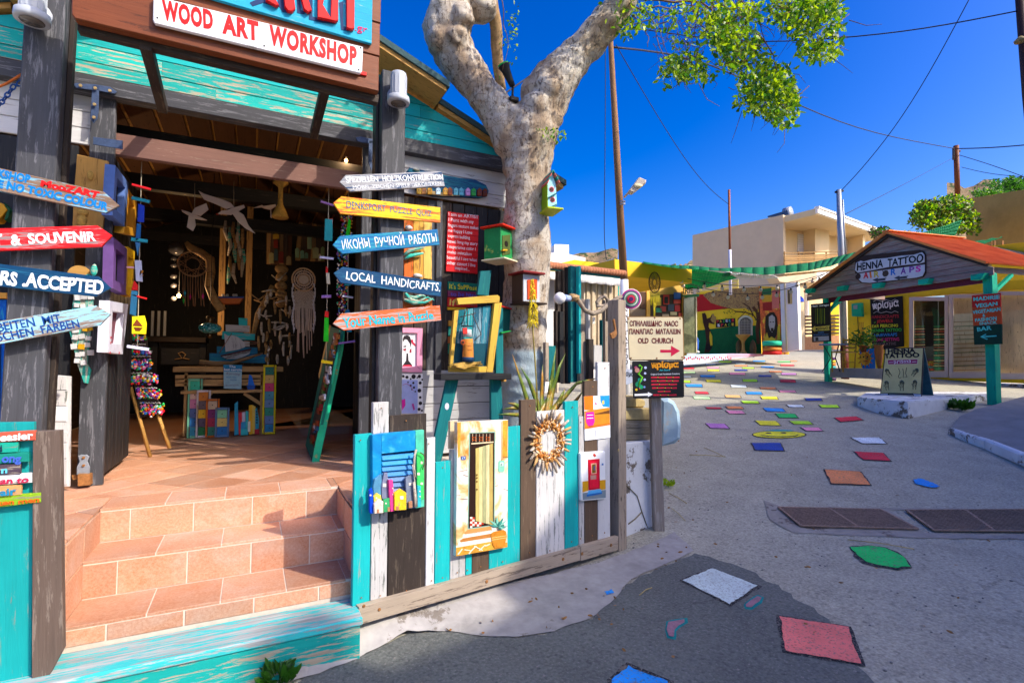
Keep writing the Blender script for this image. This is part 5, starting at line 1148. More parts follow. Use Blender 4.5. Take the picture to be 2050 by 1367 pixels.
for i in range(4): a = 862+i*68; slab(FA, [(a+22,-70-i*10),(a+86,-78-i*10),(a+70,352),(a,352)], .012, wood('sea_board_%d' % i, ((.0, .14, .18), (.0, .3, .33), (.01, .1, .16), (.02, .22, .3))[i], (.3, .45, .5), .22), 'board', YF, .03)
zt(680, 640, 3.7976)
slab(FA, [(884,180),(1120,180),(1115,355),(870,352)], .004, paint('deep_teal_paint', (.0, .06, .09), .2), 'sea_paint', YF, .043)
DW = wood('orange_driftwood', (.55, .2, .03), (.25, .08, .02), .2, .4)
c = FA.P((972, 210), .10); lathe(FA.P((975, 318), .10), [(.0, 0), (.036, .0), (.040, .02), (.036, .1), (.034, .155), (.0, .156)], DW, 'driftwood_hull', YF, 12)
lathe(FA.P((975, 318), .10), [(.0, -.002), (.038, -.002), (.042, .018), (.041, .03), (.0, .03)], X('1a3858'), 'hull_base', YF, 12); lathe(FA.P((972, 130), .10), [(.0, 0), (.031, 0), (.028, .05), (.0, .052)], WHT, 'cabin', YF, 10)
slab(FA, [(935,62),(970,60),(972,108),(938,110)], .004, X('c83028'), 'red_panel', YF, .135); box(FA.P((972, 48), .10), (.075, .05, .008), X('204048'), 'cabin_roof', YF)
disc(FA, (938, 172), 20, .004, X('a04818'), 'porthole', YF, .142, n=16); disc(FA, (938, 172), 11, .004, X('401808'), 'porthole', YF, .146, n=12)
for a, b in (((972,55),(972,-90)), ((915,-20),(1035,-50)), ((1010,-40),(1075,110)), ((1075,110),(1022,160)), ((965,-80),(925,40))): tube([FA.P(a, .10), FA.P(b, .10)], .003, X('402818'), 'mast', YF, 5)
for k in range(7): tube([FA.P((820+rnd.uniform(-8, 40)+k*8, 345+rnd.uniform(-8, 16)), .09+.01*k), FA.P((950, 335+k*6), .11), FA.P((1085-k*12, 335+rnd.uniform(-14, 16)), .10)], [.006, .013, .006], wood('golden_driftwood', (.5, .3, .06), (.3, .18, .05), .2), 'driftwood_stick', YF, 6, jit=.2)
# chain and wire at the left edge
zt(0, 0, 4.0192)
ch = T('chain', 'blue painted chain and orange rope hanging at the upper left edge', 'chain', FY(3.6).P((80, 720))); fc = FY(3.6)
P0 = [(170,655),(145,690),(115,685),(95,720),(70,750),(50,780),(25,810),(5,835),(-20,860)]
for i in range(len(P0)-1):
    a = fc.P(P0[i]); b = fc.P(P0[i+1]); c = (a+b)/2; d = (b-a)*.68; q = (fc.n if i % 2 else d.cross(fc.n).normalized())*.010
    tube([c+d*math.cos(k*.785)+q*math.sin(k*.785) for k in range(8)], .0038, paint('blue_chain', (.01, .07, .3), .1, .35), 'link', ch, 6, closed=True)
tube([fc.P(p, .02) for p in ((175,600),(100,645),(50,675),(-30,710))], [.006]*4, paint('orange_rope', (.6, .15, .03), .4, .8, 40, b_=.8), 'rope', ch, 7, jit=.15)

# things at the left edge
zt(); FLe = FY(3.85)
t = T('blue_shutter', 'bright blue framed shutter at the left edge behind the porch post', 'shutter', FLe.P((0, 850)))
slab(FLe, [(-90,598),(13,600),(6,852),(-90,850)], .03, wood('cobalt_board', (.0, .1, .5), (.02, .3, .6), .15), 'frame', t, .01); slab(FLe, [(-90,640),(2,640),(-2,830),(-90,830)], .01, X('08306a'), 'panel', t, .04); slab(FLe, [(-90,583),(14,586),(13,597),(-90,596)], .05, X('e0a040'), 'top_board', t, .01)
t = T('ochre_box', 'ochre painted wooden box hanging at the left edge', 'box', FLe.P((0, 440))); slab(FLe, [(-60,385),(6,408),(14,420),(-4,442),(-60,446)], .08, X('c8901c'), 'body', t, .02); slab(FLe, [(6,404),(20,420),(16,438),(8,440),(14,420)], .07, X('105030'), 'side', t, .02)
# ------------------------------------------------------------------ inside the shop
zt(240, 600, 4.021)
FB = FY(5.9); OLDW = wood('old_pine', (.42, .25, .1), (.2, .12, .06), .2, .35)
wbn = T('work_bench', 'old pine work bench in the middle of the dark shop', 'table', FB.P((860, 1100)))
A = FB.P((425, 560)); B = FB.P((1315, 560)); box(((A.x+B.x)/2, 6.2, FB.P((860, 560)).z), (B.x-A.x, .6, .05), OLDW, 'bench_top', wbn)
for y0, y1 in ((604, 634), (642, 664), (668, 692)): rc(FB, 445, y0, 1150, y1, .03, OLDW, 'side_board', wbn, -.06)
A = FB.P((490, 745)); B = FB.P((1150, 745)); box(((A.x+B.x)/2, 6.08, A.z), (B.x-A.x, .4, .03), OLDW, 'shelf', wbn)
for x in (525, 1140): rc(FB, x-12, 590, x+12, 1100, .05, OLDW, 'leg', wbn, -.08)
bar(FB, (1000,752), (1150,850), 26, .03, OLDW, 'brace', wbn, -.05); bar(FB, (740,752), (640,830), 22, .03, OLDW, 'brace', wbn, -.05)
def drawer_panel(lb, x0, y0, x1, y1, col, cells, off=.02, tilt=0):
    t = T('coloured_panel', lb, 'panel', FB.P(((x0+x1)/2, y1), off), 'framed panels of coloured squares leaning on the bench')
    m = wood('panel_frame_'+col, hexc(col), (.3, .2, .1), .15, .2); w_ = max(11, (x1-x0)*.14)
    for q in ((x0, y0, x0+w_, y1), (x1-w_, y0, x1, y1)): rc(FB, *q, .03, m, 'rail', t, off)
    for q in ((x0+w_, y0, x1-w_, y0+w_), (x0+w_, y1-w_, x1-w_, y1)): rc(FB, *q, .03, m, 'rail', t, off)
    n = len(cells); h = (y1-y0-2*w_)/n
    for i, c in enumerate(cells):
        r = rc(FB, x0+w_+1, y0+w_+h*i+1, x1-w_-1, y0+w_+h*(i+1)-1, .012, paint('square_'+c, hexc(c), .2, .5, 10), 'square', t, off)
        disc(FB, ((x0+x1)/2, y0+w_+h*(i+.5)), 4, .012, X('181818'), 'knob', t, off+.012, n=8)
drawer_panel('sea green framed panel of coloured squares, leftmost against the bench', 543, 637, 662, 1113, '70b898', ['38b898','e0b8a8','c878a0','5868a0','2868a8','3088a8'], -.02)
drawer_panel('white framed panel of coloured squares beside the sea green one', 613, 727, 728, 1110, 'c8c0c8', ['c07020','605058','d8a818','584860','186838'], .02)
drawer_panel('orange brown framed panel of dark squares', 690, 797, 800, 1108, 'b85c18', ['b8a088','702060','a02048','307060'], .05)
drawer_panel('slate blue framed panel of three squares, smallest of the row', 765, 868, 880, 1105, '5878a0', ['78b890','d8b868','1868a8'], .08)
drawer_panel('tall yellow framed panel of eight coloured squares at the right end of the bench', 1150, 525, 1255, 1080, 'e8cc10', ['187060','d0a860','c83068','4890a8','6080a8','309078','6080b0','1878a8'], .06)
ca = T('town_panel', 'panel of upright driftwood strips painted as a colourful town, standing under the bench', 'wall art', FB.P((1020, 1090), .04))
for pts, c in (([(922,840),(950,815),(955,1085),(920,1093)],'2898b8'),([(955,905),(982,905),(985,1085),(958,1090)],'d82838'),([(982,905),(1008,900),(1010,1085),(985,1088)],'c8c0d0'),([(1012,890),(1035,900),(1032,1085),(1010,1088)],'38b0b0'),([(1038,850),(1065,845),(1070,1080),(1040,1085)],'e0a818'),([(1065,845),(1092,860),(1085,1080),(1068,1080)],'d8b850'),([(1088,880),(1105,870),(1120,960),(1120,1080),(1090,1080)],'1890a8'),([(975,985),(1012,980),(1012,1040),(972,1040)],'3090c0'),([(1030,980),(1050,978),(1050,1060),(1030,1062)],'e8e0d0'),([(1085,1045),(1120,1040),(1122,1082),(1085,1082)],'a82030'),([(972,1040),(1030,1035),(1032,1088),(972,1090)],'30b0b8')):
    slab(FB, pts, .02, X(c), 'painted_strip', ca, .02+.02*(pts[0][1] > 970))
for x in (1098, 1105):
    for k in range(5): slab(FB, [(x-3, 895+k*22), (x+4, 895+k*22), (x+4, 907+k*22), (x-3, 907+k*22)], .001, X('103040'), 'window', ca, .0405, bev=0)
sg = T('slogan_sign', 'blue and grey handwritten slogan sign hanging on the bench front', 'sign', FB.P((908, 620), .02))
bd = slab(FB, [(832,522),(985,526),(982,580),(835,575)], .012, X('1878a8'), 'board', sg, .05); bd2 = slab(FB, [(835,575),(982,578),(978,720),(835,714)], .012, X('8ab0c0'), 'board', sg, .05)
for s, a, b, h, c, b_ in (('The', (878,546), (930,547), 20, 'ffffff', bd), ('best exercise', (840,570), (984,572), 20, 'ffffff', bd), ('Running', (858,602), (966,606), 20, '705068', bd2), ('with the', (852,628), (938,630), 16, '2878b0', bd2), ('nose', (888,650), (940,650), 16, '3060a0', bd2), ('on', (852,672), (880,672), 14, '7090a0', bd2), ('exercise', (850,694), (955,692), 16, '705068', bd2)): text(FB, s, a, b, h, X(c), b_, .0625, jit=.5)
sb = T('toy_sailboat', 'small blue wooden sailing boat on the bench shelf', 'toy boat', FB.P((1058, 720), .0))
slab(FB, [(1040,600),(1060,610),(1085,690),(1030,690)], .015, X('1468d0'), 'sail', sb, .0); slab(FB, [(1020,695),(1092,690),(1082,722),(1030,722)], .04, X('1850a8'), 'hull', sb, -.02)
# ship picture
fsp = FY(6.1); sh = T('ship_picture', 'white sailing ship picture of painted boards standing on the bench', 'picture', fsp.P((950, 500)))
TQ = wood('dim_turquoise_board', (.02, .4, .42), (.2, .3, .3), .2); 
for pts, m in (([(720,430),(1175,440),(1175,510),(720,505)], wood('sea_blue_board', (.01, .14, .28), (.02, .25, .35), .2)), ([(780,375),(1108,385),(1108,435),(780,432)], MATS['sea_blue_board']), ([(845,330),(1045,335),(1045,378),(845,375)], WHTW), ([(825,252),(1088,275),(1085,325),(820,315)], TQ), ([(850,198),(1045,210),(1043,262),(852,255)], WHTW), ([(955,145),(1028,150),(1026,208),(958,205)], TQ)): slab(fsp, pts, .02, m, 'board', sh, 0)
slab(fsp, [(840,270),(870,290),(905,285),(950,300),(1000,340),(1008,380),(960,400),(850,420)], .01, wood('grey_white_sail', (.5, .5, .52), (.3, .3, .32), .2), 'sail', sh, .02)
slab(fsp, [(812,450),(1060,390),(1040,440),(960,475),(860,478)], .03, wood('grey_hull', (.3, .32, .36), (.1, .08, .08), .35), 'hull', sh, .02); bar(fsp, (812,452), (1060,396), 12, .005, X('402028'), 'gunwale', sh, .05)
for a, b in (((1000,330),(1120,345)), ((1010,360),(1120,350)), ((900,270),(800,430))): tube([fsp.P(a, .05), fsp.P(b, .05)], .003, X('906050'), 'rigging', sh, 5)
dwb = T('driftwood_branch', 'long driftwood branch lying along the bench top', 'branch', fsp.P((900, 500)))
tube([FB.P(p, -.05) for p in ((640,500),(760,515),(900,510),(1010,475),(1150,430))], [.02,.025,.02,.018,.008], wood('brown_driftwood', (.2, .12, .06), (.3, .2, .1), .3), 'stem', dwb, 8)
# mosaic lamp
ml = T('mosaic_lamp', 'flattened turquoise glass mosaic lamp hanging over the bench', 'lamp', fsp.P((725, 230)))
m, nt, b = _m('turquoise_mosaic'); vo = node(nt, 'ShaderNodeTexVoronoi'); vo.inputs['Scale'].default_value = 60; nt.links.new(coords(nt, (1, 1, 1), False), vo.inputs['Vector'])
nt.links.new(ramp(nt, vo.outputs['Color'], [(.2, (.01, .12, .13)), (.6, (.05, .4, .42)), (.9, (.5, .8, .8))]), b.inputs['Base Color']); b.inputs['Roughness'].default_value = .15
r = fsp.px((725, 230), 84, 0); c = fsp.P((725, 230)); lathe(c, [(0.01, -r*.5), (r*.5, -r*.46), (r*.9, -r*.25), (r, 0), (r*.9, r*.25), (r*.45, r*.5), (.01, r*.52)], m, 'glass_bowl', ml, 28)
lathe(c+Vector((0, 0, r*.5)), [(r*.4, 0), (r*.25, .03), (r*.35, .06), (.01, .07)], paint('bronze', (.2, .12, .05), .2, .35, metal=.8), 'cap', ml, 16); tube([c+Vector((0, 0, r*.6)), c+Vector((0, 0, 1.6))], .004, BLKM, 'chain', ml, 5)
lathe(c-Vector((0, 0, r*.5)), [(.0, -.05), (.02, -.04), (.03, -.01), (.01, 0)], MATS['bronze'], 'finial', ml, 12)
# seagulls
zt(240, 320, 4.2719)
GW = paint('off_white_gull', (.62, .52, .48), .06, .6)
def gull(lb, f, body, w1, w2, beak=None):
    t = T('wooden_seagull', lb, 'seagull', f.P(body[0]), 'wooden seagulls hanging inside the shop')
    slab(f, body, .02, GW, 'body', t, 0)
    for w_ in (w1, w2):
        P = [f.P(p, .01+.10*(i/(len(w_)-1) if i <= len(w_)/2 else 1-i/(len(w_)-1))*0) for i, p in enumerate(w_)]
        slab(f, w_, .008, GW, 'wing', t, .02)
    if beak: slab(f, beak, .012, X('a02010'), 'beak', t, .004)
f5 = FY(4.9)
gull('large wooden seagull with spread wings, centre of the doorway', f5, [(835,462),(868,435),(920,430),(960,410),(1060,385),(1070,405),(1010,440),(950,468),(880,462)], [(670,262),(720,290),(880,340),(950,370),(978,405),(910,420),(800,370),(720,340)], [(960,455),(1000,430),(1060,470),(1100,560),(1160,632),(1080,590),(1010,530)], [(820,462),(838,455),(846,466),(828,470)])
gull('smaller wooden seagull left of the large one', f5, [(525,425),(600,450),(690,490),(745,515),(700,512),(640,500),(580,470),(530,440)], [(610,460),(640,410),(740,370),(758,425),(690,480)], [(590,470),(640,500),(650,560),(625,610),(572,575)])
gull('small wooden seagull behind the straw fan', FY(5.4), [(1200,400),(1330,380),(1335,395),(1290,425),(1240,415)], [(1140,412),(1215,385),(1240,405)], [(1290,395),(1300,500),(1285,490)])
for p, y0 in (((975,420), 180), ((640,420), 200)): tube([f5.P((p[0], y0)), f5.P(p)], .002, STR, 'hanging_thread', bpy.data.objects['wooden_seagull'], 4)
# straw fan / broom
sf = T('straw_broom', 'golden straw broom hanging under the cross beam', 'broom', FY(4.6).P((1370, 400))); f46 = FY(4.6)
ST = paint('golden_straw', (.45, .26, .05), .35, .8, 60, b_=.9)
a = f46.P((1370, 500)); h = (f46.P((1370, 190))-a).z; k = f46.px((1370, 400), 1)
lathe(a, [(60*k, 0), (68*k, .01), (48*k, h*.2), (22*k, h*.38), (18*k, h*.5), (20*k, h*.85), (60*k, h*.95), (62*k, h), (.01, h)], ST, 'bundle', sf, 18)
# posts, far objects
FI = FY(7.2)
pst = T('inner_post', 'pair of brown timber uprights with hanging driftwood in the middle of the shop', 'post', FI.P((990, 1300)))
rc(FI, 848, 400, 902, 1500, .1, OLDW, 'upright', pst); rc(FI, 1078, 400, 1130, 1500, .1, OLDW, 'upright', pst)
f6 = FY(6.6)
hw = T('driftwood_figure', 'tall hanging figure of grey driftwood pieces between the uprights', 'ornament', f6.P((970, 700)))
for i in range(16):
    x = 905+(i*37 % 150); y = 520+(i*61 % 420); tube([f6.P((x, y)), f6.P((x+rnd.uniform(-15, 15), y+90)), f6.P((x+rnd.uniform(-20, 20), y+170))], [.014, .022, .010], [DRIFT, TD, OLDW][i % 3], 'driftwood_piece', hw, 6, jit=.2)
rb = T('red_toy_boat', 'orange toy boat with a blue rim on a shelf bracket in the shop', 'toy boat', f6.P((945, 1200)))
slab(f6, [(830,1180),(1058,1180),(1020,1228),(870,1228)], .12, paint('orange_hull', (.65, .17, .04), .15), 'hull', rb, -.1); slab(f6, [(826,1168),(1060,1168),(1058,1182),(830,1182)], .13, X('2850a0'), 'rim', rb, -.1)
for x in (882, 918, 975, 995): blob(f6.P((x, 1158), -.03), (.016, .012, .016), WHT, 'fishing_float', rb)
tube([FY(6.3).P(p) for p in ((565,705),(600,750),(700,800),(770,850),(780,960),(760,1080),(800,1180),(870,1290))], [.02,.035,.04,.045,.045,.04,.04,.05], OLDW, 'crooked_branch', None, 10, jit=.1, label='thick crooked tree branch standing in the shop', cat='branch')
# dreamcatchers
def dreamcatcher(lb, Y, c, rx, ry, col, strands, ylen, cat='dreamcatcher', feathers=()):
    f = FY(Y); t = T('dreamcatcher', lb, cat, f.P(c)); u, v = f.uv(c); R1 = f.px(c, 1)
    ring = [f.W(u+rx*R1*math.cos(a*.3142), v+ry*R1*math.sin(a*.3142)) for a in range(20)]
    m = paint('cord_'+col, hexc(col), .15, .8); tube(ring, .008, m, 'ring', t, 6, closed=True)
    for k in range(14): tube([ring[(k*3) % 20], ring[(k*3+7) % 20]], .0022, m, 'web_thread', t, 4)
    for i in range(strands):
        x = c[0]-rx*.8+1.6*rx*i/(strands-1); y = c[1]+ry*.8; L = ylen*(.7+.3*math.sin(i*2.1)**2)
        tube([f.P((x, y)), f.P((x+rnd.uniform(-5, 5), y+L*.5)), f.P((x+rnd.uniform(-8, 8), y+L))], .004, m, 'strand', t, 5)
    for (x, y, cc) in feathers: slab(f, [(x, y-28), (x+10, y), (x, y+32), (x-10, y)], .003, X(cc), 'feather', t, .01)
    return t, f
dreamcatcher('round dreamcatcher with coloured feathers hanging left of the uprights', 6.0, (625, 890), 112, 105, 'a07858', 9, 300, feathers=((555,1140,'20a0c0'),(600,1170,'c02070'),(545,1200,'20c040'),(710,1165,'e03090')))
t, f = dreamcatcher('cream macrame dreamcatcher with long white fringe right of the driftwood chimes', 5.6, (1572, 1025), 92, 98, 'c8a078', 2, 30)
MC = paint('cream_macrame', (.55, .42, .32), .12, .9, 40)
u, v = f.uv((1572, 1025)); R1 = f.px((1572, 1025), 1)
for r in (75, 55, 36): tube([f.W(u+r*R1*math.cos(a*.3142), v+r*R1*math.sin(a*.3142), .004) for a in range(20)], .006, MC, 'crochet_ring', t, 6, closed=True)
disc(f, (1572, 1025), 34, .004, MC, 'crochet_centre', t, 0, n=20)
for i in range(15):
    x = 1490+i*12; dp = 1-abs(i-7)/8
    for s_ in (-1, 1):
        P = [f.P((x+s_*6*((k % 2)*2-1), 1105+k*26+abs(i-7)*3)) for k in range(7)]; tube(P, .004, MC, 'net_cord', t, 4)
for i in range(17):
    x = 1488+i*11; y0 = 1200+rnd.uniform(-20, 40); y1 = 1400+dp*0+110*(1-abs(i-8)/9)+rnd.uniform(-20, 20)+170*(i in (3, 4, 7, 8, 10, 12, 14)); tube([f.P((x, y0)), f.P((x+rnd.uniform(-6, 6), (y0+y1)/2)), f.P((x+rnd.uniform(-8, 8), y1))], .0055, MC, 'fringe_cord', t, 5)
for sx in (-1, 1):
    for k in range(12): q = (1572+sx*(88+8*math.sin(k)), 1080+k*34); slab(f, [(q[0]-9, q[1]-24), (q[0]+9, q[1]-20), (q[0]+7*sx, q[1]+34)], .003, paint('white_feather', (.6, .55, .55), .08), 'feather', t, .01)
# driftwood chimes
fch = FY(6.1); dc = T('driftwood_chimes', 'cluster of driftwood chimes and twigs hanging right of the ship picture', 'wind chime', fch.P((1400, 1200)))
for i in range(46):
    x = rnd.uniform(1180, 1480); y = rnd.uniform(1120, 1700); L = rnd.uniform(50, 130)
    if i < 14: P = [(x-60, y-180), (x, y-160+rnd.uniform(-40, 40)), (x+70, y-190+rnd.uniform(-40, 60))]; R_ = [.006, .011, .005]
    else: P = [(x, y), (x+rnd.uniform(-8, 8), y+L*.5), (x+rnd.uniform(-8, 8), y+L)]; R_ = [.01, .016, .008]
    tube([fch.P(p, rnd.uniform(-.1, .15)) for p in P], R_, [DRIFT, OLDW, paint('red_stick', (.4, .05, .02), .2)][0 if i % 9 else 2] if i % 3 else OLDW, 'driftwood_piece', dc, 6, jit=.15)
for k in range(5): blob(fch.P((1380+rnd.uniform(-5, 5), 935+k*72), -.2), (.07-.003*k, .05, .055), OLDW, 'gourd', dc)
tube([fch.P(p, -.1) for p in ((1310,1080),(1250,1200),(1180,1320),(1140,1500))], [.03,.03,.028,.02], OLDW, 'thick_branch', dc, 8)
# wall pictures in the depth
for lb, pts, tiny in (('driftwood picture with little painted houses on the back wall', [(1258,535),(1475,540),(1472,902),(1255,890)], [(1275,790,1315,880,'a8a070'),(1320,760,1350,860,'405860'),(1360,780,1400,880,'702820'),(1425,820,1465,895,'908060'),(1310,628,1362,672,'c09830'),(1316,680,1352,750,'903020')]), ('wide plank picture with a row of pale little houses above the macrame', [(1530,530),(1760,560),(1760,870),(1500,860)], [(1500,750,1535,835,'80a080'),(1545,770,1575,840,'70a090'),(1605,640,1640,760,'90a888'),(1650,745,1700,840,'a0a880'),(1580,790,1610,840,'608878'),(1720,740,1750,860,'88a070'),(1700,800,1720,860,'c0c0a8')])):
    f7 = FY(7.0); t = T('wall_picture', lb, 'picture', f7.P(pts[0])); n = 6
    for i in range(n):
        a = Vector(pts[0]).lerp(Vector(pts[1]), i/n); b = Vector(pts[0]).lerp(Vector(pts[1]), (i+.95)/n); c = Vector(pts[3]).lerp(Vector(pts[2]), (i+.95)/n); d = Vector(pts[3]).lerp(Vector(pts[2]), i/n)
        slab(f7, [tuple(a), tuple(b), tuple(c), tuple(d)], .03, [OLDW, BRN, WI][i % 3], 'plank', t, 0)
    for x0, y0, x1, y1, c in tiny: slab(f7, [(x0, y0+12), ((x0+x1)/2, y0), (x1, y0+12), (x1, y1), (x0, y1)], .03, X(c), 'little_house', t, .03)
# dresser and pale strips in the depth
zt(240, 600, 4.021)
f8 = FY(7.6); ds = T('dresser', 'dark carved dresser at the back left of the shop', 'furniture', f8.P((450, 600)))
rc(f8, 225, 300, 690, 340, .5, DKBRN, 'top', ds, -.4); rc(f8, 240, 340, 300, 640, .1, BLK, 'side', ds, -.1); rc(f8, 640, 340, 690, 640, .1, BLK, 'side', ds, -.1); rc(f8, 330, 390, 640, 520, .03, BLK, 'door', ds, -.05)
tube([f8.P(p) for p in ((440,480),(500,470),(470,430),(500,420),(530,440),(510,470),(560,480))], .008, OLDW, 'carving', ds, 6)
for x in (250, 300, 350): rc(f8, x, 90, x+22, 290, .02, paint('dim_white_slat', (.4, .42, .45), .1), 'slat', ds, .0)
gb = [T('glass_jar', 'dark glass ball lantern hanging at the left of the dreamcatcher', 'lantern', f8.P((470, 0)))]
zt(240, 320, 4.2719)
for y, r in ((760, 62), (845, 26), (900, 26), (990, 28), (1070, 26), (1190, 24)): blob(FY(6.8).P((480 if r > 50 else 458, y)), (r*FY(6.8).px((470, 800), 1),)*3, paint('dark_glass', (.05, .05, .06), .2, .1), 'ball', gb[0], 2, .02)
# keyring stand on an easel
zt(240, 600, 4.021)
fk = FY(4.85); ks = T('keyring_stand', 'small easel crowded with rows of colourful key rings by the left door', 'easel', fk.P((240, 1280)))
for a, b in (((85,700),(248,1278)), ((300,905),(400,1195))): tube([fk.P(a), fk.P(b)], .014, PINE, 'leg', ks, 4)
slab(fk, [(90,560),(210,540),(345,900),(165,950)], .012, DKBRN, 'board', ks, 0)
slab(fk, [(90,300),(215,290),(250,560),(90,560)], .012, DKBRN, 'board', ks, 0)
KC = ['e01828','f0c010','1868d0','20a850','f0f0f0','e070b0','f07818','30b8d8','7030a0']; per = {c: bmesh.new() for c in KC}
for (x0, x1, y, yj, n) in ((95,205,310,20,26), (98,245,425,18,26), (92,255,520,38,60), (95,300,640,38,60), (135,335,760,40,60), (170,355,880,40,56)):
    for _ in range(n*2):
        q = fk.P((rnd.uniform(x0, x1), y+rnd.gauss(0, yj*.5)), .02+rnd.random()*.03); c = rnd.choice(KC); s_ = rnd.uniform(.007, .014)
        bmesh.ops.create_icosphere(per[c], subdivisions=1, radius=s_, matrix=Matrix.Translation(q) @ Matrix.Diagonal((rnd.uniform(.6, 1.3), .6, rnd.uniform(.6, 1.4), 1)))
for c in KC: put('key_ring_charms', finish(per[c], True), Matrix.Identity(4), X(c, .25), ks, kind='stuff')
mm = paint('bright_chain', (.6, .58, .55), .3, .3, 60, metal=.6)
for (x0, x1, y) in ((95,205,360), (92,250,455), (90,262,590), (125,300,710), (160,330,830)):
    tube([fk.P((x0+(x1-x0)*i/16, y+5*math.sin(i*2.5)), .03) for i in range(17)], .005, mm, 'ring_row', ks, 5)
# green leaning display at the right
GP = paint('bright_green_paint', (.01, .45, .22), .15, .4, 8, chip=(.4, .3, .1), chipw=.06)
fr_ = FY(4.13); gd = T('green_display', 'tall green framed display board leaning against the right door', 'display board', fr_.P((1570, 1312)))
slab(fr_, [(1770,242),(1812,252),(1800,400),(1604,1312),(1545,1315),(1560,1230)], .03, GP, 'side_rail', gd, 0)
p0 = fr_.P((1545, 1312)); lean = (fr_.P((1770, 245)).x-p0.x)/(fr_.P((1770, 245)).z-p0.z)
fg = Fr(p0, (0, -1, 0), (lean, 0, 1))
top = (1690, 212)
slab(fg, [(1693,215),(1785,245),(1548,1300),(1493,1172)], .02, paint('deep_green_panel', (.0, .16, .11), .2), 'panel', gd, -.02)
slab(fg, [(1712,300),(1765,262),(1560,1190),(1520,1110)], .01, DKBRN, 'dark_strip', gd, .0)
for i in range(60):
    t_ = rnd.random(); c0 = Vector((1738, 285)).lerp(Vector((1542, 1140)), t_); x = c0.x+rnd.uniform(-14, 14); y = c0.y; w_ = rnd.uniform(5, 10); h_ = rnd.uniform(10, 26)
    slab(fg, [(x-w_, y-h_), (x+w_, y-h_), (x+w_, y+h_), (x-w_, y+h_)], .012, X(rnd.choice(['a02028','803010','c8b090','b06020','d8d8d8','285878','487830'])), 'magnet', gd, .01)
slab(fr_, [(1690,200),(1700,210),(1605,640),(1600,600)], .01, PINE, 'back_leg', gd, -.1)
# small lit bulbs of the shop
bl = emis('warm_bulb', (1, .55, .15), 12)
for lb, p, Y, r in (('small lit warm bulb at the right above the macrame dreamcatcher', (668, 372), 6.6, .015), ('small lit warm bulb under the roof near the right post', (693-0, 322), 4.6, .014), ('small lit warm bulb hanging behind the dreamcatcher', (358, 592), 6.8, .02)):
    zt(); t = T('light_bulb', lb, 'light bulb', FY(Y).P(p)); c = FY(Y).P(p); blob(c, (r, r, r*1.2), bl, 'bulb', t, 2, 0); lathe(c+Vector((0, 0, r)), [(r*.6, 0), (r*.6, r*1.5), (.0, r*1.5)], BLKM, 'socket', t, 10)
    ld = bpy.data.lights.new('bulb_light', 'POINT'); ld.energy = 9 if Y > 5 else 4; ld.color = (1, .6, .28); ld.shadow_soft_size = .03; lo_ = bpy.data.objects.new('bulb_light', ld); C.objects.link(lo_); lo_.parent = t; lo_.matrix_local = Matrix.Translation(Vector((0, -.08, 0)))
    tube([c+Vector((0, 0, r*2)), Vector((c.x, c.y, 3.2))], .003, BLKM, 'cable', t, 4)
# ------------------------------------------------------------------ garden corner between the fence and the street
def CF(px, py, d, turn=0.0):                       # upright plane square to the view line (turned a little), through a point
    a = Vector((_r.x, _r.y, 0)).normalized(); a.rotate(Matrix.Rotation(turn, 3, 'Z')); return Fr(at(px, py, d), a)
zt(1080, 520, 4.88)
sc = T('upright_scrap_boards', 'group of tall teal, brown and pale boards standing behind the fence end', 'boards', FF.P((300, 900), -.5))
for x0, x1, y0, y1, m, o_ in ((178,214,110,505,DKBRN,-.62),(230,262,105,1150,DKBRN,-.6),(268,304,75,1150,BLK,-.58),(306,386,64,1135,TEALD,-.55),(162,200,500,1140,DKBRN,-.58),(200,238,505,1140,BLK,-.56),(396,478,384,1145,BARE,-.5),(483,530,775,1150,DKBRN,-.45),(532,612,835,1010,WHTW,-.5),(612,640,588,1003,TEALD,-.6),(642,678,395,1003,BARE,-.5),(60,92,808,1130,BARE,-.45),(92,158,840,1130,TEALD,-.45)):
    rc(FF, x0, y0, x1, y1+60, .03, m, 'board', sc, o_)
rc(FF, 386, 64, 408, 1110, .03, TEAL, 'board', sc, -.50); rc(FF, 478, 384, 497, 800, .03, WHTW, 'board', sc, -.47)
bs2 = T('bulb_lamp', 'white globe bulb on a crooked driftwood arm behind the fence', 'lamp', FF.P((198, 375), -.3))
fo = FF.P; r = FF.px((198, 375), 58, -.3)
blob(fo((198, 375), -.3), (r, r, r), paint('opal_glass', (.8, .78, .76), .03, .15), 'globe', bs2, 3, 0)
lathe(fo((238, 372), -.3), [(r*.62, 0), (r*.55, .03), (r*.5, .06), (.01, .06)], paint('pale_blue_plastic', (.35, .45, .7), .1, .4), 'socket', bs2, 16, axis=FF.a)
tube([fo(p, -.3) for p in ((296,372),(330,368),(370,378))], [.028,.034,.026], wood('knotty_driftwood', (.35, .22, .1), (.2, .12, .06), .3), 'knot', bs2, 9, jit=.15)
tube([fo(p, -.3+q) for p, q in (((360,375),0),((400,430),0),((440,492),0),((520,528),.02),((600,500),.02),((680,430),.03),((740,390),.05),((800,358),.05))], [.022,.018,.018,.018,.019,.019,.018,.014], BARE, 'arm', bs2, 10)
tube([fo(p, -.4) for p in ((565,455),(562,415),(595,372),(640,360),(668,395),(665,600))], [.012,.016,.016,.014,.016,.016], BARE, 'arm', bs2, 8)
tube([fo(p, -.3) for p in ((560,455),(600,448),(640,440))], [.012,.012,.008], BARE, 'arm', bs2, 7)
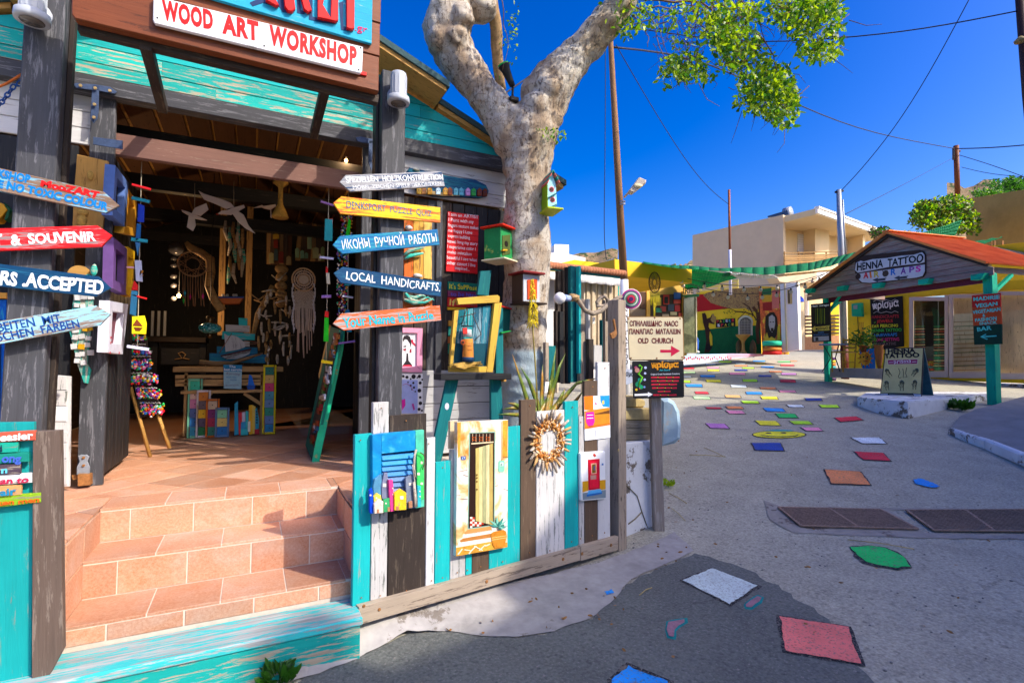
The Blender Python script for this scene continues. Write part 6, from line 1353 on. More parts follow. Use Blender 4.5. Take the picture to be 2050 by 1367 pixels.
tg = T('paper_tag', 'small white paper tag hanging on a string in front of the lattice', 'tag', fo((532, 590), -.4)); slab(FF, [(522,565),(545,562),(542,622),(518,625)], .002, X('e8e0d0'), 'card', tg, -.4, bev=0); tube([fo((530, 565), -.4), fo((532, 520), -.4)], .0015, STR, 'thread', tg, 4)
# aloe with its yellow flower
zt(1000, 620, 2.8475)
al = T('aloe_plant', 'large aloe with long pointed leaves and one tall yellow flower spike behind the fence', 'plant', fo((260, 580), -.15))
def m_aloe():
    m, nt, b = _m('aloe_leaf'); n = nz(nt, coords(nt, (1, 1, 1), False), 9, 4)
    nt.links.new(ramp(nt, n, [(.35, (.06, .14, .02)), (.5, (.16, .2, .03)), (.65, (.4, .2, .03))]), b.inputs['Base Color']); b.inputs['Roughness'].default_value = .35; return m
AM = m_aloe()
for P, w_ in (([(215,590),(160,520),(115,380),(72,252)],22), ([(230,590),(205,500),(165,400),(118,322)],24), ([(245,590),(240,480),(244,380),(246,312)],20), ([(270,590),(290,450),(308,320),(322,214)],24), ([(280,590),(305,450),(340,330),(376,250)],24), ([(300,590),(330,540),(355,490),(376,448)],30), ([(300,590),(360,510),(440,420),(586,381)],22), ([(190,600),(140,570),(90,540),(45,530)],24), ([(180,610),(110,600),(50,595),(-10,597)],16), ([(235,590),(285,500),(290,430),(292,380)],26), ([(320,600),(400,560),(450,500),(480,460)],22), ([(200,600),(150,560),(70,560),(20,566)],18)):
    Q = [fo(p, -.15-.03*(i % 2)) for i, p in enumerate(P)]; k = FF.px(P[1], 1, -.15); vs = []
    bm = bmesh.new(); rows = []
    for i in range(13):
        t = i/12*3; j = min(2, int(t)); q = Q[j].lerp(Q[j+1], t-j); d = (Q[j+1]-Q[j]).normalized(); s = d.cross(FF.n).normalized(); w2 = w_*k*.85*(1-(i/12)**1.7)+.001
        rows.append([bm.verts.new(q-s*w2), bm.verts.new(q-FF.n*w2*.55), bm.verts.new(q+s*w2), bm.verts.new(q+FF.n*w2*.12)])
    for a, b in zip(rows, rows[1:]):
        for c in range(4): bm.faces.new((a[c], a[(c+1) % 4], b[(c+1) % 4], b[c]))
    bmesh.ops.smooth_vert(bm, verts=[v for r_ in rows[1:-1] for v in r_], factor=.3)
    put('leaf', finish(bm, True), Matrix.Identity(4), AM, al)
zt()
st = [(1077,830),(1074,770),(1071,720),(1068,680),(1066,650)]
tube([fo(p, -.12) for p in st], .005, paint('flower_stalk', (.28, .22, .05), .2), 'flower_stalk', al, 6)
bm = bmesh.new(); kk = FF.px((1066, 600), 1, -.12)
for i in range(230):
    t = rnd.random(); y = 650-92*t; rr = (11*(1-t)**.6+2)*kk; a = rnd.uniform(0, 6.283); c = fo((1066+1.5*math.sin(t*4), y), -.12)
    d = (FF.a*math.cos(a)+FF.n*math.sin(a)-Vector((0, 0, .7))).normalized()
    tube_bm(bm, [c+(FF.a*math.cos(a)+FF.n*math.sin(a))*rr*.35, c+(FF.a*math.cos(a)+FF.n*math.sin(a))*rr*.7-Vector((0, 0, rr*.2)), c+d*rr*1.15], [.002, .0032, .0016], 5)
put('florets', finish(bm, True), Matrix.Identity(4), paint('yellow_floret', (.78, .6, .02), .25, .5, 40), al, kind='stuff')
# soil bed behind the fence and whitewashed wall with slabs on it
box(FF.W(1.15, .45, -.55), (1.9, .9, .6), paint('dry_soil', (.16, .11, .07), .3, .95, 20, b_=.8), 'planting_bed', None, rot=math.radians(12.5), kind='structure')
zt(1000, 620, 2.8475)
ww = T('whitewashed_wall', 'whitewashed block wall with a crack beside the fence post', 'wall', FF.P((800, 1200)))
slab(FF, [(690,760),(885,745),(890,1262),(712,1300),(690,1300)], .5, WASH, 'wall_block', ww, -.60, bev=.01)
tube([FF.P(p, -.095) for p in ((712,992),(740,1015),(785,1060),(800,1110),(812,1150),(840,1230))], .004, paint('wall_crack', (.2, .17, .1), .2), 'crack', ww, 5); tube([FF.P(p, -.095) for p in ((812,1150),(775,1190),(735,1220))], .005, MATS['wall_crack'], 'crack', ww, 5)
for y0, y1, x1, m, nm in ((632,672,884,wood('grey_plank_slab', (.16, .14, .1), (.25, .22, .18), .25, .3), 'plank'), (674,708,884,MATS['grey_plank_slab'], 'plank'), (710,742,882,MATS['grey_plank_slab'], 'plank')):
    slab(FF, [(690,y0),(x1,y0),(x1,y1),(690,y1)], .45, m, nm, ww, -.6)
SN = paint('sandstone', (.42, .32, .14), .25, .85, 6, b_=.8)
s1 = T('stone_slab', 'flat sandstone slab lying on the grey planks of the wall', 'stone', FF.P((790, 600))); slab(FF, [(706,575),(740,562),(870,560),(884,600),(872,632),(705,630)], .4, SN, 'slab', s1, -.55, bev=.012)
s2 = T('stone_block', 'angular sandstone block on top of the flat slab', 'stone', FF.P((780, 530))); slab(FF, [(722,560),(735,505),(780,490),(835,515),(838,545),(825,562)], .2, SN, 'block', s2, -.4, bev=.02)
w2 = T('rounded_wall_end', 'rounded pale blue whitewashed wall end by the street', 'wall', G(*(980, 755)))
fk2 = CF(980, 755, 5.6, -.25)
slab(fk2, [(925,515),(960,508),(1000,530),(1025,580),(1034,660),(1030,735),(1000,762),(925,780)], .3, paint('pale_blue_render', (.38, .52, .6), .15, .9, 6, chip=(.5, .5, .48), chipw=.2, b_=.6), 'wall_block', w2, -.3, bev=.03)
# sign post with the two signs
zt()
pb = G(1319, 1060); dpt = (pb-EYE).dot(_f)
t = T('sign_post', 'weathered square post carrying the church and shop signs', 'post', pb, None)
PW = wood('grey_weathered_post', (.26, .21, .17), (.4, .35, .3), .25, .4)
top = at(1306, 640, dpt+.05); beam(pb-Vector((0, 0, .12)), top, .078, .07, PW, 'shaft', t, up=_f)
fsn = CF(1319, 900, dpt-.06)
zt(1000, 620, 2.8475)
cs = T('church_sign', 'cream enamel sign OLD CHURCH with a red arrow and Greek lettering', 'sign', fsn.P((890, 280)))
CR = paint('cream_enamel', (.8, .68, .42), .05, .3, 5, chip=(.35, .15, .05), chipw=.0)
slab(fsn, [(728,42),(735,38),(1038,38),(1048,46),(1054,276),(1046,288),(748,289),(738,282)], .006, paint('rust_edge', (.3, .17, .06), .3), 'edge', cs, .012, bev=.0)
slab(fsn, [(731,47),(738,43),(1035,43),(1043,50),(1048,273),(1041,283),(751,284),(742,277)], .004, CR, 'plate', cs, .018, bev=.0)
MRN = paint('maroon_lettering', (.16, .015, .01), .1, .4)
for s, a, b, h in (('СПНΛАΙШΔНС  NAОС', (742,92), (1018,94), 29), ('ПАNАГIАС  МАТАΛШN', (740,138), (1032,138), 29), ('OLD  CHURCH', (789,190), (990,190), 30)): text(fsn, s, a, b, h, MRN, cs, .0222, bold=.03, jit=.12)
slab(fsn, [(917,228),(978,228),(978,205),(1029,234),(978,266),(978,244),(917,244)], .001, paint('crimson_arrow', (.6, .01, .06), .05), 'arrow', cs, .0222, bev=0)
for q in ((885,46),(897,276),(735,52),(1042,270),(1030,50),(750,275)): disc(fsn, q, 5, .003, RUST, 'bolt', cs, .022, n=8)
ps2 = T('shop_sign', 'black sign with orange Greek lettering and a green peacock below the church sign', 'sign', fsn.P((900, 500)))
slab(fsn, [(756,300),(762,294),(1042,290),(1050,298),(1053,494),(1046,500),(770,507),(762,500)], .006, paint('black_board', (.012, .012, .014), .2, .4), 'plate', ps2, .012, bev=.001)
of = .0185
text(fsn, 'πρίσμα', (866,331), (1022,327), 26, paint('orange_lettering', (.75, .3, .01), .1), ps2, of, bold=.05, jit=.2, cap=.56)
text(fsn, 'Art Store', (912,349), (972,347), 10, X('38c8d8'), ps2, of, bold=.0, jit=.1); text(fsn, 'Original Greek Handmade Creations', (862,372), (1026,368), 9, X('d8d8e0'), ps2, of, bold=.01, jit=0)
for i, (x0, x1) in enumerate(((864,1026),(866,1026),(866,1020),(870,1030),(902,982),(876,1026))):
    y = 386+i*20; k = x0
    while k < x1-12:
        L = rnd.uniform(22, 46); e = min(x1, k+L); bar(fsn, (k, y), (e, y-1), 9, .0008, X('c82038'), 'faded_word', ps2, of); k = e+9
        if k < x1-12: disc(fsn, (k-4, y-1), 3, .001, X('e0c020'), 'dot', ps2, of, n=8)
slab(fsn, [(770,480),(846,476),(846,468),(874,482),(846,497),(846,489),(770,491)], .001, X('f4f4f4'), 'arrow', ps2, of, bev=0)
slab(fsn, [(763,318),(800,306),(842,316),(838,460),(800,468),(766,450)], .0006, X('606878'), 'painted_patch', ps2, of-.0005, bev=0) if False else None
tube([fsn.P(p, of) for p in ((800,318),(812,325),(806,345),(790,365),(812,385),(800,410),(790,440))], [.004,.005,.006,.008,.009,.008,.003], X('68c020'), 'peacock', ps2, 6)
for q, r_, c in (((785,345),14,'c08878'),((778,330),9,'a04868'),((802,400),14,'109078'),((790,425),16,'108860'),((808,440),12,'18a068'),((832,330),8,'c0c8f0'),((830,362),7,'c0c8f0'),((828,398),7,'c0c8f0'),((826,440),6,'80a0e0'),((800,318),7,'58b820'),((780,455),7,'e8c020'),((800,448),5,'e04020')): disc(fsn, q, r_, .0007, X(c), 'painted_shape', ps2, of+.0003*r_/8, n=10)
# weeds at the walls
def weed(lb, P, n, hgt, col, cat='weed'):
    t = T('weed', lb, cat, P); F = []
    for i in range(n):
        a = rnd.uniform(0, 6.283); l = rnd.uniform(.3, 1); c = P+Vector((math.cos(a), math.sin(a), 0))*hgt*.25*rnd.random(); d = Vector((math.cos(a)*.7, math.sin(a)*.7, rnd.uniform(.5, 1.3)))
        F.append(leaf_face(c+d*hgt*.3*l, d+Vector((rnd.gauss(0, .3), rnd.gauss(0, .3), 0)), hgt*.5*rnd.uniform(.5, 1), hgt*.2, rnd))
    polys(F, col, 'leaves', t, P, kind='stuff'); tube([P, P+Vector((.01, 0, hgt*.6))], .003, LEAFM[2], 'stem', t, 4); return t
zt()
weed('small green weed growing at the foot of the turquoise plank step', Vector((.13, 2.40, gz(.13, 2.4)+.01)), 60, .15, LEAFM[2]); weed('low green weed at the foot of the sign post', G(1338, 975), 50, .12, LEAFM[1])
weed('bushy dry weed against the white kerb of the tattoo hut', G(1925, 822), 120, .3, LEAFM[2])
for q, l in (((1085,960),'dry yellow stalk on the road left'),):
    pass
# litter: straws, twigs, small stones and fallen leaves
LM = [paint('dry_leaf', (.3, .14, .04), .3), paint('dry_straw', (.5, .38, .15), .2), paint('grey_pebble', (.22, .2, .18), .25)]
bm = bmesh.new()
for _ in range(420):
    x = rnd.uniform(560, 2040); y = rnd.choice([rnd.uniform(1000, 1360), rnd.uniform(820, 1360)])
    if x < 1260 and y < 1290: continue
    P = G(x, y); s_ = rnd.uniform(.003, .010); bmesh.ops.create_icosphere(bm, subdivisions=1, radius=s_, matrix=Matrix.Translation(P+Vector((0, 0, s_*.3))) @ Matrix.Diagonal((1, rnd.uniform(.5, 1), .5, 1)))
put('loose_pebbles', finish(bm, True), Matrix.Identity(4), LM[2], None, kind='stuff', label='loose grit and pebbles scattered over the road', cat='gravel')
F = []
for _ in range(90):
    P = G(*(rnd.choice([(rnd.uniform(1290, 1400), rnd.uniform(880, 1150)), (rnd.uniform(1200, 2040), rnd.uniform(900, 1340)), (rnd.uniform(740, 1250), rnd.uniform(1180, 1270))])))+Vector((0, 0, .012)); a = rnd.uniform(0, 6.28)
    F.append(leaf_face(P, Vector((math.cos(a), math.sin(a), .2)), .03*rnd.uniform(.5, 1.2), .012, rnd))
polys(F, LM[0], 'fallen_leaves', None, (0, 0, 0), kind='stuff', label='dry brown leaves scattered on the road', cat='leaves')
bm = bmesh.new()
for a, b in (((2040-630+0,845+53),(1450,916)), ((1697,1083),(1830,1102)), ((1380,912),(1453,916)), ((1705,1050),(1712,1030)), ((1995,1055),(2010,1048)), ((1340,990),(1375,1010)), ((1345,1020),(1372,1045)), ((1280,1195),(1305,1180))):
    A = G(*a)+Vector((0, 0, .012)); B = G(*b)+Vector((0, 0, .012)); tube_bm(bm, [A, (A+B)/2+Vector((.01, .01, .004)), B], .0035, 4)
put('straws', finish(bm, True), Matrix.Identity(4), LM[1], None, kind='stuff', label='thin dry straws lying on the road', cat='straw')
# dark expansion cracks on road near kerb
def atp(px, py, d): s_ = list(TX); zt(); P = at(px, py, d); TX[:] = s_; return P
# ------------------------------------------------------------------ the tattoo hut
zt()
HL_ = at(1652, 762, 12.6); HR_ = at(1980, 800, 9.3)
HF = Fthru(HL_, HR_); HB_ = -HF.n
PINK = wood('faded_pink_board', (.3, .18, .15), (.34, .31, .27), .3, .3); MINT = wood('mint_green_timber', (.0, .42, .24), (.02, .2, .15), .12, .2)
hut = T('tattoo_hut', 'small shop hut with faded pink gable, mint green posts and orange corrugated roof', 'hut', (HL_+HR_)/2)
zt(1600, 440, 3.418)
ap = HF.uv((625, 108)); lt = HF.uv((78, 470)); rt = HF.uv((1290, 355)); bl_ = HF.uv((135, 515)); br_ = HF.uv((1240, 430))
zb = (bl_[1]+br_[1])/2
def halfclip(P, a, b):                                # keep the side left of a->b
    side = lambda p: (b[0]-a[0])*(p[1]-a[1])-(b[1]-a[1])*(p[0]-a[0])
    def cut(p, q): sp, sq = side(p), side(q); t = sp/(sp-sq); return (p[0]+(q[0]-p[0])*t, p[1]+(q[1]-p[1])*t)
    return clip(P, lambda p: side(p) >= 0, cut)
ltz = (lt[0], (lt[1]+rt[1])/2+.0); rtz = (rt[0], ltz[1]+.0)
z = zb; hb = .115; k = 0
while z < ap[1]:
    for (u0, u1) in ((lt[0]-.1, (lt[0]+rt[0])/2-.4+.3*(k % 2)), ((lt[0]+rt[0])/2-.4+.3*(k % 2), rt[0]+.1)):
        P = [(u0, z), (u1, z), (u1, z+hb-.008), (u0, z+hb-.008)]
        P = halfclip(P, rtz, ap); P = halfclip(P, ap, ltz) if len(P) > 2 else P; 
        if len(P) > 2: slabuv(HF, P, .025, PINK, 'gable_board', hut, 0, ax='h')
    z += hb; k += 1
slabuv(HF, [(lt[0], zb+.01), (rt[0], zb+.01), (rtz[0]-.05, rtz[1]), (ap[0], ap[1]-.03), (ltz[0]+.05, ltz[1])], .01, DKBRN, 'gable_backing', hut, -.015, ax='h')
# corrugated roof, both slopes
def m_roof():
    m, nt, b = _m('orange_corrugated_roof'); n = nz(nt, coords(nt, (1, 1, 1), False), 3, 5, .6)
    nt.links.new(ramp(nt, n, [(.3, (.62, .16, .03)), (.6, (.78, .27, .06)), (.8, (.6, .3, .15))]), b.inputs['Base Color']); b.inputs['Roughness'].default_value = .6; return m
RM = m_roof()
A = HF.W(ap[0], ap[1]+.04, .15)
q = None
for i in range(10, 900):
    L = i*.01; P = A+HB_*L; v = P-EYE; x = 1025+FPX*v.dot(_r)/v.dot(_f)
    if x > 1927: break
for s_, e in ((1, rtz), (-1, ltz)):
    d = HF.W(e[0], e[1], .15)-HF.W(ap[0], ap[1], .15); d *= 1.03; n = 64; rows = []
    bm = bmesh.new(); up = d.normalized().cross(HB_)*s_; up = up if up.z > 0 else -up
    Lr = L if s_ > 0 else L
    for j in range(13):
        row = []
        for i in range(n*2+1):
            row.append(bm.verts.new(A+HB_*(Lr*1.02*i/(n*2))+d*(j/12)+up*(.022*math.cos(3.14159*i*1.0)+.02)))
        rows.append(row)
    for a_, b_ in zip(rows, rows[1:]):
        for i in range(n*2): bm.faces.new((a_[i], a_[i+1], b_[i+1], b_[i]))
    bmesh.ops.recalc_face_normals(bm, faces=bm.faces[:]); me = bpy.data.meshes.new('m'); bm.to_mesh(me); bm.free()
    put('corrugated_sheet', me, Matrix.Identity(4), RM, hut)
    beam(HF.W(ap[0], ap[1]+.0, .06), HF.W(e[0]+.04*s_, e[1], .06), .05, .07, DKBRN, 'barge_board', hut)
    # eave beams and rafters
    beam(HF.W(e[0]-.1*s_, e[1]-.05, 0), HF.W(e[0]-.1*s_, e[1]-.05, 0)+HB_*L, .06, .1, PINK, 'eave_board', hut)
box(A+HB_*L/2+Vector((0, 0, .05)), (L, .16, .02), RM, 'ridge_cap', hut, rot=math.atan2(HB_.y, HB_.x))
# purple inner beam, posts, brackets
u0, u1 = HF.uv((150, 500))[0], HF.uv((1262, 440))[0]
zt()
for nm, p0, p1, pb_, w_ in (('l', (1653, 585), (1653, 762), HL_, .13), ('r', (1977, 560), (1984, 806), HR_, .15)):
    u = HF.uv(p1)[0]; ztp = zb+.05; zbt = HF.uv(p1)[1]-.12
    box(HF.W(u, (ztp+zbt)/2, -.08), (w_, w_, ztp-zbt), MINT, 'post', hut, rot=math.atan2(HF.a.y, HF.a.x), bev=.012)
    beam(HF.W(u, ztp-.35, -.14), HF.W(u, ztp+.0, -.14)+HB_*.5, .05, .07, MINT, 'brace', hut, up=HF.a)
    s_ = 1 if nm == 'l' else -1; beam(HF.W(u, ztp-.45, -.08), HF.W(u+.42*s_, ztp+.0, -.08), .05, .07, MINT, 'brace', hut) if nm == 'l' else None
zt(1600, 440, 3.418)
for x, y in ((322,470), (568,452), (892,425), (100,487), (1262,392)): c = HF.uv((x, y)); slabuv(HF, [(c[0]-.11, c[1]-.05), (c[0]+.06, c[1]-.05), (c[0]+.11, c[1]+.05), (c[0]-.11, c[1]+.05)], .16, MINT, 'bracket', hut, .0, ax='h')
box(HF.W((u0+u1)/2, zb-.05, -.1), (u1-u0, .06, .12), paint('dark_magenta_timber', (.12, .01, .03), .2), 'front_beam', hut, rot=math.atan2(HF.a.y, HF.a.x))
# HENNA TATTOO board
hs_ = T('henna_sign', 'large white sign HENNA TATTOO over HAIR WRAPS on the hut gable', 'sign', HF.P((620, 330)))
slab(HF, [(382,270),(410,248),(820,206),(850,218),(862,245),(862,360),(845,392),(800,402),(470,438),(420,432),(390,400),(378,340)], .03, wood('dark_sign_wood', (.06, .03, .02), (.1, .06, .05), .1), 'board', hs_, .03)
WS_ = paint('sign_white', (.62, .6, .62), .06)
slab(HF, [(388,295),(420,280),(440,286),(500,270),(600,262),(700,245),(780,240),(840,222),(856,240),(856,290),(820,300),(700,312),(600,325),(500,345),(400,362),(380,345)], .01, WS_, 'upper_panel', hs_, .06); slab(HF, [(386,372),(500,355),(700,328),(858,306),(858,352),(842,385),(800,396),(480,432),(430,428),(395,400)], .01, WS_, 'lower_panel', hs_, .06)
text(HF, 'HENNA  TATTOO', (394,345), (850,288), 52, paint('black_lettering', (.008, .008, .01), .1), hs_, .071, bold=.03, jit=.5)
for s, x, y, c in (('A',438,402,'d82030'),('I',486,398,'e87028'),('R',512,394,'d8b820'),('W',568,388,'504040'),('R',626,378,'2070c0'),('A',694,370,'703090'),('P',752,362,'8848a0'),('S',796,358,'e030a0')): text(HF, s, (x, y), (x+(36 if s not in 'I' else 12), y-4), 42, X(c), hs_, .071, bold=.03, jit=.3)
disc(HF, (402, 388), 20, .002, X('3a2828'), 'flower_stain', hs_, .071); disc(HF, (590, 368), 22, .002, X('48382c'), 'flower_stain', hs_, .0715)
for x, y in ((500,412),(648,398)): slab(HF, [(x,y),(x+38,y-16),(x+38,y-8),(x+100,y-16),(x+86,y-4),(x+94,y+2),(x+38,y+8),(x+38,y+14)], .002, X('404048'), 'arrow', hs_, .071, bev=0)
# back wall with glazed doors
zt()
WB_ = Fthru(at(1905, 756, 12.9), at(2050, 760, 11.75))
YW_ = paint('yellow_wall_paint', (.85, .56, .02), .1, .8, 3, b_=.2); ALU = paint('cream_aluminium', (.55, .47, .42), .05, .4, 5)
hw2 = T('shopfront', 'yellow wall with cream framed glass doors behind the hut posts', 'shopfront', at(1905, 756, 12.9))
def on(fr, x0, y0, x1, y1, th, m, nm, par, off=0.0): return slab(fr, [(x0, y0), (x1, y0), (x1, y1), (x0, y1)], th, m, nm, par, off)
zt(1600, 440, 3.418)
slab(WB_, [(270,470),(330,470),(330,1010),(275,1010)], .15, YW_, 'pier', hw2, -.15) if False else None
slab(WB_, [(330,480),(760,470),(760,1045),(400,1040),(335,1040)], .2, YW_, 'wall', hw2, -.2)
slab(WB_, [(745,440),(1800,400),(1800,500),(1500,475),(1030,510),(745,530)], .2, YW_, 'lintel', hw2, -.2)
slab(WB_, [(750,1040),(2000,1075),(2000,1140),(750,1085)], .2, YW_, 'sill', hw2, -.2)
CURT = wood('dim_curtain', (.6, .5, .36), (.25, .2, .14), .1, .15)
def glassm():
    m, nt, b = _m('window_glass'); tr = node(nt, 'ShaderNodeBsdfTransparent'); gl = node(nt, 'ShaderNodeBsdfGlossy'); gl.inputs['Roughness'].default_value = .03; mx = node(nt, 'ShaderNodeMixShader'); fz = node(nt, 'ShaderNodeFresnel'); fz.inputs[0].default_value = 1.5; nt.links.new(fz.outputs[0], mx.inputs[0]); nt.links.new(tr.outputs[0], mx.inputs[1]); nt.links.new(gl.outputs[0], mx.inputs[2]); nt.links.new(mx.outputs[0], nt.nodes['Material Output'].inputs[0]); return m
GLS = glassm()
panes = ((752,530,1018,1078), (1025,512,1340,1082), (1348,492,1750,1090))
for i, (x0, y0, x1, y1) in enumerate(panes):
    fr1 = 24
    for q in ((x0,y0,x0+fr1,y1),(x1-fr1,y0-14,x1,y1),(x0+fr1,y0-2,x1-fr1,y0+24),(x0+fr1,y1-42,x1-fr1,y1)): on(WB_, *q, .06, ALU, 'door_frame', hw2, .0)
    on(WB_, x0+fr1, y0+22, x1-fr1, y1-40, .008, GLS, 'glass_pane', hw2, .02)
on(WB_, 1055, 520, 1350, 1060, .02, CURT, 'curtain', hw2, -.3); on(WB_, 1370, 500, 1760, 1060, .02, CURT, 'curtain', hw2, -.3)
for i in range(18):
    y = 730+i*18; c = ['38703c','c8b080','a04830','c0a070','307050','b89860'][i % 6]
    bar(WB_, (920, y), (1012, y-2), 8, .01, X(c), 'striped_blind', hw2, -.2)
    if i % 1 == 0: bar(WB_, (790, y), (860, y-2), 7, .01, X(c), 'striped_blind', hw2, -.25)
for i in range(12): bar(WB_, (1056, 700+i*30), (1345, 690+i*30), 6, .006, X(['8a6a40','50603a','a07850'][i % 3]), 'curtain_stripe', hw2, -.275)
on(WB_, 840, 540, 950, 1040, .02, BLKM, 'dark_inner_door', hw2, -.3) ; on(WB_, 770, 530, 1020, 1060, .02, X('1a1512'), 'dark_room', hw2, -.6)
# menu board
mb = T('menu_board', 'tall black menu board with coloured chalk lines between the yellow wall and the glass door', 'sign', WB_.P((600, 870)))
slab(WB_, [(484,545),(706,521),(714,866),(500,900)], .03, X('100c0a'), 'board', mb, .05)
text(WB_, 'πρίσμα', (502,612), (682,590), 38, X('e0d8d0'), mb, .081, bold=.02, jit=.2, cap=.56)
for s, y, c, a, b in (('HANDICRAFTS', 675, 'a82030', 496, 682), ('JEWELS', 706, 'c83028', 530, 640), ('EAR PIERCING', 738, 'c8d020', 498, 676), ('HENNA TATTOO', 768, '30b848', 494, 700), ('HAIRWRAPS', 800, '2078c8', 514, 670), ('STONE SETTING', 832, 'c02878', 500, 684), ('DECORATIVE', 862, '605058', 504, 664)): text(WB_, s, (a, y), (b, y-6), 21, X(c), mb, .081, bold=.015, jit=.4)
for y in (552, 632):
    tube([WB_.P(p, .085) for p in ((508,y+8),(530,y-6),(560,y+6),(595,y-4),(630,y+4),(655,y-8),(678,y+2))], .006, X('c8c0b8'), 'chalk_scroll', mb, 4)
# left post sign, meter, right post sign
lp = T('hairwraps_sign', 'narrow black sign with a yellow arrow on the left mint green post', 'sign', HF.P((150, 835), .1))
slab(HF, [(78,578),(210,565),(216,832),(88,838)], .02, X('141414'), 'board', lp, .05)
text(HF, 'Hair wraps', (84,598), (204,588), 14, X('f0f0f0'), lp, .071, bold=.02, jit=.2)
for i in range(6): x = 112+i*12; bar(HF, (x, 606), (x+2, 706+6*(i % 2)), 4, .002, X('90a020' if i % 2 else '50701c'), 'drawn_braid', lp, .071)
slab(HF, [(84,745),(108,725),(108,733),(208,722),(202,738),(208,756),(108,760),(108,768)], .003, X('d8c050'), 'arrow', lp, .071, bev=0); text(HF, 'πρίσμα', (112,754), (196,746), 14, X('201810'), lp, .0745, bold=.02, jit=.2, cap=.56)
text(HF, 'FREE', (130,778), (170,774), 12, X('4888c0'), lp, .071); text(HF, 'Estimates', (100,792), (200,786), 11, X('4888c0'), lp, .071); slab(HF, [(98,800),(202,795),(204,825),(100,830)], .002, X('b0b0b0'), 'printed_photo', lp, .071, bev=0)
slab(HF, [(110,805),(130,803),(132,826),(112,828)], .001, X('303030'), 'printed_face', lp, .0735, bev=0)
mtb = T('meter_box', 'green electricity meter box on the yellow wall', 'meter box', WB_.P((395, 620)))
slab(WB_, [(357,575),(420,567),(425,662),(360,660)], .15, paint('meter_green', (.0, .35, .17), .1, .4), 'housing', mtb, 0); slab(WB_, [(370,585),(398,582),(398,610),(370,612)], .01, X('889088'), 'window', mtb, .15); bar(WB_, (398,662), (410,860), 4, .02, X('8a7028'), 'conduit', mtb, 0)
md = T('snack_bar_sign', 'red, orange and dark green sign MADIRIE VEGAN on the right mint green post', 'sign', HF.P((1285, 850), .1))
for q, c in (([(1180,518),(1376,500),(1379,590),(1182,602)],'c02018'), ([(1182,602),(1379,590),(1386,712),(1190,725)],'c84818'), ([(1190,725),(1386,712),(1388,850),(1196,855)],'0c3c28')): slab(HF, q, .02, wood('sign_'+c, hexc(c), None, 0, .12), 'panel', md, .09)
for s, a, b, h in (('MADIRIE', (1192,556), (1372,540), 26), ('VEGAN', (1206,602), (1358,585), 26), ('VEGETARIAN', (1188,645), (1378,622), 24), ('&', (1255,665), (1275,663), 20), ('FASHION', (1204,698), (1352,685), 24), ('SNACK', (1232,720), (1356,712), 20), ('BAR', (1218,762), (1318,750), 28)): text(HF, s, a, b, h, X('58d8c0'), md, .111, bold=.03, jit=.5)
slab(HF, [(1237,800),(1275,780),(1280,786),(1258,796),(1350,790),(1350,798),(1262,804),(1290,815),(1284,820)], .003, X('58d8c0'), 'arrow', md, .111, bev=0)
# platforms
MARB = wood('beige_marble', (.32, .25, .18), (.2, .16, .13), .3, .3, .35)
def plat(pix, z, zb_, m, nm, lb, kind='structure', back=0):
    P = [pz(x, y, z) for x, y in pix]
    if back: P += [P[-1]+HB_*back, P[0]+HB_*back]
    bm = bmesh.new(); lo = [bm.verts.new((p.x, p.y, zb_)) for p in P]; hi = [bm.verts.new((p.x, p.y, z)) for p in P]
    n = len(P)
    for i in range(n): bm.faces.new((lo[i], lo[(i+1) % n], hi[(i+1) % n], hi[i]))
    bm.faces.new(hi); bmesh.ops.recalc_face_normals(bm, faces=bm.faces[:])
    bmesh.ops.bevel(bm, geom=[e for e in bm.edges if all(v in hi for v in e.verts)], offset=.02, segments=2, affect='EDGES')
    return put(nm, finish(bm), Matrix.Identity(4), m, None, label=lb, kind=kind)
zt(1600, 720, 4.5556)
plat([(105,195),(300,198),(800,205),(1200,212),(1700,218),(2300,225)], 1.02, .2, MARB, 'marble_platform', 'low marble faced platform under the tattoo hut', back=6)
plat([(530,338),(700,360),(945,378),(990,380),(1500,338),(1750,318),(1800,300),(1800,230),(1150,230),(600,300)], .93, .3, WASH, 'whitewashed_kerb', 'whitewashed kerb slab in front of the tattoo hut')
plat([(1800,215),(2300,232),(2300,222),(1800,205)], 1.07, .3, WASH, 'whitewashed_wall_foot', 'whitewashed wall foot right of the mint post') 
zt()
RAMP = paint('grey_cement_ramp', (.25, .235, .22), .15, .9, 4, b_=.4)
drape([(1903,862),(1935,876),(1975,889),(2050,921),(2140,960),(2260,1012),(2420,1080),(2700,1000),(2700,790),(2050,806),(1990,824),(1920,842)], RAMP, 'cement_ramp', None, .004, .1, .01, .3, hf=lambda p: .11*min(1, max(0, (p[0]*.894-p[1]*.448-6.2)/1.2)), kind='structure', label='grey cement ramp at the right edge')
zt()
fcl = [G(x, y) for x, y in ((1905,868),(1940,884),(1980,899),(2050,932),(2140,972),(2260,1025),(2420,1095))]
bm = bmesh.new()
for i, p in enumerate(fcl[:-1]):
    q = fcl[i+1]; 
kr = T('white_kerb', 'rough whitewashed kerb edge running off the right side', 'kerb', fcl[1]); kr['kind'] = 'structure'
for i in range(6): 
    a, b = fcl[i], fcl[i+1]; beam(a+Vector((0, 0, .01+.02*i)), b+Vector((0, 0, .03+.02*i)), .09, .14, WASH, 'kerb_stone', kr, bev=.02)
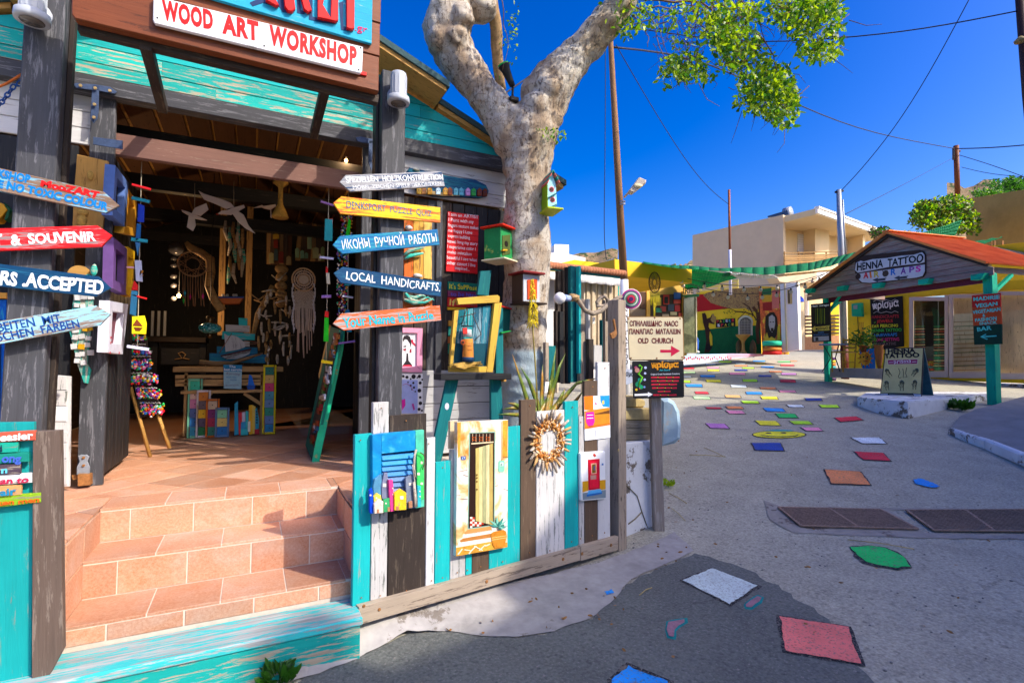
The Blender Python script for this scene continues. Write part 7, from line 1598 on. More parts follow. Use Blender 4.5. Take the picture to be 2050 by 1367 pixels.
# A-frame sign
zt(1600, 440, 3.418)
fa = Fthru(atp(1762, 797, 9.9), atp(1845, 800, 9.35)); 
af = T('a_frame_sign', 'cream A-frame board HENNA TATTOO with drawn hands standing in front of the hut', 'sign', fa.P((700, 1210)))
WC = paint('painted_white_edge', (.6, .6, .66), .2); CM = paint('cream_yellow_board', (.62, .52, .22), .12, .5, 5)
slab(fa, [(588,878),(852,872),(835,1225),(792,1225),(775,1195),(612,1192),(598,1222),(550,1220)], .03, paint('dark_edge_paint', (.015, .012, .02), .2), 'board', af, -.03)
slab(fa, [(594,884),(846,878),(830,1190),(776,1186),(610,1184),(560,1186)], .002, CM, 'painted_face', af, .0, bev=0); slab(fa, [(556,1190),(608,1188),(596,1218),(552,1216)], .002, WC, 'painted_foot', af, 0, bev=0); slab(fa, [(780,1190),(834,1194),(832,1222),(794,1221)], .002, WC, 'painted_foot', af, 0, bev=0)
Bk = X('141018')
text(fa, 'HENNA', (606,914), (798,908), 30, Bk, af, .003, bold=.05, jit=.3); text(fa, 'TATTOO', (582,946), (824,938), 30, Bk, af, .003, bold=.05, jit=.3)
slab(fa, [(600,955),(815,950),(812,988),(604,992)], .002, X('d8c8a0'), 'label', af, .002, bev=0); slab(fa, [(606,960),(809,955),(806,984),(610,988)], .002, X('98185a'), 'label_band', af, .004, bev=0)
text(fa, 'prisma', (648,982), (766,978), 22, X('f0e0e8'), af, .0065, bold=.0, jit=.6, cap=.56); bar(fa, (614,975), (642,974), 3, .001, X('f0e0e8'), 'arrow', af, .0065); bar(fa, (772,972), (802,970), 3, .001, X('f0e0e8'), 'arrow', af, .0065)
def hand(cx, cy, s, rot, kind='h'):
    def tr(p): ca, sa = math.cos(rot), math.sin(rot); return (cx+(p[0]*ca-p[1]*sa)*s, cy+(p[0]*sa+p[1]*ca)*s)
    O_ = [(-8,30),(-10,8),(-20,-4),(-17,-8),(-10,-2),(-12,-26),(-8,-27),(-6,-8),(-4,-32),(0,-33),(0,-9),(4,-30),(8,-29),(5,-7),(11,-22),(14,-20),(9,0),(9,30)]
    tube([fa.P(tr(p), .004) for p in O_], .004, Bk, 'drawn_hand', af, 4)
    tube([fa.P((tr((0, 4))[0]+6*s*math.cos(a*.9), tr((0, 4))[1]+8*s*math.sin(a*.9)), .004) for a in range(7)], .003, Bk, 'drawn_ornament', af, 4, closed=True)
    for p in ((-10,-26),(-2,-32),(6,-29),(12,-21)): disc(fa, tr(p), 3, .002, X('1a7888'), 'drawn_nail', af, .003, n=6)
for c in ((610,1048,1.0,-.6),(792,1045,1.0,.7),(600,1135,1.05,-.15),(702,1135,1.15,0),(790,1130,1.05,.1)): hand(*c)
for q in ([(680,1015),(690,1045),(678,1070),(682,1082),(700,1078)], [(735,1010),(728,1050),(738,1075),(710,1080),(715,1050),(708,1018)]): tube([fa.P(p, .004) for p in q], .004, Bk, 'drawn_foot', af, 4)
b0_ = fa.P((852, 874)); b1_ = fa.P((850, 1210))+HB_*.0
leg0 = fa.P((600, 884)); s_ = -fa.n
bm = bmesh.new(); P4 = [fa.P((600,880), -.04), fa.P((852,874), -.04), fa.P((835,1215), -.04)-fa.n*.55, fa.P((560,1212), -.04)-fa.n*.55]
V0 = [bm.verts.new(p) for p in P4]; V1 = [bm.verts.new(p-fa.n*.03) for p in P4]; bm.faces.new(V0); bm.faces.new(V1[::-1])
for i in range(4): bm.faces.new((V0[i], V1[i], V1[(i+1) % 4], V0[(i+1) % 4]))
put('rear_board', finish(bm), Matrix.Identity(4), paint('dull_teal_back', (.02, .1, .14), .3), af)
# things on the hut platform
CHY = paint('mustard_chair_paint', (.5, .27, .03), .2, .5, 10)
fcx = Fthru(atp(1672, 740, 12.2), atp(1715, 745, 11.9))
ch2 = T('wooden_chair', 'mustard yellow ladder-back chair beside the left mint green post', 'chair', fcx.P((340, 1030)))
D1 = -fcx.n*.38
for a, b in (((300,808),(318,1030)), ((392,812),(378,1028))): tube([fcx.P(a), fcx.P(b)], .018, CHY, 'rear_leg', ch2, 6)
for y in (822, 848, 874): bar(fcx, (303, y), (390, y+2), 13, .02, CHY, 'back_slat', ch2)
for a in ((245,905),(318,908)): tube([fcx.P(a, .02)+fcx.n*.3, fcx.P((a[0], 1040), .02)+fcx.n*.25], .016, CHY, 'front_leg', ch2, 6)
box((fcx.P((318, 906))+fcx.P((318, 906))+fcx.n*.36)/2, (.42, .40, .03), CHY, 'seat', ch2, rot=math.atan2(fcx.a.y, fcx.a.x)); bar(fcx, (305, 975), (385, 975), 7, .02, CHY, 'stretcher', ch2)
tb = T('cafe_table', 'small round cafe table with black iron legs by the left mint green post', 'table', fcx.P((235, 1000)))
ct = at(1600+235/3.418-1600, 0, 1) if False else fcx.P((235, 858))
lathe(ct, [(0, 0), (.3, 0), (.3, .03), (0, .03)], paint('blue_grey_top', (.25, .33, .45), .15), 'table_top', tb, 24)
for k in range(3):
    a = k*2.1; tube([ct+Vector((math.cos(a)*.2, math.sin(a)*.2, 0)), ct+Vector((math.cos(a)*.06, math.sin(a)*.06, -.3)), ct+Vector((math.cos(a)*.24, math.sin(a)*.24, -.62))], .012, BLKM, 'leg', tb, 6)
dm = T('painted_column', 'small column painted in rainbow bands behind the left mint green post', 'column', HF.P((218, 1095)))
c = HF.P((218, 1098), -.35); hh_ = (HF.P((218, 940), -.35)-c).length; rr = HF.px((218, 1000), 30, -.35)
for i, cc in enumerate(['482858','c8b020','40a038','c83828','30a0a8','e07828','d0b828','582868']): lathe(c+Vector((0, 0, hh_*i/8)), [(0, 0), (rr, 0), (rr, hh_/8-.004), (0, hh_/8-.004)], X(cc), 'painted_band', dm, 16)
sn = T('sun_painting', 'blue panel painted with a smiling orange sun leaning on the yellow wall', 'painting', WB_.P((460, 1025)))
fsu = Fthru(atp(1720, 742, 11.9), atp(1750, 741, 11.6))
slab(fsu, [(410,882),(514,878),(516,1028),(440,1030),(425,1000)], .03, X('1c70b0'), 'panel', sn, 0)
for k in range(12): a = k*.5236; cx_, cy_ = 452, 948; slab(fsu, [(cx_+36*math.cos(a-.16), cy_+44*math.sin(a-.16)), (cx_+60*math.cos(a), cy_+74*math.sin(a)), (cx_+36*math.cos(a+.16), cy_+44*math.sin(a+.16))], .002, X('c06018'), 'painted_ray', sn, .03, bev=0)
disc(fsu, (452, 948), 38, .003, X('e0a028'), 'painted_face', sn, .0325, ry=48); slab(fsu, [(452,900),(478,920),(486,955),(470,985),(452,994)], .001, X('d07818'), 'painted_face_half', sn, .036, bev=0)
for p in ((440,938),(466,938)): disc(fsu, p, 6, .001, X('301810'), 'painted_eye', sn, .0375, n=8)
bar(fsu, (438,968), (468,966), 5, .001, X('901818'), 'painted_mouth', sn, .0375)
pt = T('potted_bush', 'leafy green bush in a pot beside the menu board', 'potted plant', fsu.P((445, 880)))
F = []; cc = fsu.P((445, 825))
for _ in range(420): q = cc+Vector((rnd.gauss(0, .12), rnd.gauss(0, .12), rnd.gauss(0, .13))); F.append(leaf_face(q, Vector((rnd.gauss(0, 1), rnd.gauss(0, 1), .4)), .07, .035, rnd))
polys(F, LEAFM[2], 'leaves', pt, cc, kind='stuff'); lathe(fsu.P((445, 905)), [(.07, 0), (.1, .14), (.11, .15), (0, .15)], X('8a4a28'), 'pot', pt, 14)
for lb, x in (('tall thin red stick vase by the green meter box', 425), ):
    t = T('stick_vase', lb, 'vase', fsu.P((x, 900))); [tube([fsu.P((x+d, 880)), fsu.P((x+d*1.6, 700))], .006, X('a03820'), 'stick', t, 4) for d in (-6, 2, 8)]
vz = T('clay_vase', 'slender brown clay vase left of the A-frame sign', 'vase', fsu.P((548, 1030))); lathe(fsu.P((548, 1020)), [(.03, 0), (.05, .1), (.09, .38), (.08, .5), (.1, .53), (0, .53)], X('9a5a28'), 'body', vz, 14)
# kerb of the terrace behind: step
box(fsu.P((480, 1050)), (1.6, .5, .22), paint('stone_step', (.3, .26, .22), .15, .85, 8, b_=.4), 'stone_step', None, rot=math.atan2(HF.a.y, HF.a.x), kind='structure') 

# ------------------------------------------------------------------ rasta wall, yellow canopy, far houses
zt(1360, 380, 3.7977)
RW = Fthru(atp(1393, 712, 19.5), atp(1522, 712, 18.0)); OR_ = (1360, 380, 3.7977)
mur = T('painted_wall', 'wall painted in red, yellow and green bands with a brown tree', 'wall', RW.P((380, 1245)))
def mp(pts, c, dz=0, nm='painted_shape', fr=RW, par=None): return slab(fr, pts, .004, X(c) if isinstance(c, str) else c, nm, par or mur, dz, bev=0)
slab(RW, [(130,780),(300,765),(610,735),(625,1245),(130,1250)], .3, YW_, 'wall_body', mur, -.3)
mp([(130,797),(400,775),(400,900),(280,912),(132,928)], 'b01818'); mp([(130,1070),(440,1035),(618,1030),(624,1245),(130,1248)], paint('deep_green_wall', (.005, .11, .03), .25, .8, 3), .0)
m, nt, b = _m('mural_foliage'); n_ = nz(nt, coords(nt, (1, 1, 1), False), 5, 8, .8, 2)
nt.links.new(ramp(nt, n_, [(.4, (.05, .02, .01)), (.47, (.35, .18, .04)), (.53, (.5, .3, .06)), (.57, (.12, .05, .02))]), b.inputs['Base Color'])
mp([(180,800),(215,780),(300,768),(400,752),(520,742),(608,736),(615,900),(560,930),(500,900),(440,905),(380,900),(300,880),(240,860),(210,830)], m, .004)
for P, w_ in (([(600,1170),(590,1060),(600,980),(590,930),(560,890)], 22), ([(595,1000),(560,950),(500,930),(430,925)], 9), ([(596,1080),(612,1000),(612,920),(600,850)], 14), ([(560,950),(530,890),(480,860)], 8), ([(430,925),(380,900),(330,905)], 5), ([(500,930),(470,960),(440,990)], 5)):
    for a, b2 in zip(P, P[1:]): bar(RW, a, b2, w_, .004, X('5a3414'), 'painted_branch', mur, .009)
for _ in range(40): x = rnd.uniform(330, 620); y = rnd.uniform(890, 1000); disc(RW, (x, y), 4, .003, X('3a5010'), 'painted_leaf', mur, .013, n=5)
mp([(172,940),(195,935),(205,955),(210,980),(235,970),(248,945),(255,950),(238,990),(270,1015),(262,1022),(225,1012),(222,1040),(240,1080),(250,1120),(248,1200),(225,1235),(190,1240),(205,1150),(195,1060),(180,1010)], '3a1c0c', .009, 'painted_woman'); mp([(232,1075),(250,1110),(252,1180),(236,1185),(228,1120)], 'd8b820', .014); disc(RW, (222,1195), 24, .003, X('201008'), 'painted_jar', mur, .014)
mp([(245,945),(262,942),(262,955),(278,965),(280,995),(262,1012),(248,1005),(238,985),(248,960)], 'a08040', .014, 'painted_amphora')
mp([(277,988),(425,975),(427,1038),(278,1048)], '14100c', .009, 'black_panel')
for i, (s, c) in enumerate(zip('PAZERI', ['c82828','d8b820','2aa040','c8c8c8','28a0a0','c82828'])): text(RW, s, (284+i*23, 1012-i*2), (300+i*23, 1011-i*2), 20, X(c), mur, .0145, bold=.03)
for i, (s, c) in enumerate(zip('SPACE', ['f0f0f0','c82828','d8b820','2aa040','e0c030'])): text(RW, s, (290+i*27, 1040-i*2), (308+i*27, 1039-i*2), 20, X(c), mur, .0145, bold=.03)
fo2 = T('wall_fountain', 'ochre pedestal basin in front of an arched lattice niche', 'fountain', RW.P((488, 1240), .3))
disc(RW, (502, 1008), 54, .03, X('d0c8a0'), 'arch_head', fo2, .0, ry=54); slab(RW, [(448,1008),(556,1008),(556,1105),(448,1105)], .03, X('d0c8a0'), 'niche_frame', fo2, 0)
disc(RW, (502, 1010), 42, .004, X('403830'), 'niche', fo2, .031, ry=40); slab(RW, [(460,1010),(544,1010),(544,1098),(460,1098)], .004, X('403830'), 'niche', fo2, .031, bev=0)
for i in range(8): bar(RW, (462+i*11, 975+8*abs(i-3.5)), (462+i*11, 1098), 3, .004, X('b8a888'), 'lattice_bar', fo2, .036)
for i in range(10): bar(RW, (462, 985+i*12), (543, 985+i*12), 3, .004, X('b8a888'), 'lattice_bar', fo2, .037)
k = RW.px((488, 1150), 1, .3); c = RW.P((486, 1240), .3); OC = paint('ochre_ceramic', (.5, .25, .05), .15, .5)
lathe(c, [(26*k, 0), (22*k, 6*k), (12*k, 20*k), (10*k, 70*k), (14*k, 90*k), (28*k, 110*k), (50*k, 132*k), (52*k, 140*k), (44*k, 136*k), (.01, 120*k)], OC, 'pedestal_basin', fo2, 20)
for x in (455, 560): blob(RW.P((x, 1205), .2), (.12, .1, .3), wood('dark_clay', (.15, .09, .03), (.1, .08, .02), .2), 'clay_jar', fo2)
pil = T('mural_pillar', 'tall pillar with a painted face with dreadlocks in red, yellow and green', 'pillar', RW.P((690, 1250)))
PF2 = Fthru(atp(1519, 712, 17.9), atp(1562, 712, 17.0))
slab(PF2, [(603,732),(758,740),(770,1250),(632,1252)], .35, paint('mural_red_yellow', (.65, .12, .03), .5, .7, 2.2, chip=(.75, .5, .03), chipw=.3), 'pillar_body', pil, -.35)
def m2(pts, c, dz=.0, nm='painted_shape'): return slab(PF2, pts, .004, X(c), nm, pil, dz, bev=0)
m2([(628,755),(700,745),(700,800),(628,800)], '186838'); m2([(628,800),(702,798),(702,850),(630,852)], 'c89820'); m2([(632,860),(704,850),(704,918),(635,920)], '981818'); m2([(705,760),(756,765),(760,900),(705,905)], 'c86858')
m2([(655,960),(690,930),(720,930),(742,970),(748,1040),(740,1100),(725,1130),(700,1115),(680,1130),(665,1080),(655,1120),(652,1040)], '181008', .005, 'painted_hair'); m2([(680,965),(705,950),(726,970),(728,1020),(720,1060),(705,1085),(690,1065),(680,1030)], 'a8a098', .010, 'painted_face')
for p in ((692,1005),(714,1004)): m2([(p[0]-6,p[1]-2),(p[0]+6,p[1]-3),(p[0]+6,p[1]+3),(p[0]-6,p[1]+3)], '181008', .015, 'painted_eye')
m2([(694,1050),(716,1050),(714,1078),(698,1078)], '282018', .015, 'painted_beard'); m2([(744,1040),(766,1030),(768,1130),(746,1140)], 'c8a018', .005)
for y, h, c in ((1240,26,'c82018'),(1212,24,'c87828'),(1168,36,'20b088')):
    cc = PF2.P((704, y), .25); rr = PF2.px((704, y), 68, .25); hh2 = PF2.px((704, y), h*.5, .25)
    tt = T('painted_tyre', {'c82018': 'red painted tyre at the bottom of the stack by the mural pillar', 'c87828': 'orange patterned tyre in the middle of the stack by the mural pillar', '20b088': 'turquoise painted tyre on top of the stack by the mural pillar'}[c], 'tyre', cc, 'tyres stacked at the mural pillar')
    lathe(cc, [(rr*.55, -hh2*.8), (rr*.9, -hh2), (rr, -hh2*.6), (rr, hh2*.6), (rr*.9, hh2), (rr*.55, hh2*.8), (rr*.5, 0)], X(c), 'tyre_wall', tt, 28)
wt = T('white_wall', 'bright white wall with a small window right of the mural pillar', 'wall', PF2.P((830, 1225)))
W1 = Fthru(atp(1560, 705, 17.0), atp(1600, 705, 16.6))
WHP = paint('white_render', (.78, .74, .7), .05, .85, 3, b_=.15)
slab(W1, [(765,715),(895,703),(912,1215),(780,1235)], .3, WHP, 'wall_body', wt, -.3); slab(W1, [(820,758),(857,752),(858,868),(824,868)], .01, X('c8a868'), 'window_recess', wt, .0); slab(W1, [(826,766),(838,764),(840,862),(828,862)], .01, X('504028'), 'window', wt, .01); bar(W1, (798,712), (815,1222), 10, .05, X('c8b890'), 'drain_pipe', wt, 0)
fcb = T('flower_kerb', 'low kerb painted with red flowers on pale blue at the foot of the painted wall', 'kerb', RW.P((200, 1280), .8)); fcb['kind'] = 'structure'
FKr = Fthru(atp(1345, 728, 15.2), atp(1535, 712, 17.6))
slab(FKr, [(-90,1250),(36,1250),(430,1245),(630,1247),(630,1262),(350,1290),(180,1318),(40,1332),(-100,1345)], .5, X('a8c8e0'), 'kerb_body', fcb, -.5)
slab(FKr, [(-90,1290),(200,1285),(420,1262),(420,1275),(180,1312),(40,1328),(-90,1340)], .004, X('d8dce8'), 'painted_band', fcb, 0, bev=0); slab(FKr, [(360,1248),(640,1248),(640,1262),(360,1280)], .004, X('d898a8'), 'painted_band', fcb, .001, bev=0)
for i in range(34): x = -70+i*14; disc(FKr, (x, 1280-8*math.sin(i*1.9)), 7, .004, X(['b81838','d02848','a01030'][i % 3]), 'painted_flower', fcb, .005, n=7, ry=10); bar(FKr, (x+2, 1290), (x-4, 1312-i*.6), 3, .004, X('206840'), 'painted_stem', fcb, .005)
# seated musician figure
mus = T('seated_figure', 'seated figure in blue jeans and teal shirt holding a small sign', 'statue', RW.P((95, 1240), .5))
zt(1360, 380, 3.7977)
FM = CF(*(95, 1240), 17.2); 
def skin(pts, edges, mat, nm, par, sub=1):
    me = bpy.data.meshes.new('m'); me.from_pydata([tuple(p[0]) for p in pts], edges, []); o = bpy.data.objects.new('t', me); C.objects.link(o)
    md_ = o.modifiers.new('s', 'SKIN'); 
    for v, p in zip(me.skin_vertices[0].data, pts): v.radius = (p[1], p[1])
    me.skin_vertices[0].data[0].use_root = True
    ss = o.modifiers.new('d', 'SUBSURF'); ss.levels = sub
    dg = bpy.context.evaluated_depsgraph_get(); m2_ = bpy.data.meshes.new_from_object(o.evaluated_get(dg)); bpy.data.objects.remove(o)
    m2_.polygons.foreach_set('use_smooth', [True]*len(m2_.polygons)); m2_.materials.clear(); return put(nm, m2_, Matrix.Identity(4), mat, par)
f_ = FM.P; q_ = lambda x, y, o_=0: f_((x, y), o_)
SKN = paint('brown_skin', (.16, .08, .04), .1, .6)
skin([(q_(85,1135),.15),(q_(82,1085),.14),(q_(78,1050,.05),.15),(q_(72,1030,.05),.06),(q_(68,1010,.08),.10),(q_(52,1060,.05),.07),(q_(60,1095,.2),.055),(q_(90,1085,.32),.045),(q_(105,1060,.05),.07),(q_(118,1090,.22),.05),(q_(105,1095,.34),.04)], [(0,1),(1,2),(2,3),(3,4),(2,5),(5,6),(6,7),(2,8),(8,9),(9,10)], paint('teal_shirt', (.04, .28, .32), .4, .7, 20), 'torso', mus, 2)
blob(q_(68, 1008, .08), (.11, .12, .14), SKN, 'head', mus); blob(q_(66, 1000, .04), (.14, .13, .1), paint('grey_curls', (.3, .28, .24), .4, .9, 60), 'hair', mus, 2, .4); skin([(q_(68,1015,.12),.02),(q_(70,1040,.15),.06),(q_(72,1055,.15),.02)], [(0,1),(1,2)], paint('dark_beard', (.03, .02, .02), .2), 'beard', mus)
JN = paint('blue_jeans', (.01, .07, .3), .2, .8, 20)
skin([(q_(85,1138),.16),(q_(70,1140,.35),.11),(q_(66,1180,.42),.08),(q_(62,1225,.42),.06),(q_(125,1138,.35),.11),(q_(130,1180,.42),.08),(q_(133,1222,.42),.06)], [(0,1),(1,2),(2,3),(0,4),(4,5),(5,6)], JN, 'jeans', mus, 2)
for x in (62, 134): blob(q_(x, 1232, .48), (.07, .14, .05), X('c8c8c0'), 'shoe', mus, fr=FM)
for x, y0 in ((64,1150),(118,1150),(70,1100),(120,1100)): tube([q_(x, y0, -.15+.3*(y0 > 1120)), q_(x, 1240, -.15+.3*(y0 > 1120))], .02, X('187048'), 'chair_leg', mus, 5)
box(q_(92, 1152, .02), (.42, .4, .04), X('187048'), 'chair_seat', mus, rot=math.atan2(FM.a.y, FM.a.x)); slab(FM, [(72,1060),(84,1050),(128,1085),(118,1105)], .02, X('e0d8d0'), 'held_sign', mus, .36)
bar(FM, (80,1070), (118,1095), 4, .002, X('b03030'), 'sign_lettering', mus, .381)
# yellow canopy building
zt(1080, 380, 3.7975)
YC = paint('strong_yellow_paint', (.78, .45, .01), .06, .7, 2, b_=.1)
cb = T('yellow_canopy_building', 'shop with a thick yellow concrete canopy and poster-covered front', 'building', at(1300, 700, 13))
zc = 3.75
def pzq(x, y, z): return pz(x, y, z)
topq = [(570,525),(1157,600),(1100,575),(700,490),(330,585)]
e0 = pz(572, 527, zc); e1 = pz(1157, 602, zc); back = (e0-e1).cross(Vector((0, 0, 1))).normalized(); back = back if back.dot(_f) > 0 else -back
e2 = e1+back*4; e3 = e0+back*4.0+Vector((-.0, 0, 0))
bm = bmesh.new(); lo = [bm.verts.new(p-Vector((0, 0, .34))) for p in (e0, e1, e2, e3)]; hi = [bm.verts.new(p) for p in (e0, e1, e2, e3)]
for i in range(4): bm.faces.new((lo[i], lo[(i+1) % 4], hi[(i+1) % 4], hi[i]))
bm.faces.new(hi); bm.faces.new(lo[::-1]); put('canopy_slab', finish(bm), Matrix.Identity(4), YC, cb)
CFw = Fr(e0+back*2.2, (e1-e0))
slab(CFw, [(440,560),(1120,600),(1120,1260),(440,1200)], .2, paint('ochre_wall', (.5, .3, .06), .1, .8, 3), 'front_wall', cb, -.2)
slab(CFw, [(690,770),(810,775),(810,960),(690,960)], .02, X('786858'), 'shop_window', cb, .0); slab(CFw, [(765,775),(805,778),(805,905),(765,900)], .02, X('4a3020'), 'poster', cb, .02); slab(CFw, [(845,800),(1090,790),(1090,1200),(845,1200)], .02, X('3c2c18'), 'dark_opening', cb, 0)
for x0 in (816, 1090): slab(CFw, [(x0,770),(x0+26,770),(x0+26,1240),(x0,1240)], .06, X('d8a848'), 'door_post', cb, .0)
for (x, y, w_, h_, c) in ((965,835,44,75,'b83020'),(965,838,26,50,'181010'),(1048,805,50,50,'2858a0'),(1048,850,54,30,'c84838'),(908,915,44,34,'389068'),(940,905,44,40,'a83828'),(1000,895,46,50,'384858'),(1050,900,40,50,'b02020'),(1075,950,30,30,'c85040'),(905,850,40,60,'c8a838'),(1020,940,50,24,'c8b888'),(960,955,50,20,'b8a080')): slab(CFw, [(x-w_/2, y-h_/2), (x+w_/2, y-h_/2), (x+w_/2, y+h_/2), (x-w_/2, y+h_/2)], .01, X(c), 'poster', cb, .03+.01*(w_ == 26), bev=0)
zt(1360, 380, 3.7977)
for pts, c in (([(35,705),(155,712),(155,742),(20,735)],'b02828'), ([(20,800),(150,790),(152,812),(60,818)],'18703c')): slab(CFw, pts, .06, X(c), 'name_board', cb, .3)
text(CFw, 'IRIE', (30,788), (108,785), 44, X('103018'), cb, .36, bold=.02, jit=0)
slab(CFw, [(35,820),(125,815),(128,1240),(35,1240)], .02, paint('dim_glass_door', (.14, .15, .08), .5, .2, 6), 'glass_door', cb, .1); slab(CFw, [(125,815),(134,815),(136,1240),(128,1240)], .05, X('b8b090'), 'door_post', cb, .1)
# yellow slatted fence above the painted wall
sl = T('slatted_screen', 'pale yellow slatted screen above the painted wall', 'screen', RW.P((300, 740)))
for y0, y1 in ((715,690),(745,718),(775,742)): bar(RW, (155, y0), (450, y1), 17, .03, X('d8c870'), 'slat', sl, -.3)
for x in (160, 300, 440): bar(RW, (x, 700), (x, 790), 10, .03, X('d8c870'), 'upright', sl, -.34)
# hanging dreamcatcher and crochet disc at the canopy
zt(1080, 380, 3.7975)
FD = CF(*(875, 705), 11.5); t = T('dreamcatcher', 'oval dreamcatcher with yellow fringe hanging from the yellow canopy', 'dreamcatcher', FD.P((875, 705)))
u, v = FD.uv((875, 705)); k = FD.px((875, 705), 1); rg = [FD.W(u+42*k*math.cos(a*.3142), v+78*k*math.sin(a*.3142)) for a in range(20)]
CB = paint('brown_cord', (.1, .05, .01), .2); tube(rg, .014, CB, 'ring', t, 6, closed=True)
for k2 in range(16): tube([rg[(k2*3) % 20], rg[(k2*3+8) % 20]], .006, paint('ochre_cord', (.3, .17, .03), .2), 'web_thread', t, 4)
for i in range(11): x = 840+i*7; tube([FD.P((x, 770+5*math.sin(i))), FD.P((x+3, 820)), FD.P((x+rnd.uniform(-6, 6), 870+40*math.exp(-abs(i-5)/2)))], .01, paint('yellow_fringe', (.6, .48, .02), .2), 'fringe', t, 4)
for i in range(3): tube([FD.P((868+i*5, 860)), FD.P((870+i*4, 960))], .009, MATS['yellow_fringe'], 'fringe', t, 4)
t = T('crochet_disc', 'round crochet disc in purple, green and red rings beside the white pole', 'ornament', CF(700, 830, 8.5).P((700, 830))); FCd = CF(700, 830, 8.5)
for i, (r_, c) in enumerate(((86,'e8e0e0'),(80,'c03070'),(72,'7a3090'),(64,'208048'),(56,'d8d0d8'),(47,'30a060'),(38,'a02050'),(28,'c83040'),(18,'481860'))): disc(FCd, (697, 830), r_*.92, .01, X(c), 'ring', t, .006*i, n=28)
# pergola shop with scalloped awning left of the white pole
PG = Fr(atp(1170, 640, 7.4), (math.cos(math.radians(8)), math.sin(math.radians(8)), 0))
zt(1080, 520, 4.88)
pg = T('tiled_pergola', 'small white shop with a tiled edge roof, scalloped white awning and woven screen', 'building', PG.P((400, 900)))
CREAM = paint('cream_render', (.6, .5, .36), .08, .85, 3, b_=.15)
slab(PG, [(-100,180),(165,200),(165,1300),(-100,1300)], .1, paint('white_garden_wall', (.7, .68, .66), .06, .85, 3), 'wall', pg, -.4)
slab(PG, [(-100,55),(262,90),(790,165),(790,182),(262,110),(-100,72)], .08, TEALD, 'fascia_beam', pg, 0)
slab(PG, [(-100,30),(300,62),(840,128),(845,142),(790,164),(262,92),(-100,56)], .04, BRN, 'roof_board', pg, .05)
for i in range(34):
    x = -90+i*28; y = 30+(x+90)*.112; A = PG.P((x, y), .12); lathe(A, [(.0, 0), (.045, 0), (.05, .9), (0, .9)], paint('clay_roof_tile', (.36, .14, .07), .25, .8, 12), 'roof_tile', pg, 8, axis=(-PG.n+Vector((0, 0, .22))))
aw = []; n = 60
pts_t = []; pts_b = []
for i in range(n+1):
    x = -100+i*885/n; yt = 90+(x+100)*.105; yb = 165+(x+100)*.098+9*abs(math.sin(i*.5)); pts_t.append((x, yt)); pts_b.append((x, yb))
F = []
for i in range(n):
    o1 = .02*math.sin(i*.5); o2_ = .02*math.sin((i+1)*.5); F.append([PG.P(pts_t[i], .06), PG.P(pts_t[i+1], .06), PG.P(pts_b[i+1], .09+o2_), PG.P(pts_b[i], .09+o1)])
awo = polys(F, paint('white_awning_cloth', (.75, .72, .68), .05, .8), 'awning_valance', pg, PG.P((300, 150)), smooth=True); md_ = awo.modifiers.new('s', 'SOLIDIFY'); md_.thickness = .008
for x in (180, 440, 640, 775): bar(PG, (x, 150), (x, 1300), 18 if x != 775 else 12, .06, CREAM if x != 775 else TEAL, 'upright', pg, -.1)
for i in range(30):
    y = 190+i*26
    for j in range(3):
        a = 445+j*110; P = [PG.P((a+k*18, y+7*math.sin(k*.9+i*2.1+j)), -.06+.035*math.sin(k*1.05+i*3.14159)) for k in range(7)]
        Q = [p-Vector((0, 0, .11)) for p in P]; polys([[P[k], P[k+1], Q[k+1], Q[k]] for k in range(6)], paint('woven_lath', (.5, .4, .26), .12, .7), 'woven_lath', pg, P[0], smooth=True)
slab(PG, [(440,190),(790,200),(790,900),(440,900)], .02, paint('dim_cream_back', (.42, .33, .2), .15), 'rear_panel', pg, -1.2)
slab(PG, [(520,800),(790,800),(790,1300),(520,1300)], .1, paint('white_garden_wall', (.7, .68, .66)), 'wall', pg, -.2)
# white utility pole with vertical lettering
zt()
dp_ = 10.5
up = T('utility_pole', 'tall brown utility pole with a white painted foot lettered HENNA TATTOO', 'pole', at(1253, 790, dp_))
PA, PB, PC_ = at(1221, 60, dp_), at(1249, 560, dp_), at(1254, 830, dp_)
PLM = wood('pole_timber', (.22, .12, .06), (.35, .22, .13), .25, .5)
bm = bmesh.new(); tube_bm(bm, [at(1215, -80, dp_), PA, PA.lerp(PB, .5), PB], [.042*1, .05, .068, .08], 12); o_ = put('shaft', finish(bm, True), Matrix.Identity(4), paint('pole_brown', (.23, .12, .055), .35, .85, 6, b_=.5, grain=(8, 8, .6)), up)
tube([PB, PC_], .086, paint('pole_white', (.68, .68, .7), .06, .7, 6), 'white_foot', up, 14)
FPo = CF(1250, 650, dp_-.1)
for i, s in enumerate('HENNA TATTOO'):
    y = 601+i*11.6
    if s != ' ': text(FPo, s, (1248.5-(0 if i < 6 else .5)+i*.15, y), (1256+i*.15, y), 8.6, X('101418'), up, .015, bold=.02, jit=0)
t = T('small_shop_sign', 'small pale sign with black Greek letters half hidden behind the fence post', 'sign', FPo.P((1256, 750))); slab(FPo, [(1243,738),(1270,740),(1270,764),(1256,770),(1243,766)], .02, X('b8c0d0'), 'board', t, .05); text(FPo, 'ρίσμα', (1245,752), (1269,753), 8, X('101418'), t, .072, bold=.02, jit=0, cap=.56)
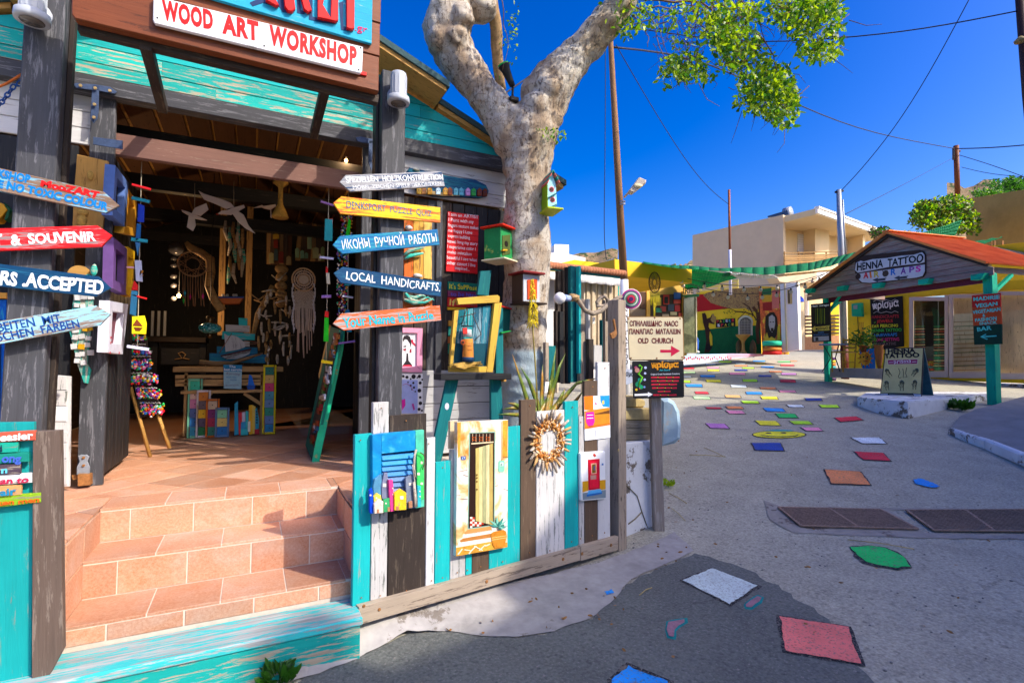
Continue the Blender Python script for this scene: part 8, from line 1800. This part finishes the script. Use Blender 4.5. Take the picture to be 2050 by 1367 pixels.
# street lamp on the pole
sl_ = T('street_lamp', 'street lamp head on a short arm from the utility pole', 'street lamp', at(1270, 372, dp_-.1)); zt(1000, 320, 3.5975)
FL_ = CF(*(980, 180), dp_-.35)
tube([FL_.P((898, 270), -.2), FL_.P((940, 225)), FL_.P((960, 205))], .02, X('d8b890'), 'arm', sl_, 8)
slab(FL_, [(935,215),(1000,130),(1012,124),(1058,145),(1055,165),(965,235),(945,232)], .16, paint('lamp_housing', (.5, .42, .33), .08, .5), 'housing', sl_, -.08, bev=.02); blob(FL_.P((998, 187), .09), (.09, .03, .04), X('e0d0a0'), 'glass', sl_, fr=FL_)
for y in (300, 318): tube([FL_.P((868, y), -.1), FL_.P((905, y), -.1)], .02, STEEL, 'clamp', sl_, 6)

# ------------------------------------------------------------------ large cream house
zt(1360, 380, 3.7977)
hA = at(*(103, 460), 31.3); hB = at(*(788, 450), 27.0); hR = at(*(1412, 450), 29.6)
HLf = Fthru(hA, hB); HRf = Fthru(hB, hR)
hs2 = T('cream_house', 'large cream two-storey house with overhanging roof and wooden balconies', 'house', hB)
HC = paint('peach_render', (.66, .5, .33), .05, .85, 2, b_=.1); HC2 = paint('warm_cream_render', (.72, .55, .32), .04, .85, 2, b_=.1)
ztop = HLf.uv((103, 345))[1]; 
slab(HLf, [(100,345),(788,190),(800,1300),(100,1300)], .25, HC, 'side_wall', hs2, -.25)
slab(HRf, [(790,220),(1412,330),(1412,1300),(800,1300)], .25, HC2, 'front_wall', hs2, -1.2)
slab(HRf, [(790,225),(800,225),(806,1300),(795,1300)], 1.2, HC2, 'return_wall', hs2, -1.2)
slab(HRf, [(1032,262),(1140,285),(1140,650),(1032,640)], 1.0, HC2, 'stair_tower', hs2, -1.2)
slab(HRf, [(1395,330),(1412,335),(1412,700),(1395,700)], 1.2, HC2, 'end_wall', hs2, -1.2)
bk = -HRf.n
r0 = HRf.P((792, 205)); c1 = at(*(1043, 140), 25.6); c2 = at(*(1562, 292), 30.4); zr = c1.z; c2 = pz(1562, 292, zr) if False else c2
def roofpoly(P, th, m, nm, par):
    bm = bmesh.new(); hi = [bm.verts.new(p) for p in P]; lo = [bm.verts.new(p-Vector((0, 0, th))) for p in P]; n = len(P)
    for i in range(n): bm.faces.new((lo[i], lo[(i+1) % n], hi[(i+1) % n], hi[i]))
    bm.faces.new(hi); bm.faces.new(lo[::-1]); return put(nm, finish(bm), Matrix.Identity(4), m, par)
c2.z = c1.z; r0.z = c1.z; rA = Vector((hA.x, hA.y, c1.z))
roofpoly([r0, c1, c2, c2+bk*4, r0+bk*4], .30, HC2, 'roof_slab', hs2)
for i in range(40): p = c1.lerp(c2, (i+.5)/40); box(p+Vector((0, 0, .04)), (.22, .22, .1), WHP, 'roof_edge_tile', hs2, rot=.3)
beam(c1-Vector((0, 0, .1)), c2-Vector((0, 0, .1)), .12, .3, WHP, 'roof_fascia', hs2)
SHW = paint('white_shutter', (.7, .68, .66), .05, .6, 3)
for q in ([(903,332),(982,348),(982,480),(903,475)], [(1240,365),(1310,378),(1310,480),(1240,475)]):
    sh_ = slab(HRf, q, .06, SHW, 'shutter_door', hs2, -.95)
    for i in range(8):
        a = Vector(q[0]).lerp(Vector(q[3]), (i+.5)/8); b_ = Vector(q[1]).lerp(Vector(q[2]), (i+.5)/8); bar(HRf, tuple(a), tuple(b_), 2, .01, X('b8b0a8'), 'shutter_groove', sh_, -.888)
BAL = wood('balcony_slat', (.35, .2, .07), (.25, .15, .06), .15)
FBl = Fr(HRf.o+HRf.n*.25, HRf.a)
for i in range(5): bar(FBl, (800, 505+i*17), (1215, 492+i*14), 12, .04, BAL, 'balcony_slat', hs2, 0)
for x in (802, 910, 1030, 1120, 1212): bar(FBl, (x, 470), (x, 575), 8, .05, BAL, 'balcony_post', hs2, -.05)
bar(FBl, (800,482), (1215,468), 6, .08, BAL, 'handrail', hs2, 0)
slab(FBl, [(800,590),(1220,560),(1220,600),(800,640)], 1.2, HC2, 'balcony_slab', hs2, -1.2)
slab(FBl, [(1045,628),(1225,618),(1225,690),(1045,688)], .3, WHP, 'lower_slab', hs2, -.1); slab(HRf, [(740,665),(1045,630),(1045,700),(900,712),(765,700)], .6, HC, 'lower_parapet', hs2, .4)
for x0, x1 in ((905,985),): slab(HRf, [(x0,705),(x1-35,705),(x1-30,1220),(x0+8,1220)], .5, HC2, 'porch_column', hs2, .3)
slab(HRf, [(955,770),(985,770),(985,960),(955,960)], .02, SHW, 'white_door', hs2, -.9); slab(HRf, [(912,820),(955,820),(958,1120),(918,1120)], .02, X('3a2a20'), 'dark_door', hs2, -.93)
for i in range(6): bar(HRf, (905, 965+i*26), (1215, 955+i*27), 14, .05, X('38241c'), 'porch_rail', hs2, .5)
slab(HRf, [(905,1120),(1215,1105),(1215,1210),(905,1220)], .3, paint('brick_orange', (.45, .22, .1), .25, .85, 12), 'brick_base', hs2, .3)
slab(HRf, [(1140,700),(1215,700),(1215,1110),(1140,1110)], .3, YW_, 'yellow_wall', hs2, .1)
fl2 = T('blue_parasol', 'folded bright blue parasol cloth on the porch', 'parasol', HRf.P((920, 840), 1)); slab(HRf, [(898,812),(925,808),(945,828),(950,852),(930,848),(905,858)], .3, X('1848c0'), 'cloth', fl2, .8)
sh3 = T('solar_heater', 'solar water heater on the roof of the cream house', 'solar heater', HLf.P((750, 190), -2)); FSo = Fr(HLf.o-HLf.n*1.5, HLf.a)
slab(FSo, [(670,200),(820,155),(835,190),(672,212)], .08, paint('solar_glass', (.03, .05, .1), .2, .15), 'collector', sh3, 0); A = FSo.P((800, 178), -.3); B = FSo.P((850, 165), -.3); tube([A, B], .28, STEEL, 'tank', sh3, 14)
# green shade cloth
zt(1360, 380, 3.7977)
GC, ntc, b_ = _m('green_shade_cloth'); b_.inputs['Base Color'].default_value = (.0, .22, .08, 1); b_.inputs['Roughness'].default_value = .8
tl = node(ntc, 'ShaderNodeBsdfTranslucent'); tl.inputs[0].default_value = (.02, .5, .2, 1); mx = node(ntc, 'ShaderNodeMixShader'); mx.inputs[0].default_value = .5; out = ntc.nodes['Material Output']
ntc.links.new(b_.outputs[0], mx.inputs[1]); ntc.links.new(tl.outputs[0], mx.inputs[2]); ntc.links.new(mx.outputs[0], out.inputs[0])
def cloth(nm, lb, top, bot, dt, db, m=GC, sagk=.0):
    n = 24; R_ = []
    for j in range(6):
        row = []
        for i in range(n+1):
            t = i/n*(len(top)-1); k = min(len(top)-2, int(t)); a = Vector(top[k]).lerp(Vector(top[k+1]), t-k); b = Vector(bot[k]).lerp(Vector(bot[k+1]), t-k); p = a.lerp(b, j/5)
            da = dt[0]+(dt[1]-dt[0])*i/n; dB_ = db[0]+(db[1]-db[0])*i/n; row.append(at(p.x, p.y, da+(dB_-da)*j/5)+Vector((0, 0, .05*noise.noise(Vector((i*.22, j*.3, dt[0]))))))
        R_.append(row)
    F = [[R_[j][i], R_[j][i+1], R_[j+1][i+1], R_[j+1][i]] for j in range(5) for i in range(n)]
    o = polys(F, m, nm, None, R_[0][0], smooth=True, label=lb, cat='shade cloth'); mo = o.modifiers.new('s', 'SOLIDIFY'); mo.thickness = .01; return o
cloth('shade_cloth', 'long green shade cloth stretched between the yellow canopy and the tattoo hut', [(-280,548),(0,575),(300,598),(640,592),(980,560),(1210,510),(1450,450)], [(-270,560),(0,600),(300,622),(640,640),(980,608),(1150,588),(1430,475)], (12, 13), (11, 12))
cloth('shade_cloth', 'pale green shade cloth hanging low over the slatted screen', [(-60,600),(90,600),(200,612),(330,632),(475,642)], [(-40,690),(60,760),(160,748),(300,710),(440,672)], (12, 13.5), (15, 15.5))
WCm = paint('white_plastic_cloth', (.7, .72, .7), .06, .5)
cloth('shade_cloth', 'white plastic sheet at the end of the pale green shade cloth', [(355,625),(430,635),(560,645),(680,640)], [(340,640),(430,665),(560,680),(760,665)], (13, 14), (14, 14.5), WCm)
zt(1600, 440, 3.418)
cloth('shade_cloth', 'bright green triangular sail behind the orange roof', [(780,105),(900,70),(1000,40),(1112,0)], [(782,108),(900,118),(1000,128),(1055,135)], (17, 17), (17, 17))
cloth('shade_cloth', 'narrow pale green strip of cloth right of the orange roof', [(1130,168),(1230,142),(1320,130),(1385,118)], [(1135,172),(1200,182),(1290,158),(1385,124)], (15, 15), (15, 15))
# string lights
zt(1360, 380, 3.7977)
def lights(lb, A, B, n, s, pxs=None):
    P = sag(A, B, s, 40); t = T('string_lights', lb, 'string lights', A, 'strings of bulbs across the street'); tube(P, .008, BLKM, 'cable', t, 4)
    for i in range(n): p = P[int((i+.5)*40/n)]; lathe(p-Vector((0, 0, .08)), [(.0, 0), (.02, .0), (.02, .06), (0, .06)], BLKM, 'socket', t, 8); blob(p-Vector((0, 0, .11)), (.045, .045, .05), X('c8b8a0', .15), 'bulb', t, 2, 0)
lights('string of bulbs from the yellow canopy to the hut gable', at(-240, 560, 12.5), at(1240, 560, 13), 13, .75); lights('second string of bulbs hanging under the pale green cloth', at(-200, 600, 12), at(1100, 640, 13.5), 9, .35)
# ------------------------------------------------------------------ poles, wires
zt()
sp_ = T('steel_pole', 'grey steel pole standing beside the tattoo hut', 'pole', at(1690, 740, 13.2)); tube([at(1679, 380, 13.2), at(1683, 480, 13.2), at(1690, 700, 13.2)], [.055,.07,.08], STEEL, 'shaft', sp_, 12); tube([at(1690, 690, 13.15), at(1692, 760, 13.15)], .09, X('5a1c14'), 'red_brown_foot', sp_, 12)
tube([at(1672, 385, 13.2), at(1688, 382, 13.2)], .03, X('202028'), 'bracket', sp_, 6); tube([at(1687, 400, 13), at(1690, 460, 13), at(1694, 530, 13)], .02, STEEL, 'conduit', sp_, 6)
tp_ = T('thin_pole', 'thin rusty pole with a white foot in front of the cream house', 'pole', at(1461, 560, 16)); tube([at(1459.5, 380, 16), at(1461, 500, 16)], .035, X('8a4a28'), 'shaft', tp_, 8); tube([at(1461, 500, 16), at(1462.5, 590, 16)], .045, X('c8c8d8'), 'white_foot', tp_, 8)
wp_ = T('wire_pole', 'brown wooden wire pole on the hill behind the hut roof', 'pole', at(1917, 400, 30)); tube([at(1914, 292, 30), at(1917, 392, 30)], .14, X('6a3818'), 'shaft', wp_, 8); tube([at(1908, 300, 30), at(1922, 303, 30)], .06, X('402818'), 'crossarm', wp_, 6); tube([at(1909, 296, 30), at(1909, 320, 30)], .07, X('504848'), 'insulator', wp_, 6)
ep_ = T('edge_pole', 'dark brown pole cut off by the right edge of the picture', 'pole', at(2046, 190, 8)); tube([at(2038, -60, 8), at(2056, 190, 8), at(2120, 860, 8)], .06, X('3a2420'), 'shaft', ep_, 8); lathe(at(2043, 85, 7.9), [(.0, 0), (.07, 0), (.08, .03), (.03, .08), (0, .08)], X('8a7a50'), 'insulator', ep_, 12)
WM_ = paint('black_wire', (.015, .015, .03), .1, .6)
def wire(lb, pts, r):
    P = [at(*p) for p in pts]; Q = []
    for i in range(len(P)-1):
        for k in range(8): Q.append(P[i].lerp(P[i+1], k/8))
    Q.append(P[-1])
    for _ in range(12): Q = [Q[0]]+[(Q[i-1]+Q[i+1])/2 for i in range(1, len(Q)-1)]+[Q[-1]]
    tube(Q, r, WM_, 'overhead_wire', None, 5, label=lb, cat='wire', group='overhead wires')
wire('thick cable running from the tree fork region up to the right edge', [(1000,195,7),(1120,110,8),(1270,38,9),(1500,5,9.5)], .012)
wire('wire from the utility pole past the foliage to the hill pole', [(1226,95,10.5),(1400,110,14),(1590,210,20),(1740,268,26),(1912,298,30)], .022)
wire('wire running from the hill pole off the right edge', [(1912,298,30),(1980,297,28),(2060,290,26)], .03)
wire('wire from the foliage to the top right pole', [(1260,55,10.5),(1480,90,10),(1680,78,9),(1850,60,8.5),(2040,22,8)], .010)
wire('long wire dropping from the top right to the grey steel pole', [(1940,0,11),(1860,150,12),(1790,260,12.6),(1720,345,13),(1681,385,13.2)], .010)
wire('thin wire from the utility pole down to the thin rusty pole', [(1233,90,10.5),(1290,190,12),(1370,320,14),(1420,380,15.5),(1460,410,16)], .009)
wire('vertical cable hanging left of the utility pole', [(1212,40,10.3),(1212,300,10.3),(1208,480,10.3),(1214,520,10.3)], .008)
wire('faint wire from the grey steel pole up to the hill pole', [(1690,430,13.2),(1800,375,20),(1905,318,30)], .010)
wire('lower wire running off the right edge from the hill pole', [(1918,310,30),(1985,330,27),(2060,358,25)], .018)
wire('pair wire above the tan building', [(1925,335,30),(1985,350,27),(2060,355,25)], .016)
# ------------------------------------------------------------------ far white boxes, tan building, bushes, rocky hill
ROCK = paint('scrubby_rock', (.2, .14, .08), .6, .95, .9, chip=(.03, .05, .015), chipw=.28, b_=.8)
def hill(lb, x0, x1, yt, d, seed, amp=10):
    bm = bmesh.new(); n = 26; rows = []
    for j in range(5):
        row = []
        for i in range(n+1):
            x = x0+(x1-x0)*i/n; y = yt+amp*noise.noise(Vector((i*.35+seed, 0, 0)))+amp*.5*noise.noise(Vector((i*1.2+seed, 3, 0)))
            top = at(x, y, d+18); base = at(x, 740, d); p = top.lerp(base, j/4); p += noise.noise_vector(p*.35)*1.1*(j not in (4,)); row.append(bm.verts.new(p))
        rows.append(row)
    for a, b in zip(rows, rows[1:]):
        for i in range(n): bm.faces.new((a[i], a[i+1], b[i+1], b[i]))
    put('rocky_hill', finish(bm, True), Matrix.Identity(4), ROCK, None, kind='structure', label=lb)
hill('rocky scrub hill behind the tree and white buildings', 900, 1240, 505, 60, 2.0, 16); hill('rocky hill left of the cream house', 1330, 1420, 522, 62, 5.0, 10); hill('rocky hill rising at the right edge', 1900, 2350, 372, 60, 9.0, 34)
def wbox(lb, pts, d, m, nm='white_building', th=3):
    f = CF(*pts[0], d, .15); t = T(nm, lb, 'building', f.P(pts[0])); slab(f, pts, th, m, 'wall', t, -th); return t, f
wbox('white cubic roof tower behind the tiled pergola', [(1110,489),(1139,490),(1139,560),(1110,560)], 26, WHP); wbox('low white block with a sloping parapet', [(1085,508),(1120,505),(1172,516),(1172,560),(1085,560)], 25.4, WHP)
wbox('pale yellow parapet wall behind the tiled pergola', [(1085,520),(1121,527),(1150,520),(1240,532),(1240,600),(1085,600)], 20, YW_, 'yellow_building'); wbox('blue grey shed side left of the yellow canopy', [(1165,540),(1229,517),(1232,600),(1165,600)], 13.6, paint('blue_grey_shed', (.1, .13, .22), .25, .8, 8), 'shed', .3)
fT = Fthru(at(1933, 480, 24), at(2060, 490, 21)); tbd = T('tan_building', 'plain tan rendered building at the right edge behind the hut', 'building', fT.P((1933, 500)))
slab(fT, [(1936,398),(2100,372),(2100,800),(1930,800)], 3, paint('tan_render', (.4, .26, .08), .15, .9, 1.5, b_=.2), 'wall', tbd, -3); slab(fT, [(1985,492),(2100,480),(2100,800),(1985,800)], 1, YC, 'yellow_annex', tbd, 1); slab(fT, [(1976,494),(2100,518),(2100,526),(1980,500)], .3, MARB, 'stone_coping', tbd, 2.05)
for x in (1984, 1990, 2006): bar(fT, (x, 492), (x, 482), 1.5, .05, RUST, 'rebar', tbd, 1.5)
def bush(lb, cx, cy, rx, ry, d, n, sz, mats, nm='bush', cat='bush', trunk=True):
    t = T(nm, lb, cat, at(cx, cy+ry, d)); F = [[] for _ in mats]; k = d/FPX
    lumps = [(rnd.uniform(-.7, .7), rnd.uniform(-.7, .7), rnd.uniform(.35, .6)) for _ in range(14)]
    for _ in range(n):
        l = rnd.choice(lumps); v = Vector((rnd.gauss(0, 1), rnd.gauss(0, 1), rnd.gauss(0, 1))).normalized()*rnd.random()**.4*l[2]
        p = at(cx+(l[0]+v.x)*rx, cy+(l[1]+v.z)*ry, d+v.y*rx*k+l[0]*.5); F[rnd.randrange(len(mats))].append(leaf_face(p, Vector((rnd.gauss(0, 1), rnd.gauss(0, 1), rnd.gauss(.3, 1))), sz, sz*.6, rnd))
    for f, m in zip(F, mats): polys(f, m, 'crown_leaves', t, at(cx, cy, d), kind='stuff')
    if trunk:
        for dx in (-.3, .1, .35): tube([at(cx, cy+ry*1.5, d), at(cx+dx*rx*.6, cy+ry*.4, d), at(cx+dx*rx, cy-ry*.4, d)], [.12,.08,.03], BRN, 'trunk', t, 6)
bush('yellow green bushy tree behind the orange roof', 1895, 432, 68, 36, 22, 5200, .15, [LEAFM[1], LEAFM[0], LEAFM[2], paint('dull_olive_leaf', (.1, .1, .02), .3)], 'bushy_tree', 'tree'); bush('dark dry bush left of the yellow green tree', 1790, 478, 48, 20, 24, 1400, .14, [LEAFM[2], paint('dry_twig', (.15, .1, .05), .3)]); bush('dark scrub on the hill at the right edge', 2040, 375, 60, 22, 45, 1500, .3, [LEAFM[2]]); bush('olive scrub above the tan building', 1985, 392, 40, 12, 40, 900, .22, [LEAFM[0], LEAFM[2]])
# ------------------------------------------------------------------ house across the street, behind the camera; its roof line shades the foreground
h = Vector((.575, -.818, 0)).normalized(); e = Vector((.818, .575, 0)).normalized()
OH = Fr(h*8, e)
oh = T('opposite_house', 'two-storey house across the street whose roof line shades the foreground', 'house', h*8); OM = paint('opposite_house_render', (.8, .74, .64), .06, .85, 2)
slabuv(OH, [(-1.6,-2),(13.6,-2),(13.6,4.6),(12.3,6.8),(10.85,7.75),(10.2,8.35),(9.4,8.85),(7.8,8.6),(6.4,8.42),(4.0,8.75),(3.7,8.72),(2.9,8.32),(2.62,8.2),(2.55,8.02),(2.2,8.06),(1.78,8.2),(1.74,8.72),(1.42,8.72),(1.38,8.3),(-1.6,8.3)], 5, OM, 'wall', oh, 0, ax='h', bev=0)
for u in (0, 3, 6, 9, 12):
    for zz in (1.2, 4.4): slabuv(Fr(h*8, -e), [(-u-.5, zz), (-u+.5, zz), (-u+.5, zz+1.4), (-u-.5, zz+1.4)], .05, X('506878'), 'window', oh, 0, ax='h')
